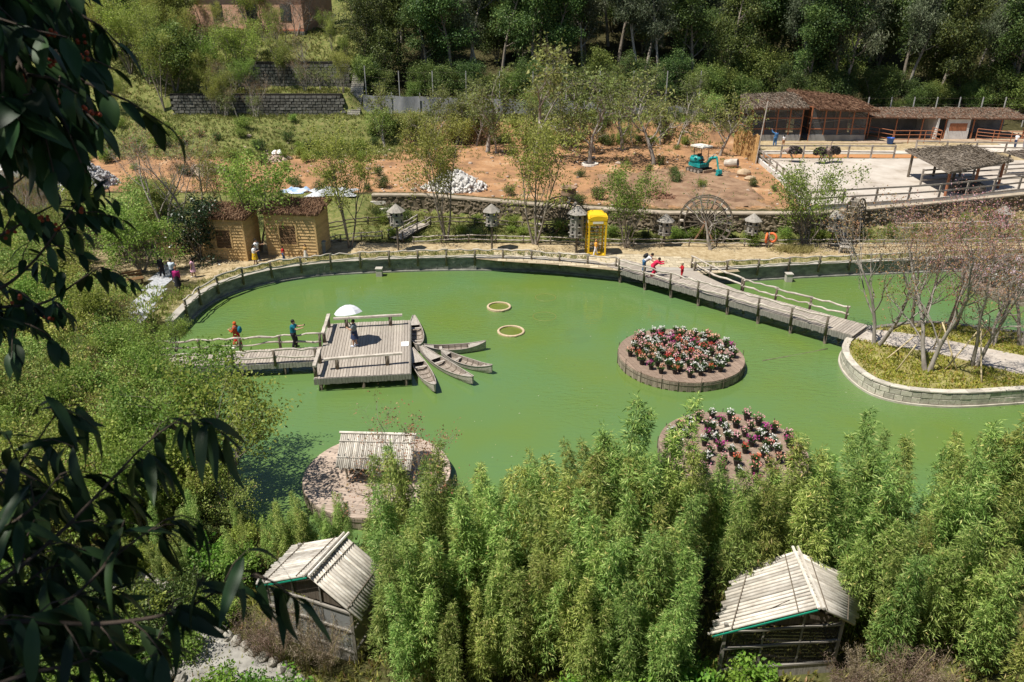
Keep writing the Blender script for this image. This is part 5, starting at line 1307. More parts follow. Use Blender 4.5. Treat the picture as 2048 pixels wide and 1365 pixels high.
m = MB(); m.lathe([(.62, 0), (.62, .35), (.55, .52), (.3, .6), (.001, .61)], 16, (-.42, 0, .78), sy=.88); tb(m, 'engine_cover', M_TEAL, sm=True)
m = MB(); m.box((.12, -.05, 1.05), (.42, .45, .12)); m.box((-.08, -.05, 1.32), (.1, .45, .5)); tb(m, 'seat', M_BLK)
for x, y in ((-.35, -.45), (-.35, .4), (.5, -.45), (.5, .4)):
    m = MB(); m.tube([(x, y, .78), (x * .95, y, 2.15)], .03, 6); tb(m, 'canopy_post', M_BLK)
m = MB(); m.prism([(-.7, -.6), (.72, -.6), (.78, 0), (.72, .6), (-.7, .6), (-.74, 0)], 2.15, 2.26); tb(m, 'canopy', plain('canopy_white', (.74, .72, .62), .6))
m = MB(); m.tube([(.6, .12, .72), (1.15, .12, 1.35), (1.75, .12, 1.5)], [.13, .15, .11], 4); tb(m, 'boom', M_TEAL)
m = MB(); m.tube([(1.7, .12, 1.55), (2.05, .12, .5)], [.11, .08], 4); tb(m, 'arm', M_TEAL)
m = MB(); m.tube([(.75, .12, 1.25), (1.5, .12, 1.72)], .04, 6); tb(m, 'hydraulic_ram', plain('chrome', (.5, .5, .5), .3))
m = MB(); pr = [(0, 0), (.3, -.02), (.36, -.28), (.2, -.5), (-.02, -.42), (.08, -.2)]
m.add([(1.95 + x, -.1, .55 + z) for x, z in pr] + [(1.95 + x, .34, .55 + z) for x, z in pr], [tuple(range(6)), tuple(reversed(range(6, 12)))] + [(i, i + 6, (i + 1) % 6 + 6, (i + 1) % 6) for i in range(6)]); tb(m, 'bucket', M_TEAL)
m = MB(); m.box((1.15, 0, .22), (.08, 1.4, .36)); tb(m, 'dozer_blade', plain('blade', (.42, .3, .2), .7))
# ================================================================ plants: wood skeleton and leaves
M_BARK = surf('bark_grey', [(0.3, (0.13, 0.105, 0.08)), (0.7, (0.30, 0.26, 0.21))], scale=3, stretch=(3, 3, 1), rough=.95, bump=.5)
M_BARKD = surf('bark_dark', [(0.3, (0.05, 0.04, 0.03)), (0.7, (0.14, 0.11, 0.08))], scale=3, stretch=(3, 3, 1), rough=.95, bump=.5)
M_BARKP = surf('bark_pale', [(0.3, (0.20, 0.17, 0.14)), (0.7, (0.42, 0.38, 0.33))], scale=2, stretch=(3, 3, 1), rough=.9, bump=.4)
LM = {
 'spring': leafmat('leaf_spring', [(0, (0.18, 0.22, 0.035)), (.5, (0.32, 0.35, 0.07)), (1, (0.48, 0.48, 0.15))], .45),
 'bright': leafmat('leaf_bright', [(0, (0.13, 0.21, 0.03)), (.5, (0.25, 0.34, 0.06)), (1, (0.40, 0.47, 0.12))], .45, rnd=.22, huer=.025),
 'olive': leafmat('leaf_olive', [(0, (0.11, 0.14, 0.035)), (.6, (0.23, 0.27, 0.075)), (1, (0.36, 0.37, 0.14))], .4),
 'rust': leafmat('leaf_rust', [(0, (0.26, 0.12, 0.06)), (.5, (0.38, 0.20, 0.10)), (.8, (0.36, 0.30, 0.10)), (1, (0.50, 0.28, 0.24))], .35),
 'pink': leafmat('leaf_pink', [(0, (0.30, 0.15, 0.09)), (.4, (0.46, 0.24, 0.17)), (.7, (0.58, 0.30, 0.32)), (1, (0.66, 0.42, 0.52))], .35),
 'mixed': leafmat('leaf_mixed', [(0, (0.13, 0.19, 0.035)), (.4, (0.27, 0.34, 0.07)), (.78, (0.42, 0.46, 0.13)), (1, (0.46, 0.32, 0.16))], .35, rnd=.28, huer=.035),
 'forest': leafmat('leaf_forest', [(0, (0.03, 0.055, 0.016)), (.5, (0.09, 0.14, 0.035)), (.85, (0.18, 0.24, 0.06)), (1, (0.28, 0.32, 0.10))], .3, rnd=.3, huer=.03),
 'forest2': leafmat('leaf_forest_light', [(0, (0.06, 0.095, 0.022)), (.5, (0.16, 0.215, 0.045)), (1, (0.32, 0.36, 0.10))], .35, rnd=.3, huer=.03),
 'euca': leafmat('leaf_euca', [(0, (0.06, 0.08, 0.04)), (.6, (0.15, 0.18, 0.095)), (1, (0.28, 0.30, 0.20))], .3, rnd=.25),
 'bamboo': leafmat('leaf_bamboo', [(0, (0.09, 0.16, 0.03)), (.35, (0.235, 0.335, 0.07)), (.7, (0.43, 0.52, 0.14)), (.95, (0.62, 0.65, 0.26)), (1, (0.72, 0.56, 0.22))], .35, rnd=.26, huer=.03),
 'dark': leafmat('leaf_ivy', [(0, (0.012, 0.03, 0.010)), (1, (0.05, 0.09, 0.03))], .2, rough=.35, spec=.5),
 'herb': leafmat('leaf_herb', [(0, (0.08, 0.19, 0.02)), (.6, (0.20, 0.36, 0.045)), (1, (0.36, 0.50, 0.10))], .4),
 'cover': leafmat('leaf_cover', [(0, (0.17, 0.24, 0.035)), (.5, (0.35, 0.40, 0.06)), (.88, (0.52, 0.50, 0.10)), (1, (0.42, 0.26, 0.09))], .4),
 'hedge': leafmat('leaf_hedge', [(0, (0.03, 0.06, 0.014)), (.6, (0.09, 0.14, 0.03)), (1, (0.20, 0.24, 0.06))], .3),
 'grass': leafmat('leaf_grass', [(0, (0.10, 0.14, 0.03)), (.6, (0.22, 0.25, 0.06)), (1, (0.40, 0.36, 0.14))], .35),
 'plume': leafmat('leaf_plume', [(0, (0.16, 0.11, 0.075)), (.6, (0.30, 0.22, 0.16)), (1, (0.44, 0.36, 0.28))], .4, rough=.9),
}
def limb(rng, p, d, L, n, jit, up):
    p = Vector(p); d = Vector(d).normalized(); pts = [p.copy()]; ds = [d.copy()]
    for i in range(n):
        d = (d + Vector((rng.gauss(0, jit), rng.gauss(0, jit), rng.gauss(0, jit) + up))).normalized()
        p = p + d * (L / n); pts.append(p.copy()); ds.append(d.copy())
    return pts, ds
def tree_proto(seed, H, r0=.12, stems=1, lean=.12, clear=.3, nbr=(7, 5, 4), lens=(.5, .5, .5), angle=.9, up=.06, jit=.12, tip=.75, leaf='spring', nleaf=4000, ls=(.10, .16), lw=.55, spread=.18, bark=None, droop=.1, fill=1.0, sides=(7, 5, 3), mend=.0):
    """returns (trunk mesh, crown mesh)"""
    rng = random.Random(seed); wood = MB(); anch = []; adir = []
    for s in range(stems):
        a = s * 6.283 / stems + rng.uniform(-.5, .5); ln = lean * rng.uniform(.7, 1.3) if stems > 1 else lean * rng.uniform(-1, 1)
        pts, ds = limb(rng, (math.cos(a) * r0 * .7 * (stems > 1), math.sin(a) * r0 * .7 * (stems > 1), -.15), (math.cos(a) * ln, math.sin(a) * ln, 1), H * tip * rng.uniform(.9, 1.05), 9, jit * .5, .03)
        rad = [r0 * (1 - .82 * i / 9) * (1.25 if i == 0 else 1) for i in range(10)]; wood.tube(pts, rad, sides[0], cap=False)
        def rec(pts, rad0, level, L, t0):
            n = nbr[level] if level < len(nbr) else 0
            for k in range(n):
                t = t0 + (1 - t0) * (k + rng.random()) / n; f = t * (len(pts) - 1); i = min(int(f), len(pts) - 2)
                p = pts[i].lerp(pts[i + 1], f - i); d = (pts[i + 1] - pts[i]).normalized()
                az = rng.uniform(0, 6.283); o = Vector((math.cos(az), math.sin(az), 0)); o = (o - d * o.dot(d)).normalized()
                an = angle * rng.uniform(.65, 1.25); dd = d * math.cos(an) + o * math.sin(an)
                l2 = L * lens[level] * rng.uniform(.65, 1.15) * (1.1 - .55 * t if level == 0 else 1)
                ns = (6, 4, 3)[min(level, 2)]
                q, qd = limb(rng, p, dd, l2, ns, jit * (1 + .4 * level), up)
                r1 = max(rad0 * (1 - .75 * t) * .55, .004)
                wood.tube(q, [r1 * (1 - .7 * j / ns) for j in range(ns + 1)], sides[min(level + 1, 2)], cap=False)
                if level + 1 >= len(nbr):
                    for j in range(1, ns + 1): anch.append(q[j]); adir.append(qd[j])
                else: rec(q, r1, level + 1, l2, .3)
        rec(pts, r0, 0, H * .75, clear)
    tm = wood.mesh('trunk', bark or M_BARK, smooth=True)
    rg = np.random.default_rng(seed); A = np.array([tuple(a) for a in anch]); D = np.array([tuple(a) for a in adir])
    idx = rg.integers(0, len(A), nleaf); pos = A[idx] + rg.normal(size=(nleaf, 3)) * spread
    d = D[idx] * .5 + rg.normal(size=(nleaf, 3)) * .8; d[:, 2] -= droop * 2
    L = rg.uniform(ls[0], ls[1], nleaf)
    # tint random per leaf, a little lighter towards the top
    z = (pos[:, 2] - pos[:, 2].min()) / max(np.ptp(pos[:, 2]), .1); tint = np.clip(rg.normal(.45, .24, nleaf) + (z - .5) * .15, 0, 1)
    cm = leaf_mesh('crown', LM[leaf], pos, d, L, L * lw, rg, tint=tint, droop=droop)
    return tm, cm
PROTO = {}
def protos(kind, n, **kw):
    PROTO[kind] = [tree_proto(1000 + 31 * hash_(kind) + k * 17, **kw) for k in range(n)]
def hash_(s): return sum(ord(c) * (i + 1) for i, c in enumerate(s)) % 97
protos('spring', 4, H=8, r0=.075, stems=3, lean=.24, clear=.28, nbr=(9, 6, 4), lens=(.52, .52, .5), angle=.62, up=.11, leaf='spring', nleaf=6800, ls=(.09, .16), spread=.17)
protos('airy', 3, H=6.5, r0=.08, stems=3, lean=.35, clear=.25, nbr=(8, 6, 4), lens=(.55, .55, .5), angle=.85, up=.05, leaf='bright', nleaf=5200, ls=(.12, .2), spread=.22)
protos('springbush', 3, H=6, r0=.06, stems=5, lean=.32, clear=.22, nbr=(7, 5, 3), lens=(.5, .5, .5), angle=.7, up=.10, leaf='bright', nleaf=5000, ls=(.10, .18), spread=.2)
protos('gnarly', 4, H=6, r0=.13, stems=1, lean=.25, clear=.26, nbr=(8, 6, 6), lens=(.66, .6, .5), angle=.95, up=.08, jit=.24, tip=.6, leaf='olive', nleaf=1250, ls=(.12, .22), spread=.12, bark=M_BARKP)
protos('gnarlybare', 1, H=6, r0=.13, stems=1, lean=.3, clear=.3, nbr=(7, 6, 5), lens=(.62, .6, .5), angle=.95, up=.08, jit=.26, tip=.55, leaf='olive', nleaf=260, ls=(.1, .16), spread=.1, bark=M_BARKP)
protos('bare', 4, H=7.5, r0=.095, stems=2, lean=.2, clear=.2, nbr=(8, 6, 5), lens=(.55, .55, .55), angle=.6, up=.13, jit=.19, leaf='rust', nleaf=1700, ls=(.06, .11), spread=.12, bark=M_BARKP)
protos('blossom', 3, H=7.5, r0=.10, stems=2, lean=.25, clear=.25, nbr=(8, 6, 5), lens=(.6, .55, .55), angle=.75, up=.11, jit=.19, leaf='pink', nleaf=3300, ls=(.06, .11), spread=.18, bark=M_BARK)
protos('thicket', 5, H=4.5, r0=.07, stems=4, lean=.4, clear=.2, nbr=(7, 5, 4), lens=(.5, .5, .5), angle=.85, up=.05, leaf='mixed', nleaf=5200, ls=(.09, .17), spread=.22)
protos('greenthicket', 4, H=5.5, r0=.10, stems=3, lean=.35, clear=.22, nbr=(8, 5, 4), lens=(.55, .5, .5), angle=.9, up=.04, leaf='bright', nleaf=5200, ls=(.12, .2), spread=.2)
protos('forest', 5, H=19, r0=.26, stems=1, lean=.06, clear=.32, nbr=(15, 5, 4), lens=(.27, .5, .55), angle=1.0, up=.05, leaf='forest', nleaf=13000, ls=(.18, .36), spread=.42, bark=M_BARK)
protos('euca', 3, H=20, r0=.24, stems=1, lean=.08, clear=.4, nbr=(12, 5, 4), lens=(.25, .5, .55), angle=.8, up=.06, leaf='euca', nleaf=9500, ls=(.2, .4), lw=.32, spread=.4, droop=.3, bark=M_BARKP)
protos('understory', 5, H=7, r0=.12, stems=3, lean=.25, clear=.12, nbr=(9, 5, 4), lens=(.5, .5, .5), angle=.9, up=.06, leaf='forest2', nleaf=9000, ls=(.14, .28), spread=.33)
protos('darkstory', 3, H=8, r0=.12, stems=3, lean=.25, clear=.12, nbr=(9, 5, 4), lens=(.5, .5, .5), angle=.9, up=.06, leaf='forest', nleaf=9000, ls=(.14, .28), spread=.33)
protos('climber', 1, H=4.4, r0=.06, stems=4, lean=.22, clear=.05, nbr=(8, 5, 3), lens=(.36, .5, .5), angle=.9, up=.03, leaf='dark', nleaf=4200, ls=(.12, .2), spread=.2)
protos('shrub', 3, H=1.6, r0=.03, stems=6, lean=.5, clear=.1, nbr=(6, 4), lens=(.5, .5), angle=.8, up=.05, leaf='hedge', nleaf=1800, ls=(.07, .13), spread=.13)
protos('lightshrub', 3, H=1.6, r0=.03, stems=6, lean=.5, clear=.1, nbr=(6, 4), lens=(.5, .5), angle=.8, up=.05, leaf='bright', nleaf=1800, ls=(.08, .14), spread=.13)
protos('herbplant', 3, H=1.5, r0=.02, stems=6, lean=.4, clear=.2, nbr=(6, 3), lens=(.4, .5), angle=.9, up=.06, leaf='herb', nleaf=700, ls=(.10, .19), spread=.07, lw=.5)
def plant(kind, g, s=1.0, label='', cat='tree', name=None, group=None, rng=random.Random(9), var=None, rz=None, sz=None):
    v = var if var is not None else rng.randrange(len(PROTO[kind])); tm, cm = PROTO[kind][v % len(PROTO[kind])]
    if kind in ('understory', 'darkstory') and cat == 'tree': cat, name = 'sapling', 'sapling'
    if kind in ('forest', 'euca') and cat == 'tree': name = 'forest_tree'
    t = thing(name or ('tree' if cat == 'tree' else cat.replace(' ', '_')), label, cat, (g[0], g[1], g[2]), rng.uniform(0, 6.28) if rz is None else rz, group, (s, s, s * (sz or 1)))
    put('trunk', tm, t); put('crown', cm, t)
    return t
def ground_at(x, y): return Vector((x, y, float(land(np.array([x]), np.array([y]))[0])))

# ---------------------------------------------------------------- garden trees, one by one
def treepx(kind, px, py, top, label, var=None, H0=None, g=None):
    """tree rooted at the pixel, as tall as its top pixel says"""
    g = g or G(px, py); h = PY(px, top, g.y).z - g.z; tm, cm = PROTO[kind][(var or 0) % len(PROTO[kind])]
    full = max(v.co.z for v in cm.vertices) if False else float(np.percentile(np.array([v.co.z for v in cm.vertices][::40]), 99))
    return plant(kind, g, h / full * (1.22 if kind == 'gnarly' else 1.0), label, var=var or 0, name='tree')
treepx('spring', 700, 496, 248, 'tall slim tree with ivy wrapped trunk right of the pine cabins', 0)
treepx('spring', 893, 482, 240, 'slim twin stemmed tree with yellow green crown in front of the white rock heap', 1)
treepx('spring', 1070, 490, 238, 'slim yellow green tree left of the water wheel beneath the clay jar', 2)
treepx('springbush', 1252, 497, 330, 'bushy young tree with many thin stems right of the yellow booth', 0)
treepx('gnarlybare', 1421, 500, 375, 'gnarled bare tree with crooked branches in front of the water wheel', 0)
treepx('springbush', 1610, 497, 320, 'tree with spreading ivy covered stems behind a straw coloured grass clump', 1)
treepx('springbush', 520, 503, 305, 'bright green bushy tree growing between the two pine cabins', 2)
treepx('bare', 385, 470, 240, 'bare reddish tree with thin twigs behind the left pine cabin', 0)
treepx('bare', 330, 470, 250, 'bare brownish tree beside the bamboo screen', 1)
treepx('climber', 400, 520, 405, 'dark glossy climbing bush against the corner of the pine cabin', 0)
treepx('spring', 455, 450, 300, 'yellow green tree behind the cabin roofs', 3)
for k, (px, py, top, var, lab) in enumerate((
        (1180, 328, 175, 0, 'orchard tree with white stone ring around its foot'),
        (1308, 330, 185, 1, 'crooked orchard tree left of the teal excavator'),
        (1068, 312, 140, 2, 'widest orchard tree with bare upper twigs by the red scarp'),
        (975, 305, 170, 3, 'sparse orchard tree near the shaded hollow of the scarp'),
        (1440, 312, 210, 1, 'orchard tree right behind the teal excavator'),
        (1245, 300, 178, 3, 'orchard tree standing at the foot of the scarp'),
        (1128, 296, 165, 1, 'thin orchard tree rooted on the scarp'),
        (870, 290, 195, 0, 'bare grey orchard tree left of the shaded hollow'),
        (770, 292, 200, 2, 'bare grey twiggy tree on the grass bank'),
        (1352, 298, 215, 2, 'low orchard tree near the excavator canopy'))):
    t = treepx('gnarly', px, py, top, lab, var)
for k in range(14):
    x, y = random.Random(k).uniform(-13, 22), random.Random(k + 50).uniform(80, 91); plant('gnarly', ground_at(x, y), .8 + .35 * random.Random(k + 9).random(), 'bare twiggy orchard tree along the scarp below the grey sheet fence', group='orchard trees along the scarp', var=k)
g = G(1180, 330); m = MB(); m.lathe([(.62, -.05), (.85, -.05), (.82, .16), (.66, .16)], 16, close=True); o = m.build('tree_ring', plain('ring_white', (.66, .62, .55), .9), None); o.location = g; tag(o, 'white stone ring around the foot of an orchard tree', 'stone ring')
# peninsula trees
pw_ = lambda x, y: P(x, y, .70)
for kind, px, py, top, var, lab in (('bare', 1752, 690, 392, 0, 'bare rusty tree with forked trunk by the end of the footbridge'),
        ('bare', 1855, 742, 395, 1, 'crooked bare tree propped by bamboo poles'),
        ('blossom', 1902, 662, 388, 1, 'tree in pink blossom beyond the island path'),
        ('bare', 1948, 732, 440, 2, 'bare slender tree leaning between two bamboo props'),
        ('bare', 1985, 690, 430, 3, 'bare grey tree with short cut limbs beside the island path'),
        ('bare', 2042, 690, 400, 1, 'bare grey tree with many upright twigs near the hydrangea bed'),
        ('blossom', 1830, 655, 385, 2, 'tree in rosy bud behind the bridge end')):
    treepx(kind, px, py, top, lab, var, g=pw_(px, py))
M_PROP = plain('bamboo_prop', (0.58, 0.47, 0.28), .6)
for k, (ax, ay, bx_, by_, h) in enumerate(((1768, 722, 1850, 655, 1.9), (1790, 745, 1832, 690, 1.9), (1866, 700, 1890, 640, 2.0), (1915, 745, 1885, 645, 2.4), (1888, 742, 1980, 640, 2.6), (1963, 768, 1962, 660, 2.4), (1945, 640, 2010, 610, 1.5))):
    a = P(ax, ay, .68); b_ = P(bx_, by_, .7 + h); b_ = a + (b_ - a).normalized() * min((b_ - a).length, 3.0); b_.z = .7 + h
    o = pole('bamboo_prop', a, b_, .04, None, M_PROP, random.Random(k), n=4, amp=.01); tag(o, 'slanting pale bamboo pole propping a bare tree on the planted island', 'prop', 'bamboo props on the planted island')

# ---------------------------------------------------------------- upper left slope trees
rg = random.Random(61)
for k, (px, py, top, kind, lab) in enumerate((
        (300, 170, 5, 'spring', 'sparse yellow green tree on the grass slope below the left bank of trees'),
        (330, 225, 60, 'spring', 'thin yellow green tree at the foot of the grass slope'),
        (262, 150, 0, 'springbush', 'leafy tree on the slope left of the terracotta house'),
        (430, 180, 70, 'springbush', 'leafy tree in front of the stone terrace walls'),
        (500, 178, 40, 'springbush', 'bright tree hiding the foot of the terracotta house'),
        (565, 180, 75, 'spring', 'sparse tree on the terrace between the stone walls'),
        (626, 175, 60, 'bare', 'bare pale tree in front of the upper stone wall'),
        (500, 65, -60, 'springbush', 'dense light green tree right against the terracotta house'),
        (610, 66, -30, 'bare', 'bare bush at the right corner of the terracotta house'),
        (385, 120, 20, 'spring', 'tree beside the steps left of the terracotta house'),
        (460, 130, 50, 'springbush', 'shrubby tree above the upper stone wall'),
        (350, 95, -30, 'understory', 'dense green tree on the slope behind the house corner'))):
    treepx(kind, px, py, top, lab, k)
for k in range(44):
    x, y = rg.uniform(-46, -20), rg.choice([rg.uniform(89.5, 91.3), rg.uniform(93, 96.2), rg.uniform(98, 106), rg.uniform(98, 106)]); plant(rg.choice(['spring', 'springbush', 'gnarly', 'bare']), ground_at(x, y), rg.uniform(.45, .8), 'sparse young tree on the stone walled terraces', group='young trees on the terraces', rng=rg)
for k in range(26):
    x, y = rg.uniform(-62, -40), rg.uniform(92, 128); plant('understory' if k % 2 else 'spring', ground_at(x, y), rg.uniform(.7, 1.2), 'green tree on the wooded slope left of the terracotta house', group='trees on the slope left of the house', rng=rg)
for k in range(16):
    x, y = rg.uniform(-42, -18), rg.uniform(116, 140); plant(rg.choice(['forest', 'understory', 'darkstory']), ground_at(x, y), rg.uniform(.7, 1.0), 'dark tree on the hill behind the terracotta house', group='trees behind the house', rng=rg)

# ---------------------------------------------------------------- forest
def forest_label(x, kind, y=100):
    part = 'behind the tall sheet fence' if x < 4 else 'behind the orchard' if x < 24 else 'behind the bird cages' if x < 41 else 'behind the long animal shed' if x < 62 else 'right of the animal shed'
    look = {'forest': 'tall dark broadleaved tree', 'euca': 'pale trunked grey green tree', 'understory': 'bushy light green sapling', 'darkstory': 'bushy dark sapling'}[kind]
    return '%s %s %s' % (look, 'at the wood edge' if y < 101 else 'inside the wood' if y < 110 else 'high up the wooded hill', part)
rg = random.Random(71)
def wood_row(y0, y1, step, kinds, s0, s1, x0=-18, x1=82):
    x = x0
    while x < x1:
        kind = rg.choice(kinds(x)); y = rg.uniform(y0, y1); xx = x + rg.uniform(-.5, .5) * step
        if xx > 24 and y < 98: y = rg.uniform(97.5, 100)
        plant(kind, ground_at(xx, y), rg.uniform(s0, s1), forest_label(xx, kind, y), group='trees of the wood on the hillside', rng=rg); x += step
wood_row(96, 98.5, 3.0, lambda x: ['darkstory', 'darkstory', 'understory'] if x < 22 else ['understory', 'understory', 'darkstory'], .55, .95)
wood_row(99, 103, 3.4, lambda x: ['forest', 'forest', 'euca', 'darkstory'] if x < 12 else ['forest', 'understory', 'euca', 'understory'], .8, 1.1)
wood_row(104, 109, 3.6, lambda x: ['forest', 'euca', 'darkstory'] if x < 12 else ['forest', 'understory', 'euca', 'understory'], .85, 1.2)
wood_row(111, 118, 4.0, lambda x: ['forest', 'understory', 'euca'], .9, 1.3)
wood_row(96.5, 99.5, 2.6, lambda x: ['darkstory', 'understory'] if x < 20 else ['understory'], .35, .7)
wood_row(114, 122, 3.2, lambda x: ['understory', 'darkstory'], .9, 1.5)
wood_row(121, 130, 5.0, lambda x: ['forest', 'darkstory', 'euca'], .9, 1.3, -18, 95)

# ---------------------------------------------------------------- bamboo
def bamboo_proto(seed, H=6.6, culms=6, nleaf=5200):
    rng = random.Random(seed); rg2 = np.random.default_rng(seed); cul = MB(); P_, D_, T_ = [], [], []
    per = nleaf // culms
    for c in range(culms):
        a = rng.uniform(0, 6.283); ln = rng.uniform(.05, .30); h = H * (1.0 if c == 0 else rng.uniform(.55, .95)); r = rng.uniform(.0, .35); n = 10; pts = []
        for i in range(n + 1):
            t = i / n; bend = ln * h * .35 * t ** 2.2
            pts.append(Vector((math.cos(a) * (r + bend), math.sin(a) * (r + bend), h * t * (1 - .04 * ln * t))))
        cul.tube(pts, [.026 * (1 - .8 * i / n) for i in range(n + 1)], 5, cap=False)
        arr = np.array([tuple(p) for p in pts])
        ncl = per // 6
        t = rg2.beta(1.9, 1.15, ncl) * .88 + .12; f = t * n; i0 = np.minimum(f.astype(int), n - 1); fr = (f - i0)[:, None]
        base = arr[i0] * (1 - fr) + arr[i0 + 1] * fr
        az = rg2.uniform(0, 6.283, ncl); rad = (.07 + .80 * np.maximum(1 - t, 0) ** .8 * np.minimum(1, .25 + t * 1.6)) * rg2.uniform(.25, 1.1, ncl)
        out = np.stack([np.cos(az), np.sin(az), np.zeros(ncl)], -1)
        cen = base + out * rad[:, None]; cen[:, 2] += rg2.normal(0, .1, ncl) + .18 * rad
        for j in range(6):
            d = out * .9 + rg2.normal(size=(ncl, 3)) * .62; d[:, 2] += .1 - .35 * rg2.random(ncl) + .35 * t
            P_.append(cen + rg2.normal(size=(ncl, 3)) * .05); D_.append(d); T_.append(np.clip(rg2.normal(.40, .24, ncl) + .25 * (t - .5) + .2 * (rad / .8 - .4), 0, .97) + (rg2.random(ncl) < .02) * .5)  # tint paints inner and lower leaves darker, for the shade inside the clump
    pos, d, tt = np.concatenate(P_), np.concatenate(D_), np.clip(np.concatenate(T_), 0, 1); L = rg2.uniform(.12, .24, len(pos))
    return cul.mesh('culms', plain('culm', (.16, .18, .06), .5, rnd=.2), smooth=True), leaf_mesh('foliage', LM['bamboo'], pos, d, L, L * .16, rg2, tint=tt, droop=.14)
BAM = [bamboo_proto(500 + k, culms=3 + k % 3, nleaf=4700 + 900 * (k % 3)) for k in range(6)]
def bamboo(x, y, s, label, group, rg, z=None):
    t = thing('bamboo', label, 'bamboo', (x, y, ground_at(x, y).z - .05 if z is None else z), rg.uniform(0, 6.28), group, s)
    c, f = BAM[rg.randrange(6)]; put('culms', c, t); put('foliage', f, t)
rg = random.Random(81)
def in_hut(x, y): return (-8.2 < x < -4.0 and y < 18.6) or (5.0 < x < 9.9 and y < 17.6)
SKY_X = [600, 690, 720, 800, 880, 940, 1000, 1060, 1110, 1170, 1235, 1290, 1330, 1420, 1500, 1570, 1640, 1690, 1750, 1810, 1880, 1960, 2030, 2200]
SKY_Y = [1000, 960, 905, 880, 890, 940, 935, 905, 945, 885, 805, 890, 900, 915, 945, 935, 860, 915, 845, 900, 865, 880, 815, 815]
def px_of(x, y, z):
    d = y * math.cos(TH) + (CAMZ - z) * math.sin(TH); return 1024 + x / d * FPX
def sky_h(x, y):
    """height of a plant at x, y whose top touches the thicket's skyline"""
    z = 5.0
    for _ in range(3): z = CAMZ - y * math.tan(phi(float(np.interp(px_of(x, y, z), SKY_X, SKY_Y))))
    return z - .4
def bam_label(x, y, s):
    size = 'low' if s < .68 else 'tall' if s > .85 else 'leafy'
    where = 'beside the netted hut' if x < -1.8 else 'in the middle of the thicket' if x < 2.2 else 'left of the dark open hut' if x < 5.4 else 'behind the dark open hut' if x < 9.8 else 'right of the dark open hut'
    return '%s green bamboo %s, %s' % (size, where, 'at the foot of the thicket' if y < 16.3 else 'in its inner rows' if y < 18.6 else 'along the water')
k = 0
for row, (y0, n, x0, x1, s0, s1) in enumerate(((15.0, 13, -3.2, 5.0, .50, .66), (15.9, 18, -3.8, 5.2, .62, .8), (16.8, 26, -4.4, 13.0, .66, .86), (17.9, 28, -4.6, 14.5, .74, .95), (19.0, 34, -4.4, 18.5, .8, 1.2), (20.1, 33, -4.0, 20.5, .8, 1.2))):
    for i in range(n):
        x = x0 + (x1 - x0) * (i + rg.uniform(.1, .9)) / n; y = y0 + rg.uniform(-.5, .5)
        if in_hut(x, y): continue
        s_ = min(rg.uniform(s0, s1), sky_h(x, y) * rg.uniform(.86, 1.03) / 6.5)
        bamboo(x, y, s_, bam_label(x, y, s_), 'bamboo thicket on the near shore', rg)
for px in (1236, 1362, 1640, 1752, 2034):
    y = 19.3; x = (px - 1024) / FPX * (y * math.cos(TH) + 11.5 * math.sin(TH)); h = sky_h(x, y) * 1.0 if px != 1362 else 6.9
    bamboo(x, y, h / 6.5, 'tallest pointed bamboo plume rising out of the thicket', 'tall bamboo plumes', rg)
for i in range(9):
    x = rg.uniform(10.2, 14.5); y = rg.uniform(14.4, 16.2); s_ = rg.uniform(.6, .78); bamboo(x, y, s_, bam_label(x, y, s_), 'bamboo thicket on the near shore', rg)
for i in range(8):
    x = rg.uniform(-9.6, -5.6); y = rg.uniform(19.2, 21.2); bamboo(x, y, rg.uniform(.3, .45), 'short bamboo behind the left bamboo roofed hut', 'short bamboo behind the left hut', rg)
# ================================================================ left bank thicket
rg = random.Random(101)
def on_land(x, y): return float(sdist(np.array([x]), np.array([y]), POND)[0]) < -.6
LSX = [-80, 120, 200, 250, 300, 350, 400, 450, 520, 600, 700]
LSY = [425, 440, 470, 560, 650, 705, 725, 740, 770, 830, 900]
k = 0
for i in range(330):
    y = rg.uniform(21.5, 50); px = rg.uniform(-80, 470)
    d = y * math.cos(TH) + 16.0 * math.sin(TH); x = (px - 1024) / FPX * d
    if not on_land(x, y) or k > 170: continue
    if float(sdist(np.array([x]), np.array([y]), POND)[0]) > -2.0 and y > 37: continue
    if (x > -9.8 and y < 24) or (px > 150 and y < 21): continue
    g = ground_at(x, y); hmax = CAMZ - y * math.tan(phi(float(np.interp(px + 40, LSX, LSY)))) - g.z
    h = min(rg.uniform(2.2, 4.0), hmax)
    if h < 1.0: continue
    kind = rg.choice(['thicket', 'thicket', 'thicket', 'greenthicket']); k += 1
    lab = {'thicket': 'brownish green shrub in the thicket on the left bank of the pond', 'greenthicket': 'fresh green leafy shrub in the thicket on the left bank of the pond'}[kind]
    lab = lab.replace('in the thicket on the left bank of the pond', ('in the left bank thicket ' + ('beside the gravel walk' if y > 42 else 'beside the dock walkway' if y > 34 and px > 180 else 'below the rock heap' if y > 34 else 'at the near left shore' if px > 180 else 'behind the dark branches')))
    plant(kind, g, h / (4.3 if kind == 'thicket' else 5.2), ('low ' if h < 2.0 else 'tall ' if h > 3.2 else '') + lab, cat='shrub', group='thicket on the left bank', rng=rg)
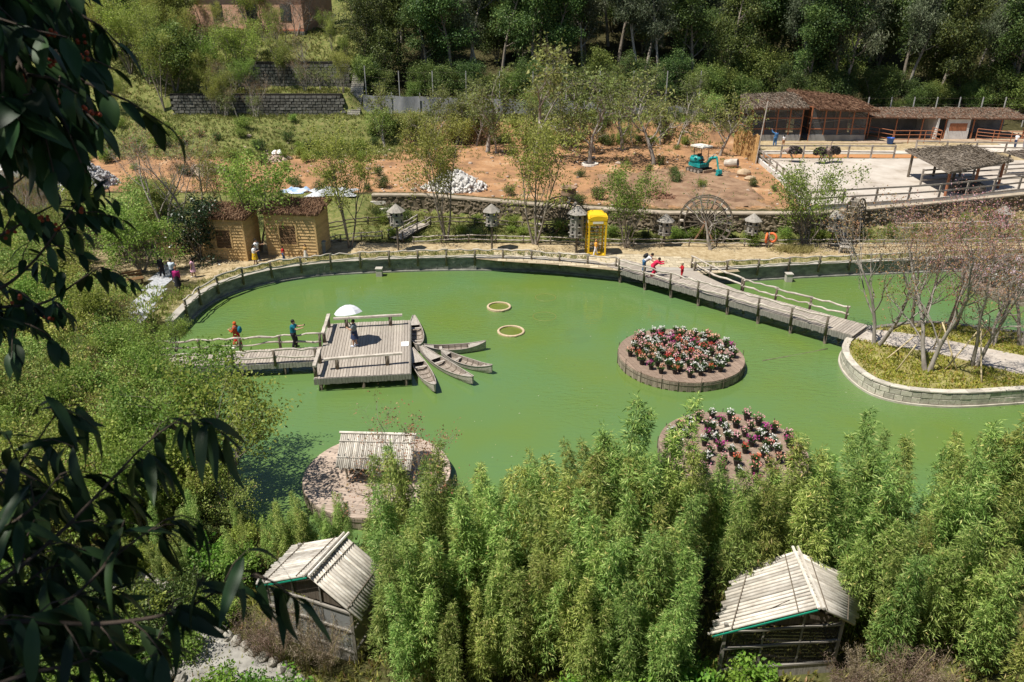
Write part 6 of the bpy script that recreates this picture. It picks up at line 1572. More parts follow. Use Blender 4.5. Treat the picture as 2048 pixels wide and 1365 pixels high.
for px, py, top, kind, var, lab in ((455, 1015, 735, 'airy', 0, 'leafy bright tree standing at the near left shore over the water'),
        (410, 930, 690, 'airy', 1, 'leafy tree leaning over the dock walkway'),
        (300, 800, 665, 'airy', 2, 'leafy tree whose boughs reach the walkway railing'),
        (850, 1088, 775, 'bare', 2, 'thin rusty tree in front of the hut island'),
        (352, 702, 640, 'greenthicket', 2, 'leafy shrubby tree where the pond wall ends at the walkway'),
        (285, 545, 410, 'greenthicket', 1, 'leafy tree beside the bench under the bamboo screen'),
        (250, 520, 395, 'thicket', 0, 'grey green shrub left of the bamboo screen')):
    treepx(kind, px, py, top, lab, var)
for i in range(26):
    px = rg.uniform(-40, 330); py = rg.uniform(640, 900); g = P(px, py, 1.0); g = ground_at(g.x, g.y)
    if on_land(g.x, g.y): plant('bare', g, rg.uniform(.3, .5), 'bare rusty twigged shrub standing in the left bank thicket', cat='shrub', group='rusty shrubs in the left thicket', rng=rg)
for i in range(30):
    px = rg.uniform(-20, 330); py = rg.uniform(405, 505); g = G(px, py)
    plant(rg.choice(['thicket', 'thicket', 'bare']), g, rg.uniform(.5, .85), 'twiggy brown green shrub between the dirt yard and the left bank', cat='shrub', group='shrubs below the dirt yard', rng=rg)
rb_ = random.Random(303); nb_ = 0
for i in range(400):
    px = rb_.uniform(250, 700); py = rb_.uniform(1010, 1170); q = P(px, py, .6)
    if not on_land(q.x, q.y) or in_hut(q.x, q.y) or nb_ > 30 or q.x > -5.2: continue
    nb_ += 1; bamboo(q.x, q.y, rb_.uniform(.22, .38), 'knee to head high young bamboo on the shore left of the netted hut', 'young bamboo left of the netted hut', rb_)
for i in range(40):
    px = rb_.uniform(60, 520); py = rb_.uniform(1000, 1300); q = P(px, py, .6)
    if on_land(q.x, q.y) and not in_hut(q.x, q.y): plant(rb_.choice(['shrub', 'lightshrub', 'lightshrub']), ground_at(q.x, q.y), rb_.uniform(.5, 1.0), 'low bush on the bank between dark branches and netted hut', cat='bush', group='bushes left of the netted hut', rng=rb_)
for i in range(34):
    px = rb_.uniform(250, 1650); py = rb_.uniform(300, 392); q = G(px, py)
    if q.x < 23: plant(rb_.choice(['shrub', 'lightshrub', 'shrub']), q, rb_.uniform(.4, .9), 'scattered low weed bush on the dirt yard', cat='bush', group='weed bushes on the dirt yard', rng=rb_)
# loose stones strewn over the dirt yard
st_ = MB()
for i in range(520):
    x, y = rb_.uniform(-30, 24), rb_.uniform(59, 85)
    if y > wall_y(x) + 1: q = rb_.uniform(.04, .14) * (2 if rb_.random() < .06 else 1); st_.ell((x, y, float(land(np.array([x]), np.array([y]))[0]) + q * .4), (q * 1.2, q, q * .7), 6, 4, jit=.25, rng=rb_)
st_.build('yard_stones', surf('yard_stone', [(.3, (.26, .18, .12)), (.7, (.55, .46, .38))], scale=.6, bump=.3), kind='stuff')
# ================================================================ shrubs on banks and slopes
for i in range(46):
    x = rg.uniform(-12, 40); y = rg.uniform(56.6, float(wall_y(x)) - .7)
    plant(rg.choice(['shrub', 'lightshrub', 'lightshrub']), ground_at(x, y), rg.uniform(.45, .85), 'low green shrub on the slope between log rail and rubble wall', cat='bush', group='shrubs on the garden slope', rng=rg)
for i in range(60):
    x = rg.uniform(-16, 23); y = rg.uniform(84.8, 88.6)
    plant(rg.choice(['shrub', 'shrub', 'lightshrub', 'thicket']), ground_at(x, y), rg.uniform(.5, 1.0) , 'scrubby bush growing on the red scarp', cat='bush', group='bushes on the scarp', rng=rg)
for i in range(46):
    x = rg.uniform(-48, -14); y = rg.uniform(76, 88)
    plant(rg.choice(['shrub', 'lightshrub', 'lightshrub']), ground_at(x, y), rg.uniform(.5, 1.1), 'low bush on the grass bank below the stone walls', cat='bush', group='bushes on the grass bank', rng=rg)
for px, py, kind, s, lab in ((1500, 492, 'lightshrub', .9, 'round green bush below the bird house near the lifebuoys'), (1570, 492, 'lightshrub', .6, 'light green bush right of the lifebuoys'), (1200, 400, 'shrub', .9, 'low dark bush on the dirt edge right of the clay jar'),
        (1160, 412, 'shrub', .8, 'low bush beside the clay jar'), (1355, 480, 'lightshrub', .6, 'tuft of green in front of the water wheel'), (1020, 392, 'shrub', .7, 'low bush right of the white rock heap'), (925, 470, 'lightshrub', .6, 'small green bush by the slim twin stemmed tree')):
    plant(kind, G(px, py), s, lab, cat='shrub', rng=rg)
# ================================================================ ground cover (stuff)
def tufts(name, mat, pts, rg2, L=(.1, .25), W=.03, per=7, up=1.0, cat_label=None, sp=.08):
    n = len(pts) * per; base = np.repeat(pts, per, 0) + rg2.normal(size=(n, 3)) * np.array([sp, sp, 0]); d = rg2.normal(size=(n, 3)) * .55; d[:, 2] = np.abs(d[:, 2]) * .4 + up
    Lx = rg2.uniform(L[0], L[1], n); me = leaf_mesh(name, mat, base, d, Lx, W, rg2)
    put(name, me, None, kind='stuff')
rg2 = np.random.default_rng(5)
def scatter(x0, x1, y0, y1, n, cond=None):
    x = rg2.uniform(x0, x1, n); y = rg2.uniform(y0, y1, n); z = land(x, y)
    ok = np.ones(n, bool) if cond is None else cond(x, y)
    return np.stack([x, y, z], -1)[ok]
tufts('garden_grass', LM['grass'], scatter(-12, 45, 56.0, 64, 5200, lambda x, y: y < wall_y(x) - .2), rg2, (.12, .3), .05)
tufts('terrace_grass', LM['grass'], scatter(-50, 24, 77, 92, 8200, lambda x, y: ((x < -9) | (y > 85.5))), rg2, (.15, .4), .08, per=5)
tufts('slope_grass', LM['grass'], scatter(-70, -19, 92, 110, 5200), rg2, (.2, .5), .1, per=5)
tufts('dirt_weeds', LM['olive'], scatter(-34, 24, 58, 86, 2600, lambda x, y: (y > wall_y(x) + .8) & (np.sin(x * .7) * np.cos(y * .5) + .3 * np.sin(x * 2.1 + y) > .05)), rg2, (.1, .3), .05, per=6)
vp = []
for p, q in zip(offset_line(WALL, .55), offset_line(WALL, 1.5)):
    for _ in range(14):
        v = p.lerp(q, rg2.random()); vp.append((v.x + rg2.normal() * .3, v.y + rg2.normal() * .1, .93))
vp = np.array(vp); vp = vp[(sdist(vp[:, 0], vp[:, 1], POND) < -.5) & ((vp[:, 0] < 5.5) | (vp[:, 0] > 12.5))]
tufts('verge_grass', LM['grass'], vp, rg2, (.12, .32), .03, per=8)
pen_poly = [(p.x, p.y) for p in PENS]
x = rg2.uniform(17, 45, 5200); y = rg2.uniform(32, 44, 5200); ok = (sdist(x, y, pen_poly) > .38) & (sdist(x, y, pp_s) < -.1)
tufts('ground_cover', LM['cover'], np.stack([x, y, np.full_like(x, .69)], -1)[ok], rg2, (.1, .26), .07, per=9, up=.5, sp=.16)
tufts('shore_undergrowth', LM['mixed'], scatter(-24, 18, 14.5, 24, 4200, lambda x, y: sdist(x, y, POND) < -.5), rg2, (.15, .4), .06, per=6)
tufts('bank_undergrowth', LM['mixed'], scatter(-40, -9, 22, 46, 6500, lambda x, y: sdist(x, y, POND) < -.8), rg2, (.15, .4), .07, per=6)
# clump of straw coloured grass at the plaza edge
sg = G(1590, 505); n = 260; x = rg2.normal(sg.x, .7, n); y = rg2.normal(sg.y + .2, .35, n)
tufts('straw_grass', leafmat('straw', [(0, (.30, .28, .08)), (1, (.52, .48, .20))], .3), np.stack([x, y, land(x, y)], -1), rg2, (.3, .7), .03, per=8, up=.7)

# ================================================================ bamboo roofed huts in front
def shelter(label, e, r, zr, ze, gl, seed, net=True):
    """e: left near, left far, right near, right far eave xy; r: ridge near, far xy"""
    rg = random.Random(seed); c = (Vector(e[0]) + Vector(e[3])) / 2; t = thing('bamboo_shelter', label, 'hut', (c.x, c.y, gl))
    L = lambda p, z: (p[0] - c.x, p[1] - c.y, z - gl)
    pole_roof(t, L(e[0], ze), L(e[1], ze), L(r[0], zr), L(r[1], zr), 18, M_BAMROOF, .052, rg, jut=.08)
    pole_roof(t, L(e[2], ze), L(e[3], ze), L(r[0], zr), L(r[1], zr), 18, M_BAMROOF, .052, rg, jut=.08)
    for side, sgn in ((-1, 1), (1, -1)):
        m = MB(); rn, rf = Vector(L(r[0], zr)), Vector(L(r[1], zr)); m.tube([rn + Vector((side * .07, -.1, .07)), rf + Vector((side * .07, .1, .07))], .045, 6); m.build('ridge_pole', M_BAMROOF, t, local=True)
    for a, b in ((e[0], e[1]), (e[2], e[3])):
        for f in (.18, .8):
            m = MB(); p0 = Vector(L(a, ze)).lerp(Vector(L(r[0], zr)), f); p1 = Vector(L(b, ze)).lerp(Vector(L(r[1], zr)), f); m.tube([p0 + Vector((0, 0, .07)), p1 + Vector((0, 0, .07))], .016, 5); m.build('batten', M_POST, t, local=True)
    green = plain('green_strip', (.01, .22, .14), .5)
    m = MB(); m.beam(Vector(L(e[0], ze - .07)), Vector(L(r[0], zr - .07)), .03, .035); m.build('edge_strip', green, t, local=True)
    ins = lambda p, q, f=.12: (p[0] + (q[0] - p[0]) * f, p[1] + (q[1] - p[1]) * f)
    ln, lf, rn_, rf_ = [ins(p, ((e[0][0] + e[3][0]) / 2, (e[0][1] + e[3][1]) / 2), .16) for p in e[:4]]
    fr = plain('frame_wood', (.26, .24, .21), .8)
    for p in (ln, lf, rn_, rf_):
        m = MB(); m.beam(L(p, gl - .1), L(p, ze + .25), .09, .09); m.build('corner_post', fr, t, local=True)
    mid = ((ln[0] + rn_[0]) / 2, (ln[1] + rn_[1]) / 2)
    for f in (.33, .66):
        p = (ln[0] + (rn_[0] - ln[0]) * f, ln[1] + (rn_[1] - ln[1]) * f); m = MB(); m.beam(L(p, gl), L(p, ze + .55), .05, .05); m.build('stud', fr, t, local=True)
    for z in (gl + .45, gl + 1.25, ze - .05):
        m = MB(); m.beam(L((ln[0], ln[1] - .03), z), L((rn_[0], rn_[1] - .03), z), .06, .06); m.build('girt', fr, t, local=True)
        m = MB(); m.beam(L(rn_, z), L(rf_, z), .06, .06); m.build('girt', fr, t, local=True)
    # closed gable boards above the eave
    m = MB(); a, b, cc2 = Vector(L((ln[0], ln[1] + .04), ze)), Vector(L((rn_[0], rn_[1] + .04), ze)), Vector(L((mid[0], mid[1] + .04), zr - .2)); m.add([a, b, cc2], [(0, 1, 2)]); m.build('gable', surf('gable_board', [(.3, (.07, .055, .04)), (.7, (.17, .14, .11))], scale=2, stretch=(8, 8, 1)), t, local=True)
    m = MB(); m.beam(L((ln[0], ln[1]), gl + .18), L((rn_[0], rn_[1]), gl + .18), .07, .42); m.build('kick_board', M_FASCIA, t, local=True)
    mt = netmat('net_' + str(seed), (.42, .43, .42) if net else (.025, .024, .022), .5 if net else .82)  # pale net on one hut; near-black sheet paints the open hut's inside dark
    for a, b in ((ln, rn_), (rn_, rf_), (ln, lf)):
        m = MB(); m.add([L(a, gl + .3), L(b, gl + .3), L(b, ze - .02), L(a, ze - .02)], [(0, 1, 2, 3)]); m.build('net_shade_panel', mt, t, local=True)
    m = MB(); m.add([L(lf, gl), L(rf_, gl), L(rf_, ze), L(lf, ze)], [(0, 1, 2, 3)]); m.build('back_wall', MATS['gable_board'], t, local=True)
    return t
def xy(p): return (p.x, p.y)
shelter('bamboo roofed hut with pale net front and a green roof strip, left of the thicket', [xy(P(510, 1168, 2.45)), xy(P(592, 1088, 2.45)), xy(P(714, 1242, 2.3)), xy(P(775, 1150, 2.3))], [xy(P(614, 1152, 3.4)), xy(P(692, 1074, 3.4))], 3.4, 2.4, .4, 1)
shelter('bamboo roofed hut with dark open front at the right end of the thicket', [xy(P(1425, 1270, 2.3)), xy(P(1478, 1140, 2.3)), xy(P(1706, 1250, 2.3)), xy(P(1722, 1165, 2.3))], [xy(P(1640, 1216, 3.4)), xy(P(1592, 1102, 3.4))], 3.4, 2.3, .4, 2, net=False)

# ================================================================ plants at the very front
for i in range(17):
    px = rg.uniform(1090, 1520); py = rg.uniform(1345, 1420); g = P(px, py, 1.0); g.z = ground_at(g.x, g.y).z
    plant('herbplant', g, rg.uniform(.7, 1.1), 'bright green leafy herb below the bamboo thicket', cat='herb', group='herbs below the thicket', rng=rg)
for i in range(10):
    px = rg.uniform(420, 640); py = rg.uniform(1370, 1430); g = P(px, py, .8); g.z = ground_at(g.x, g.y).z
    plant('herbplant', g, rg.uniform(.6, .95), 'yellow green leafy plant below the netted hut', cat='herb', group='plants below the netted hut', rng=rg)
for i in range(46):
    px = rg.uniform(-20, 420); py = rg.uniform(1120, 1440); g = P(px, py, .6); g.z = ground_at(g.x, g.y).z
    plant(rg.choice(['herbplant', 'lightshrub', 'shrub']), g, rg.uniform(.7, 1.2), 'green plant on the near left bank under the dark branches', cat='herb', group='plants under the dark branches', rng=rg)
def plume(px, py, s, label, seed, z=.5):
    g = P(px, py, z); g.z = ground_at(g.x, g.y).z; rq = np.random.default_rng(seed); rr3 = random.Random(seed); st = MB(); A = []
    for k in range(26):
        a = rr3.uniform(0, 6.283); ln = rr3.uniform(.1, .5); h = s * rr3.uniform(.7, 1.1); pts = [Vector((math.cos(a) * (.1 + ln * h * t ** 1.6), math.sin(a) * (.1 + ln * h * t ** 1.6), h * t)) for t in np.linspace(0, 1, 6)]
        st.tube(pts, .006, 3, cap=False)
        for _ in range(110):
            t = rq.beta(3, 1.2); i = min(int(t * 5), 4); q = pts[i].lerp(pts[i + 1], t * 5 - i); A.append((q.x, q.y, q.z))
    A = np.array(A) + rq.normal(size=(len(A), 3)) * .07; d = rq.normal(size=A.shape); d[:, 2] += .5
    t = thing('plume_grass', label, 'grass', g); st.build('stalks', plain('stalk', (.3, .26, .12), .7), t, local=True)
    put('plumes', leaf_mesh('plumes', LM['plume'], A, d, rq.uniform(.05, .16, len(A)), .012, rq), t)
for k, (px, py, s) in enumerate(((560, 1330, 1.9), (610, 1340, 2.0), (655, 1345, 1.7), (520, 1320, 1.6))): plume(px, py, s, 'feathery brown grass clump in front of the netted hut', 200 + k)
for k, (px, py, s) in enumerate(((1720, 1385, 1.5), (1790, 1395, 1.6), (1850, 1390, 1.5), (1680, 1400, 1.2))): plume(px, py, s, 'feathery brown grass clump below the dark open hut', 220 + k)
for tt in [o for o in C.objects if o.name.startswith('plume_grass')]: tt['group'] = 'feathery grass clumps'
# pale garden path with stone edging and clay pots under the dark branches
def flat(name, pxs, z, mat, h=.12):
    b = MB(); ps = [P(x, y, z) for x, y in pxs]; b.prism([(p.x, p.y) for p in reversed(ps)], z - h, z); return b.build(name, mat, kind='structure')
flat('garden_path', [(180, 1180), (250, 1140), (330, 1180), (440, 1270), (560, 1340), (640, 1400), (420, 1420), (330, 1330), (260, 1260)], .62, surf('pale_path', [(.3, (.20, .19, .17)), (.7, (.42, .40, .36))], scale=2, bump=.4))
sb2 = [rock_mesh(40 + k, M_STONE, 7, 5, .15, 'edging_stone') for k in range(3)]
t = thing('stone_edging', 'row of pale stones edging the garden path under the dark branches', 'edging', P(400, 1260, .6))
pl = resample([P(x, y, .62) for x, y in ((255, 1138), (335, 1178), (445, 1268), (565, 1338), (645, 1398))], .38)
for p in pl: put('edging_stone', sb2[rg.randrange(3)], t, p - t.location + Vector((0, 0, .05)), (rg.uniform(0, 6), 0, rg.uniform(0, 6)), (.42, .34, .3))
t = thing('stone_edging', 'second row of pale stones along the other side of the garden path', 'edging', P(300, 1320, .6))
pl = resample([P(x, y, .62) for x, y in ((180, 1182), (258, 1262), (328, 1332), (420, 1420))], .4)
for p in pl: put('edging_stone', sb2[rg.randrange(3)], t, p - t.location + Vector((0, 0, .05)), (rg.uniform(0, 6), 0, rg.uniform(0, 6)), (.42, .34, .3))
M_TC = plain('terracotta_pot', (.52, .19, .08), .7, var=.15)
for k, (px, py, rx, ry) in enumerate(((235, 1140, 80, 20), (248, 1150, 70, -40), (260, 1135, 20, 60), (226, 1128, 85, 100))):
    p = P(px, py, .7); m = MB(); m.lathe([(.12, 0), (.2, .12), (.22, .28), (.14, .42), (.17, .48), (.12, .47), (.1, .4), (.001, .36)], 12); o = m.build('terracotta_jar', M_TC, None, smooth=True); o.location = p; o.rotation_euler = (R(rx), 0, R(ry)); tag(o, 'tumbled terracotta jar beside the pale garden path', 'jar', 'tumbled terracotta jars')
# gravel walk and bench on the left bank
sheet('gravel_walk', [(355, 538), (325, 530), (270, 600), (200, 680), (215, 700), (300, 640)], surf('gravel', [(.3, (.24, .25, .27)), (.5, (.40, .41, .43)), (.7, (.58, .58, .6))], scale=6, bump=.6), .03, .4)
g = G(268, 572); t = thing('wooden_bench', 'small brown wooden bench beside the gravel walk', 'bench', g, R(35))
for k in range(3): m = MB(); m.box((0, -.2 + k * .2, .45), (1.3, .16, .05)); m.build('seat_slat', M_SLAT, t, local=True)
for k in range(2): m = MB(); m.box((0, .32, .65 + k * .18), (1.3, .04, .13)); m.build('back_slat', M_SLAT, t, local=True)
for sx in (-.55, .55):
    for sy in (-.22, .28): m = MB(); m.box((sx, sy, .22), (.07, .07, .44)); m.build('leg', M_SLAT, t, local=True)
# ================================================================ people
def fuse(mb, name, mat, voxel, smooth=4):
    """one continuous surface out of overlapping closed shapes"""
    me = mb.mesh(name); o = bpy.data.objects.new('tmp', me); ts = TMP_SCENE; ts.collection.objects.link(o)
    md = o.modifiers.new('r', 'REMESH'); md.mode = 'VOXEL'; md.voxel_size = voxel; md.use_smooth_shade = True
    sm = o.modifiers.new('s', 'SMOOTH'); sm.iterations = smooth; sm.factor = .5
    vl = ts.view_layers[0]; vl.update(); dg = vl.depsgraph; me2 = bpy.data.meshes.new_from_object(o.evaluated_get(dg))
    bpy.data.objects.remove(o); bpy.data.meshes.remove(me); me2.name = name
    me2.materials.clear(); me2.materials.append(mat); return me2
TMP_SCENE = bpy.data.scenes.new('tmp')
M_SKIN = plain('skin', (0.46, 0.27, 0.18), .55, var=.05)
def cloth_mat(name, c, rough=.8): return plain('cloth_' + name, c, rough, var=.12, scale=14)
def person(foot, face, h, label, top, bottom, hair=(.015, .012, .01), lean=0.0, arms=None, step=.05, skirt=None, dress=None, sleeve='short', longhair=False, hat=None, pack=None, knees=0.0, head_tilt=0.0, shoes=(.6, .58, .55), phone=False):
    """figure facing +x in its own frame; arms: ((upper dir, fore dir) left, right)"""
    t = thing('person', label, 'person', foot, face); s = h
    hipz = .50 - knees * .05; hip = Vector((-.02 * lean, 0, hipz)) * s
    up = Vector((math.sin(lean), 0, math.cos(lean))); sd = Vector((0, 1, 0)); fw = Vector((math.cos(lean), 0, -math.sin(lean)))
    T = lambda u, f=0, y=0: hip + (up * u + fw * f + sd * y) * s
    waist, chest, neck = T(.10), T(.245, .005), T(.335)
    hl = lean * .55 + head_tilt; hu = Vector((math.sin(hl), 0, math.cos(hl))); hf = Vector((math.cos(hl), 0, -math.sin(hl)))
    headc = neck + hu * .075 * s + hf * .012 * s
    arms = arms or (((.05, .12, -1), (.15, .02, -1)), ((.05, -.12, -1), (.15, -.02, -1)))
    body, shirt, pants = MB(), MB(), MB(); hands = MB()
    legs = []
    for k, sy in enumerate((1, -1)):
        fx = step * (1 if k == 0 else -1); hp = hip + Vector((0, sy * .052, -.005)) * s; an = Vector((fx, sy * .058, .045)) * s
        kn = (hp + an) / 2 + Vector((.02 + knees * .1, 0, .01)) * s; legs.append((hp, kn, an))
        body.tube([hp, hp.lerp(kn, .5), kn, kn.lerp(an, .35), an], [.062 * s, .052 * s, .038 * s, .036 * s, .024 * s], 10)
        body.ell(an + Vector((.035, 0, -.022)) * s, (.075 * s, .03 * s, .026 * s), 10, 6)
        pants.tube([hp + Vector((0, 0, .03 * s)), hp.lerp(kn, .5), kn, an + Vector((0, 0, .012 * s))], [.074 * s, .064 * s, .052 * s, .044 * s], 10)
    body.tube([hip - up * .02 * s, waist, T(.17), chest, T(.30)], [.085 * s, .078 * s, .088 * s, .095 * s, .06 * s], 12, sq=1.0)
    body.tube([T(.29), neck + hu * .03 * s], [.038 * s, .032 * s], 10)
    M = Matrix((hf, sd, hu)).transposed()
    body.ell(headc, (.058 * s, .048 * s, .070 * s), 14, 10, M=M); body.ell(headc + hf * .058 * s - hu * .008 * s, (.014 * s, .010 * s, .016 * s), 6, 5, M=M)
    body.ell(headc + hf * .022 * s - hu * .045 * s, (.034 * s, .030 * s, .026 * s), 8, 6, M=M)
    for sy in (-1, 1): body.ell(headc + sd * sy * .049 * s - hu * .002 * s, (.012 * s, .008 * s, .02 * s), 6, 5, M=M)
    shirt.tube([hip + up * .0 * s, waist, T(.17), chest, T(.305), T(.33)], [.098 * s, .092 * s, .100 * s, .106 * s, .07 * s, .042 * s], 12)
    pants.tube([hip - up * .03 * s, hip + up * .03 * s, waist], [.088 * s, .098 * s, .090 * s], 12)
    pelv = []
    for k, sy in enumerate((1, -1)):
        sh = T(.285, 0, sy * .095); ud, fd = arms[k]
        ud = (up * -ud[2] * -1 if False else Vector(ud)).normalized(); fd = Vector(fd).normalized()
        el = sh + ud * .165 * s; wr = el + fd * .145 * s
        body.tube([T(.27, 0, sy * .06), sh, sh.lerp(el, .5), el], [.045 * s, .040 * s, .034 * s, .028 * s], 9); body.tube([el, el.lerp(wr, .3), wr], [.029 * s, .029 * s, .020 * s], 9)
        body.ell(wr + fd * .03 * s, (.024 * s, .024 * s, .024 * s), 8, 6)
        sl = 1.0 if sleeve == 'long' else .62
        shirt.tube([T(.27, 0, sy * .05), sh, sh.lerp(el, sl)], [.055 * s, .050 * s, .043 * s], 10)
        if sleeve == 'long': shirt.tube([el, wr], [.040 * s, .031 * s], 9)
        # hand: palm with four bent fingers and a thumb leaving its side
        px_ = fd; py_ = px_.cross(Vector((0, 0, 1))); py_ = py_.normalized() if py_.length > .1 else Vector((0, 1, 0)); pz_ = px_.cross(py_)
        hands.tube([wr, wr + px_ * .045 * s], [.018 * s, .022 * s], 8, sq=.6)
        for j, (ln, off) in enumerate(((.040, -.016), (.046, -.005), (.043, .006), (.034, .016))):
            b0 = wr + px_ * .042 * s + py_ * off * s; b1 = b0 + px_ * ln * .55 * s; b2 = b1 + (px_ * .6 + pz_ * .8) * ln * .5 * s
            hands.tube([b0, b1, b2], [.0055 * s, .0052 * s, .004 * s], 5)
        b0 = wr + px_ * .015 * s - py_ * .018 * s; b1 = b0 + (px_ * .6 - py_ * .8) * .025 * s; hands.tube([b0, b1, b1 + px_ * .02 * s], [.007 * s, .006 * s, .0045 * s], 5)
        if phone and k == 0:
            ph = MB(); ph.box(wr + fd * .075 * s + Vector((0, -.04 * s, .02 * s)), (.012 * s, .085 * s, .045 * s)); PH = ph
    bm_ = fuse(body, 'body', M_SKIN, .0135 * s)
    # hands grow out of the wrists of the same body mesh
    nv = len(bm_.vertices); hv = np.array(hands.v, float); bv = np.zeros(nv * 3); bm_.vertices.foreach_get('co', bv)
    vs = [tuple(x) for x in bv.reshape(-1, 3)] + [tuple(x) for x in hv]; fs = [tuple(p.vertices) for p in bm_.polygons] + [tuple(i + nv for i in f) for f in hands.f]
    full = bpy.data.meshes.new('body'); full.from_pydata(vs, [], fs); full.materials.append(M_SKIN); full.polygons.foreach_set('use_smooth', [True] * len(fs)); full.update()
    bpy.data.meshes.remove(bm_); put('body', full, t)
    nm = label.split()[0]
    if top: put('shirt', fuse(shirt, 'shirt', top, .017 * s), t)
    if bottom and not dress and skirt is None: put('trousers', fuse(pants, 'trousers', bottom, .017 * s), t)
    if skirt is not None or dress:
        mt, zb = (bottom, skirt) if skirt is not None else (dress[0], dress[1]); c = MB(); n = 18; vs = []; rows = ((waist + up * .01 * s, .092), (hip, .108), (hip.lerp(Vector((0, 0, zb * s)), .5), .118), (Vector((.0, 0, zb * s)), .15 if zb < .3 else .14))
        for c0, r in rows:
            for k in range(n):
                a = 6.2832 * k / n; rr3 = r * s * (1 + (.07 * math.sin(5 * a) if r > .115 else 0)); vs.append((c0.x + rr3 * math.cos(a) + 0, c0.y + rr3 * math.sin(a) * .95, c0.z))
        c.add(vs, [(i * n + k, i * n + (k + 1) % n, i * n + n + (k + 1) % n, i * n + n + k) for i in range(3) for k in range(n)]); c.build('skirt', mt, t, smooth=True, local=True)
    if shoes:
        sh_ = MB()
        for hp, kn, an in legs: sh_.ell(an + Vector((.035, 0, -.022)) * s, (.082 * s, .036 * s, .03 * s), 10, 6)
        shm = cloth_mat('shoe%d' % int(shoes[0] * 100), shoes)
        for hp, kn, an in legs:
            sh_ = MB(); sh_.ell(an + Vector((.035, 0, -.018)) * s, (.082 * s, .036 * s, .032 * s), 10, 6); sh_.build('shoe', shm, t, smooth=True, local=True)
    hm = plain('hair%d' % int(hair[0] * 1000), hair, .5, var=.2)
    hb = MB(); hb.ell(headc - hf * .012 * s + hu * .016 * s, (.062 * s, .056 * s, .066 * s), 14, 9, M=M)
    if longhair: hb.tube([headc - hf * .03 * s, headc - hf * .06 * s - hu * .07 * s, headc - hf * .062 * s - hu * .17 * s], [.05 * s, .046 * s, .03 * s], 9)
    put('hair' if not hat else 'headscarf', fuse(hb, 'hair', hat or hm, .014 * s, 2), t)
    if hat:
        hc = MB(); hc.tube([headc - hu * .05 * s - hf * .02 * s, T(.25, .01)], [.06 * s, .10 * s], 12); put('scarf', fuse(hc, 'scarf', hat, .017 * s, 3), t)
    ey = MB()
    for sy in (-1, 1): ey.ell(headc + hf * .054 * s + sd * sy * .02 * s + hu * .004 * s, (.006 * s, .009 * s, .005 * s), 6, 4, M=M)
    ey.ell(headc + hf * .055 * s - hu * .04 * s, (.004 * s, .016 * s, .004 * s), 6, 4, M=M); ey.build('eyes_and_mouth', plain('eye_dark', (.03, .015, .012), .4), t, smooth=True, local=True)
    if pack:
        pb_ = MB(); c0 = T(.20, -.15); Mp = Matrix((fw, sd, up)).transposed(); pb_.ell(c0, (.07 * s, .095 * s, .125 * s), 12, 8, M=Mp); bp_ = pb_.build('backpack', pack, t, smooth=True, local=True)
        for sy in (-1, 1):
            st_ = MB(); st_.tube([T(.30, -.1, sy * .06), T(.335, 0, sy * .07), T(.25, .105, sy * .065), T(.12, .0, sy * .10)], .010 * s, 5); st_.build('strap', pack, bp_, smooth=True, local=True)
    if phone: PH.build('phone', MATS['black_part'], t, local=True)
    return t
FWD = ((.75, .25, -.55), (.95, -.15, .25)); FWDR = ((.75, -.25, -.55), (.95, .15, .25))
DN = ((.05, .14, -1), (.2, .02, -1)); DNR = ((.05, -.14, -1), (.2, -.02, -1))
BENT = ((.35, .25, -.8), (.8, -.45, .35)); BENTR = ((.35, -.25, -.8), (.8, .45, .35))
c_white = cloth_mat('white', (.72, .71, .72)); c_black = cloth_mat('black', (.02, .02, .024)); c_navy = cloth_mat('navy', (.03, .045, .10)); c_jean = cloth_mat('jean', (.04, .12, .24))
pz = .955
def pf(px, py, z): return P(px, py, z)
person(pf(477, 697, DKZ), R(172), 1.60, 'woman in a red dress and orange headscarf with a teal backpack on the dock walkway', cloth_mat('brick', (.40, .075, .02)), None, dress=(cloth_mat('red', (.55, .015, .02)), .14), arms=(BENT, BENTR), sleeve='long', hat=cloth_mat('orange', (.55, .10, .02)), pack=cloth_mat('tealpack', (.01, .14, .20)), step=.1, shoes=(.7, .68, .64))['label'] = 'person in a red dress and orange headscarf with teal backpack on the dock walkway'
person(pf(590, 696, DKZ), R(5), 1.72, 'person in teal shirt holding up a phone on the dock walkway', cloth_mat('teal', (.005, .12, .17)), c_black, arms=(FWD, FWDR), phone=True, step=.04, knees=.3, lean=.08, shoes=(.03, .03, .03))
person(pf(711, 693, DKZ), R(175), 1.62, 'person in grey top and navy patterned shorts under a white umbrella on the dock', cloth_mat('grey', (.17, .20, .22)), None, dress=(c_navy, .3), arms=(BENT, ((.4, -.2, -.6), (.5, .2, .85))), step=.04, shoes=(.55, .6, .7))
person(pf(1287, 547, pz), R(-6), 1.72, 'person in white shirt and jeans with black backpack bending forward on the plaza', c_white, c_jean, lean=.85, arms=(((.7, .2, -.6), (1, 0, -.2)), ((.6, -.2, -.7), (1, 0, -.2))), pack=c_black, step=.05, head_tilt=.2)
person(pf(1304, 553, pz + .02), R(-8), 1.60, 'person in crimson suit crouching forward to take a photo on the plaza', cloth_mat('crimson', (.58, .02, .07)), cloth_mat('crimson', (.58, .02, .07)), lean=.75, arms=(((.8, .2, -.35), (.95, -.1, .3)), ((.8, -.2, -.35), (.95, .1, .3))), sleeve='long', step=.06, knees=.9, phone=True, shoes=(.3, .02, .04))
person(pf(1363, 557, pz + .02), R(200), 1.08, 'small child in dark red clothes standing on the bridge landing', cloth_mat('darkred', (.42, .012, .02)), cloth_mat('darkred', (.42, .012, .02)), arms=(BENT, BENTR), sleeve='long', shoes=(.03, .03, .03))
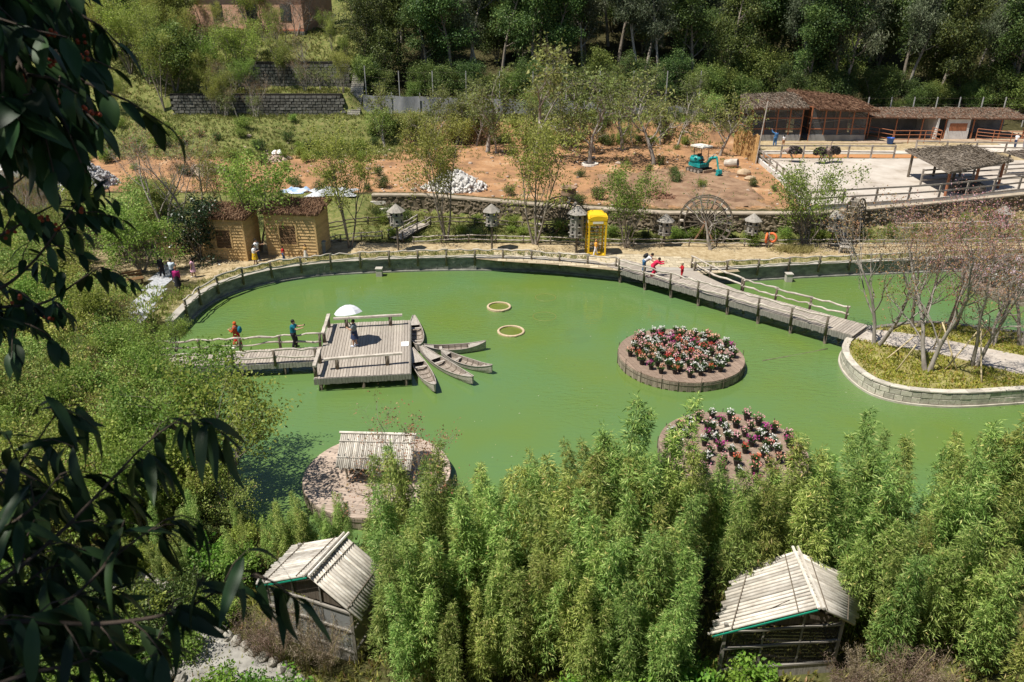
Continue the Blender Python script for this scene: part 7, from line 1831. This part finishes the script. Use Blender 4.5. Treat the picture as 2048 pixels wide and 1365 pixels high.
person(pf(1191, 512, pz), R(185), 1.25, 'child in orange yellow top and white trousers walking past the yellow booth', cloth_mat('amber', (.72, .34, .05)), c_white, hair=(.35, .16, .05), longhair=True, step=.13, sleeve='long')
person(G(516, 523), R(-5), 1.70, 'person in white shirt and navy trousers between the two pine cabins', c_white, c_navy, arms=(FWD, DNR), step=.05)
person(G(512, 532), R(10), 1.55, 'person in white blouse and yellow skirt in front of the pine cabins', c_white, cloth_mat('yellow', (.68, .42, .02)), skirt=.3, longhair=True, arms=(DN, BENTR))
person(G(568, 523), R(20), 1.15, 'child in red shirt and blue trousers before the pine cabin', cloth_mat('red2', (.45, .02, .025)), cloth_mat('blue', (.05, .11, .25)))
person(G(613, 520), R(250), 1.18, 'child in mustard top and pale skirt with long black hair before the pine cabin', cloth_mat('mustard', (.45, .27, .09)), cloth_mat('pale', (.62, .58, .5)), skirt=.2, longhair=True)
person(G(349, 566), R(80), 1.70, 'person in pale blue shirt seen from behind on the gravel walk', cloth_mat('paleblue', (.58, .66, .72)), c_navy, arms=(BENT, BENTR))
person(G(358, 580), R(100), 1.58, 'person in magenta top and black skirt on the gravel walk', cloth_mat('magenta', (.34, .015, .13)), c_black, skirt=.18, hair=(.25, .12, .06), sleeve='long')
person(G(389, 556), R(170), 1.38, 'girl in a pale pink dress on the earth walk', cloth_mat('palepink', (.72, .42, .52)), None, dress=(cloth_mat('palepink', (.72, .42, .52)), .3), longhair=True)['label'] = 'person in a pale pink dress with long dark hair on the earth walk'
person(G(326, 556), R(-20), 1.60, 'person dressed in black beside the shrubs of the gravel walk', c_black, c_black, longhair=True, sleeve='long')
person(G(1549, 293), R(95), 1.78, 'person in blue denim jacket and trousers reaching up at the bird cages', cloth_mat('denim', (.05, .14, .30)), cloth_mat('denim', (.05, .14, .30)), arms=(((.5, .5, .3), (.3, .2, .9)), DNR), sleeve='long')
person(G(1566, 293), R(90), 1.25, 'child in white top standing beside the denim clad person at the cages', c_white, cloth_mat('tan', (.40, .22, .12)), longhair=True)
person(G(2029, 297), R(200), 1.65, 'person in white shirt walking near the small thatch canopy', c_white, c_navy)
person(G(2046, 299), R(190), 1.55, 'person in white top and grey trousers walking behind another near the canopy', c_white, cloth_mat('greyp', (.25, .25, .27)), longhair=True)
# ---------------------------------------------------------------- umbrella
uc = P(700, 640, 2.45); fp = pf(711, 693, DKZ); uc = Vector((fp.x - .22, fp.y + .30, 2.56))
t = thing('umbrella', 'open white umbrella held above the person on the dock', 'umbrella', (uc.x, uc.y, uc.z - 1.0))
t.rotation_euler = (R(-9), R(-6), 0)
m = MB(); n = 8; vs = []; rows = [(0.001, .44), (.2, .41), (.42, .32), (.62, .18), (.78, .0)]
for r, z in rows:
    for k in range(n * 2):
        a = 2 * math.pi * k / (n * 2); q = 1 if k % 2 == 0 else (1 - .09 * (r / .78)); vs.append((r * q * math.cos(a), r * q * math.sin(a), 1.0 + z - (0 if k % 2 == 0 else .012)))
nn = n * 2; m.add(vs, [(i * nn + k, i * nn + (k + 1) % nn, i * nn + nn + (k + 1) % nn, i * nn + nn + k) for i in range(4) for k in range(nn)])
m.build('canopy', surf('umbrella_cloth', [(.3, (.56, .57, .60)), (.7, (.63, .64, .67))], scale=3, rough=.6, bump=0), t, local=True)
m = MB(); m.tube([(0, 0, .12), (0, 0, 1.49)], .010, 6); m.build('shaft', plain('shaft', (.3, .3, .3), .4), t, local=True)
m = MB(); m.tube([(0, 0, .0), (0, 0, .14)], .02, 8); m.build('handle', MATS['black_part'], t, local=True)
for k in range(n):
    a = 2 * math.pi * k / n; m = MB(); m.tube([(0, 0, 1.42)] + [(r * math.cos(a), r * math.sin(a), 1 + z - .012) for r, z in rows[1:]], .005, 4); m.build('rib', MATS['shaft'], t, local=True)
# ================================================================ ostriches
def ostrich(px, py, rz, label, down=False):
    g = G(px, py); t = thing('ostrich', label, 'ostrich', (g.x, g.y, g.z + .05), rz, 'ostriches in the pale pen'); b = MB()
    b.ell((0, 0, 1.15), (.62, .36, .40), 14, 9); b.ell((-.5, 0, 1.2), (.3, .22, .22), 10, 6); b.ell((.35, 0, 1.12), (.35, .3, .34), 10, 7)
    nk = [(.55, 0, 1.2), (.78, 0, 1.35), (.85, 0, 1.65), (.86, 0, 2.05)] if not down else [(.55, 0, 1.15), (.85, 0, 1.15), (1.05, 0, .85), (1.12, 0, .45)]
    neck = MB(); b.tube(nk, [.16, .09, .055, .045], 9); hd = Vector(nk[-1]); b.ell(hd + Vector((.05, 0, .03)), (.10, .055, .06), 9, 6); b.tube([hd + Vector((.1, 0, .02)), hd + Vector((.21, 0, 0))], [.035, .012], 6)
    for sy in (-1, 1):
        b.tube([(.05, sy * .17, 1.05), (.12, sy * .18, .72), (-.08, sy * .18, .40), (.0, sy * .18, .06)], [.15, .10, .045, .035], 9); b.tube([(-.03, sy * .18, .04), (.2, sy * .18, .03)], [.035, .03], 6)
    me = fuse(b, 'body', surf('ostrich_skin', [(.3, (.22, .15, .12)), (.7, (.36, .27, .22))], scale=4), .03, 3); put('body', me, t)
    rq = np.random.default_rng(px); n = 700; p = unit(rq.normal(size=(n, 3))) * np.array([.68, .40, .44]); p = p[p[:, 2] > -.25]; d = p * [.3, .6, .3] + np.array([-.9, 0, -.35]); p = p + [-.05, 0, 1.16]
    put('feathers', leaf_mesh('feathers', leafmat('feather', [(0, (.02, .017, .015)), (1, (.09, .075, .065))], .05), p, d + rq.normal(size=d.shape) * .2, .26, .1, rq), t)
ostrich(1582, 326, R(160), 'dark ostrich grazing near the corner of the pale pen', True)
ostrich(1640, 329, R(10), 'dark ostrich with raised neck at the back rail of the pale pen')
ostrich(1660, 327, R(190), 'dark ostrich with lowered neck beside another at the back rail', True)

bpy.data.scenes.remove(TMP_SCENE)
# ================================================================ dark branches close to the camera
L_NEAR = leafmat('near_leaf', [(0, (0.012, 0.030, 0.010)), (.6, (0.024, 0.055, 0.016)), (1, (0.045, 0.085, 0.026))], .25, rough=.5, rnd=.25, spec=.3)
def near_leaf(name, wid, curl, seed, tintv):
    """broad leaf: base at origin, tip along +x, midrib fold and curl, length 1"""
    n, vs, fs = 9, [], []
    rq = random.Random(seed); wv = rq.uniform(0, 6)
    for i in range(n + 1):
        u = i / n; w = wid * (math.sin(math.pi * min(1, u ** .8)) ** .8) * (1 if u < .97 else .3) + .004
        z = -curl * u * u; x = u * (1 - .12 * curl * u)
        for k, s in enumerate((-1, -.5, 0, .5, 1)):
            vs.append((x, s * w, z + .22 * abs(s) * w + .012 * math.sin(9 * u + wv) * abs(s)))
    for i in range(n):
        for k in range(4): fs.append((i * 5 + k, i * 5 + k + 1, i * 5 + 6 + k, i * 5 + 5 + k))
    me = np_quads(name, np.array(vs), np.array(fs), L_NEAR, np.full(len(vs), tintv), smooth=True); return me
BROAD = [near_leaf('leaf', .18 + .03 * (k % 3), .15 + .12 * (k % 4), k, (k % 5) / 4) for k in range(8)]
LANCE = [near_leaf('leaf', .085 + .012 * (k % 3), .25 + .16 * (k % 4), k + 20, (k % 5) / 4) for k in range(8)]
def cam_pt(px, py, d, sx=0):
    """point at the given distance along the pixel's line of sight"""
    v = Vector(((px - 1024) / FPX, -(py - 682.5) / FPX, -1.0)); v.normalize()
    M = Matrix.Rotation(R(90) - TH, 3, 'X'); return Vector((0, 0, CAMZ)) + M @ v * d
M_TWIG = surf('near_twig', [(.3, (.03, .022, .016)), (.7, (.08, .06, .045))], scale=20, bump=.3)
def orient(d, roll):
    x = d.normalized(); y = Vector((0, 0, 1)).cross(x)
    y = y.normalized() if y.length > .05 else Vector((0, 1, 0)); z = x.cross(y); M = Matrix((x, y, z)).transposed(); return (M @ Matrix.Rotation(roll, 3, 'X')).to_euler()
def branch_leaves(t, specs, leaves, rng, L, r0, twig_len, per_twig, step, droop, count, cap, extra):
    for pts in specs:
        line = smooth_line([cam_pt(*p) for p in pts], 5); n = len(line)
        m = MB(); m.tube(line, [r0 * (1 - .8 * i / (n - 1)) for i in range(n)], 7, cap=True); b = m.build('branch', M_TWIG, t, smooth=True)
        for q in resample(line, step)[1:] + [line[-1]]:
            i = min(range(n - 1), key=lambda j: (line[j] - q).length); d = (line[i + 1] - line[i]).normalized()
            o = Vector((rng.gauss(0, 1), rng.gauss(0, 1), rng.gauss(0, 1))); o = (o - d * o.dot(d)).normalized(); td = (d * .7 + o * .8 + Vector((0, 0, -.15))).normalized()
            tl = twig_len * rng.uniform(.5, 1.1); e = q + td * tl + Vector((0, 0, -.12 * tl)); mm = MB(); mm.tube([q, q.lerp(e, .5) + Vector((0, 0, .02)), e], [r0 * .35, r0 * .25, r0 * .15], 5); mm.build('twig', M_TWIG, t, smooth=True)
            for k in range(per_twig):
                f = (k + .7) / per_twig; p = q.lerp(e, f); a = rng.uniform(0, 6.283); ov = Vector((math.cos(a), math.sin(a), 0)); ld = (td * .55 + ov * .75 + Vector((0, 0, -droop * rng.uniform(.4, 1.3)))).normalized()
                s = L * rng.uniform(.65, 1.2); eu = orient(ld, rng.uniform(-.6, .6)); lm = leaves[rng.randrange(len(leaves))]
                if count[0] < cap and rng.random() < .35: put('leaf', lm, t, p - t.location, eu, s); count[0] += 1
                else: extra.append((p, eu, s, lm))
def extra_leaves(t, extra):
    """leaves beyond the single ones, joined"""
    V, F, T = [], [], []; o = 0
    for p, eu, s, lm in extra:
        v = np.zeros(len(lm.vertices) * 3); lm.vertices.foreach_get('co', v); M = np.array(eu.to_matrix()) * s; v = v.reshape(-1, 3) @ M.T + np.array(p)
        f = np.zeros(len(lm.loops), int); lm.loops.foreach_get('vertex_index', f); V.append(v); F.append(f.reshape(-1, 4) + o); T.append(np.full(len(v), random.Random(o).random())); o += len(v)
    put('foliage', np_quads('foliage', np.concatenate(V), np.concatenate(F), L_NEAR, np.concatenate(T), smooth=True), t, local=False, kind='stuff')
rng = random.Random(7)
# broad leaved tree with orange berries
base = Vector((-4.3, 1.6, gz(-4.3, 1.6)))
t = thing('broadleaf_tree', 'shaded dark broad leaved tree with orange berries overhanging close by', 'tree', base)
cnt = [0]
A = [[(-300, -180, 4.2), (-60, -60, 3.9), (70, 40, 3.7), (165, 105, 3.6), (225, 165, 3.5)], [(-300, -60, 4.0), (-80, 60, 3.7), (40, 130, 3.5), (130, 190, 3.4), (200, 215, 3.35)],
     [(-260, 120, 3.9), (-60, 160, 3.6), (30, 205, 3.4), (90, 225, 3.3)], [(-200, -250, 4.3), (40, -130, 4.0), (150, -40, 3.8), (215, 30, 3.7)], [(-250, 0, 3.6), (-40, 30, 3.4), (60, 80, 3.3), (110, 150, 3.2)],
     [(-300, -250, 4.6), (0, -180, 4.3), (100, -80, 4.1), (150, 20, 4.0)]]
ex = []
A += [[(-300, -300, 4.8), (-80, -120, 4.6), (20, 0, 4.5), (80, 110, 4.4), (110, 190, 4.3)], [(-300, 30, 4.6), (-90, 110, 4.5), (10, 170, 4.4), (150, 250, 4.3)], [(-250, -150, 3.3), (-60, -40, 3.2), (20, 30, 3.15), (60, 120, 3.1)], [(-300, 150, 4.4), (-100, 220, 4.2), (-20, 250, 4.1)]]
A = [[(x - 55, y, d) for x, y, d in b] for b in A] + [[(-260, -260, 3.9), (-120, -120, 3.8), (-40, 0, 3.7), (10, 90, 3.6)], [(-260, 60, 4.2), (-120, 100, 4.1), (-30, 150, 4.0), (30, 235, 3.9)], [(-260, -60, 4.7), (-100, 0, 4.6), (0, 60, 4.5), (70, 150, 4.4)]]
branch_leaves(t, A, BROAD, rng, .155, .018, .30, 7, .07, 1.1, cnt, 200, ex)
A2 = [[(-200, 620, 4.2), (-20, 585, 4.0), (60, 530, 3.9), (120, 455, 3.8), (165, 390, 3.8)], [(-200, 640, 4.2), (0, 615, 4.0), (90, 605, 3.9), (160, 560, 3.8), (200, 535, 3.8)], [(-200, 520, 4.3), (-20, 480, 4.1), (70, 430, 4.0), (130, 400, 3.9)], [(-150, 400, 4.2), (0, 380, 4.0), (60, 345, 3.9)], [(-150, 680, 4.0), (0, 640, 3.9), (60, 650, 3.8)]]
branch_leaves(t, A2, BROAD, rng, .105, .010, .2, 6, .09, 1.0, cnt, 298, ex); extra_leaves(t, ex)
# trunk and limbs that carry the branches (outside the frame)
m = MB(); m.tube([base + Vector((0, 0, -.3)), base + Vector((.1, .1, 2.0)), base + Vector((.3, .3, 4.2)), base + Vector((.5, .6, 6.6))], [.2, .17, .13, .06], 10); m.build('trunk', M_BARKD, t, smooth=True)
for pts in A + A2:
    e = cam_pt(*pts[0]); h = min(max(e.z - .5, base.z + 1), base.z + 6); f = (h - base.z) / 6.6; p0 = base + Vector((.5 * f, .6 * f, h - base.z)); m = MB(); m.tube([p0, p0.lerp(e, .5) + Vector((0, 0, .1)), e], [.05, .035, .02], 7); m.build('limb', M_BARKD, t, smooth=True)
rq = np.random.default_rng(3); n = 9000
p = np.stack([rq.uniform(-6.5, .6, n), rq.uniform(-1.2, 6.0, n), 20.2 + np.abs(rq.normal(0, 1.3, n))], -1); d = rq.normal(size=(n, 3)) * [1, 1, .5] - [0, 0, .4]
put('crown', leaf_mesh('crown', L_NEAR, p, d, rq.uniform(.16, .26, n), .1, rq, flat=.5), t, local=False, kind='stuff')  # unseen leaf mass above the frame, added to shade the branches below
bm_ = plain('berry', (.26, .045, .015), .5)
bmesh_ = MB().ell((0, 0, 0), (1, 1, 1), 8, 6).mesh('berry', bm_, smooth=True)
for (px, py, d) in ((100, 68, 3.4), (104, 125, 3.35), (40, 160, 3.4), (165, 112, 3.4), (175, 222, 3.3), (195, 230, 3.3), (110, 205, 3.3), (165, 78, 3.5), (85, 440, 3.8), (120, 455, 3.8), (35, 600, 3.8), (100, 640, 3.8), (20, 470, 3.9), (160, 425, 3.8)):
    for k in range(5): put('berry', bmesh_, t, cam_pt(px + rng.uniform(-12, 12), py + rng.uniform(-8, 8), d + rng.uniform(-.05, .05)) - t.location, scale=.008)
# narrow leaved shrub
base = Vector((-2.9, 1.2, gz(-2.9, 1.2)))
t = thing('narrowleaf_shrub', 'shaded dark shrub with long drooping narrow leaves close by', 'shrub', base); cnt = [0]
B = [[(-260, 1330, 2.9), (-20, 1180, 2.8), (110, 1075, 2.75), (200, 985, 2.7), (290, 890, 2.65), (368, 832, 2.6)], [(-260, 1380, 2.8), (0, 1290, 2.75), (140, 1200, 2.7), (240, 1105, 2.65), (330, 1040, 2.6)],
     [(-260, 1290, 2.6), (0, 1245, 2.55), (200, 1248, 2.5), (350, 1225, 2.45), (440, 1180, 2.4), (510, 1148, 2.4)], [(-260, 1050, 3.0), (-20, 980, 2.9), (60, 900, 2.85), (110, 830, 2.8)], [(-260, 1480, 2.7), (20, 1360, 2.6), (140, 1330, 2.55), (230, 1300, 2.5)],
     [(-260, 1150, 2.8), (-40, 1080, 2.75), (60, 1020, 2.7), (120, 950, 2.7)], [(-260, 1420, 3.0), (-40, 1300, 2.9), (60, 1160, 2.85), (150, 1120, 2.8)]]
B += [[(-260, 1000, 3.4), (-60, 960, 3.3), (20, 940, 3.2), (70, 960, 3.1)], [(-260, 1500, 3.2), (-30, 1330, 3.1), (70, 1260, 3.0), (180, 1215, 2.9)], [(-260, 1240, 3.3), (-60, 1180, 3.2), (40, 1130, 3.1), (130, 1150, 3.0)], [(-260, 1560, 2.6), (40, 1420, 2.6), (170, 1400, 2.55), (300, 1330, 2.5)]]
ex = []
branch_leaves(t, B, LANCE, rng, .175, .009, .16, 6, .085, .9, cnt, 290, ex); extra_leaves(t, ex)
for pts in B:
    e = cam_pt(*pts[0]); m = MB(); m.tube([base + Vector((rng.uniform(-.1, .1), rng.uniform(-.1, .1), -.1)), base.lerp(e, .5) + Vector((0, 0, .15)), e], [.025, .018, .011], 6); m.build('stem', M_BARKD, t, smooth=True)
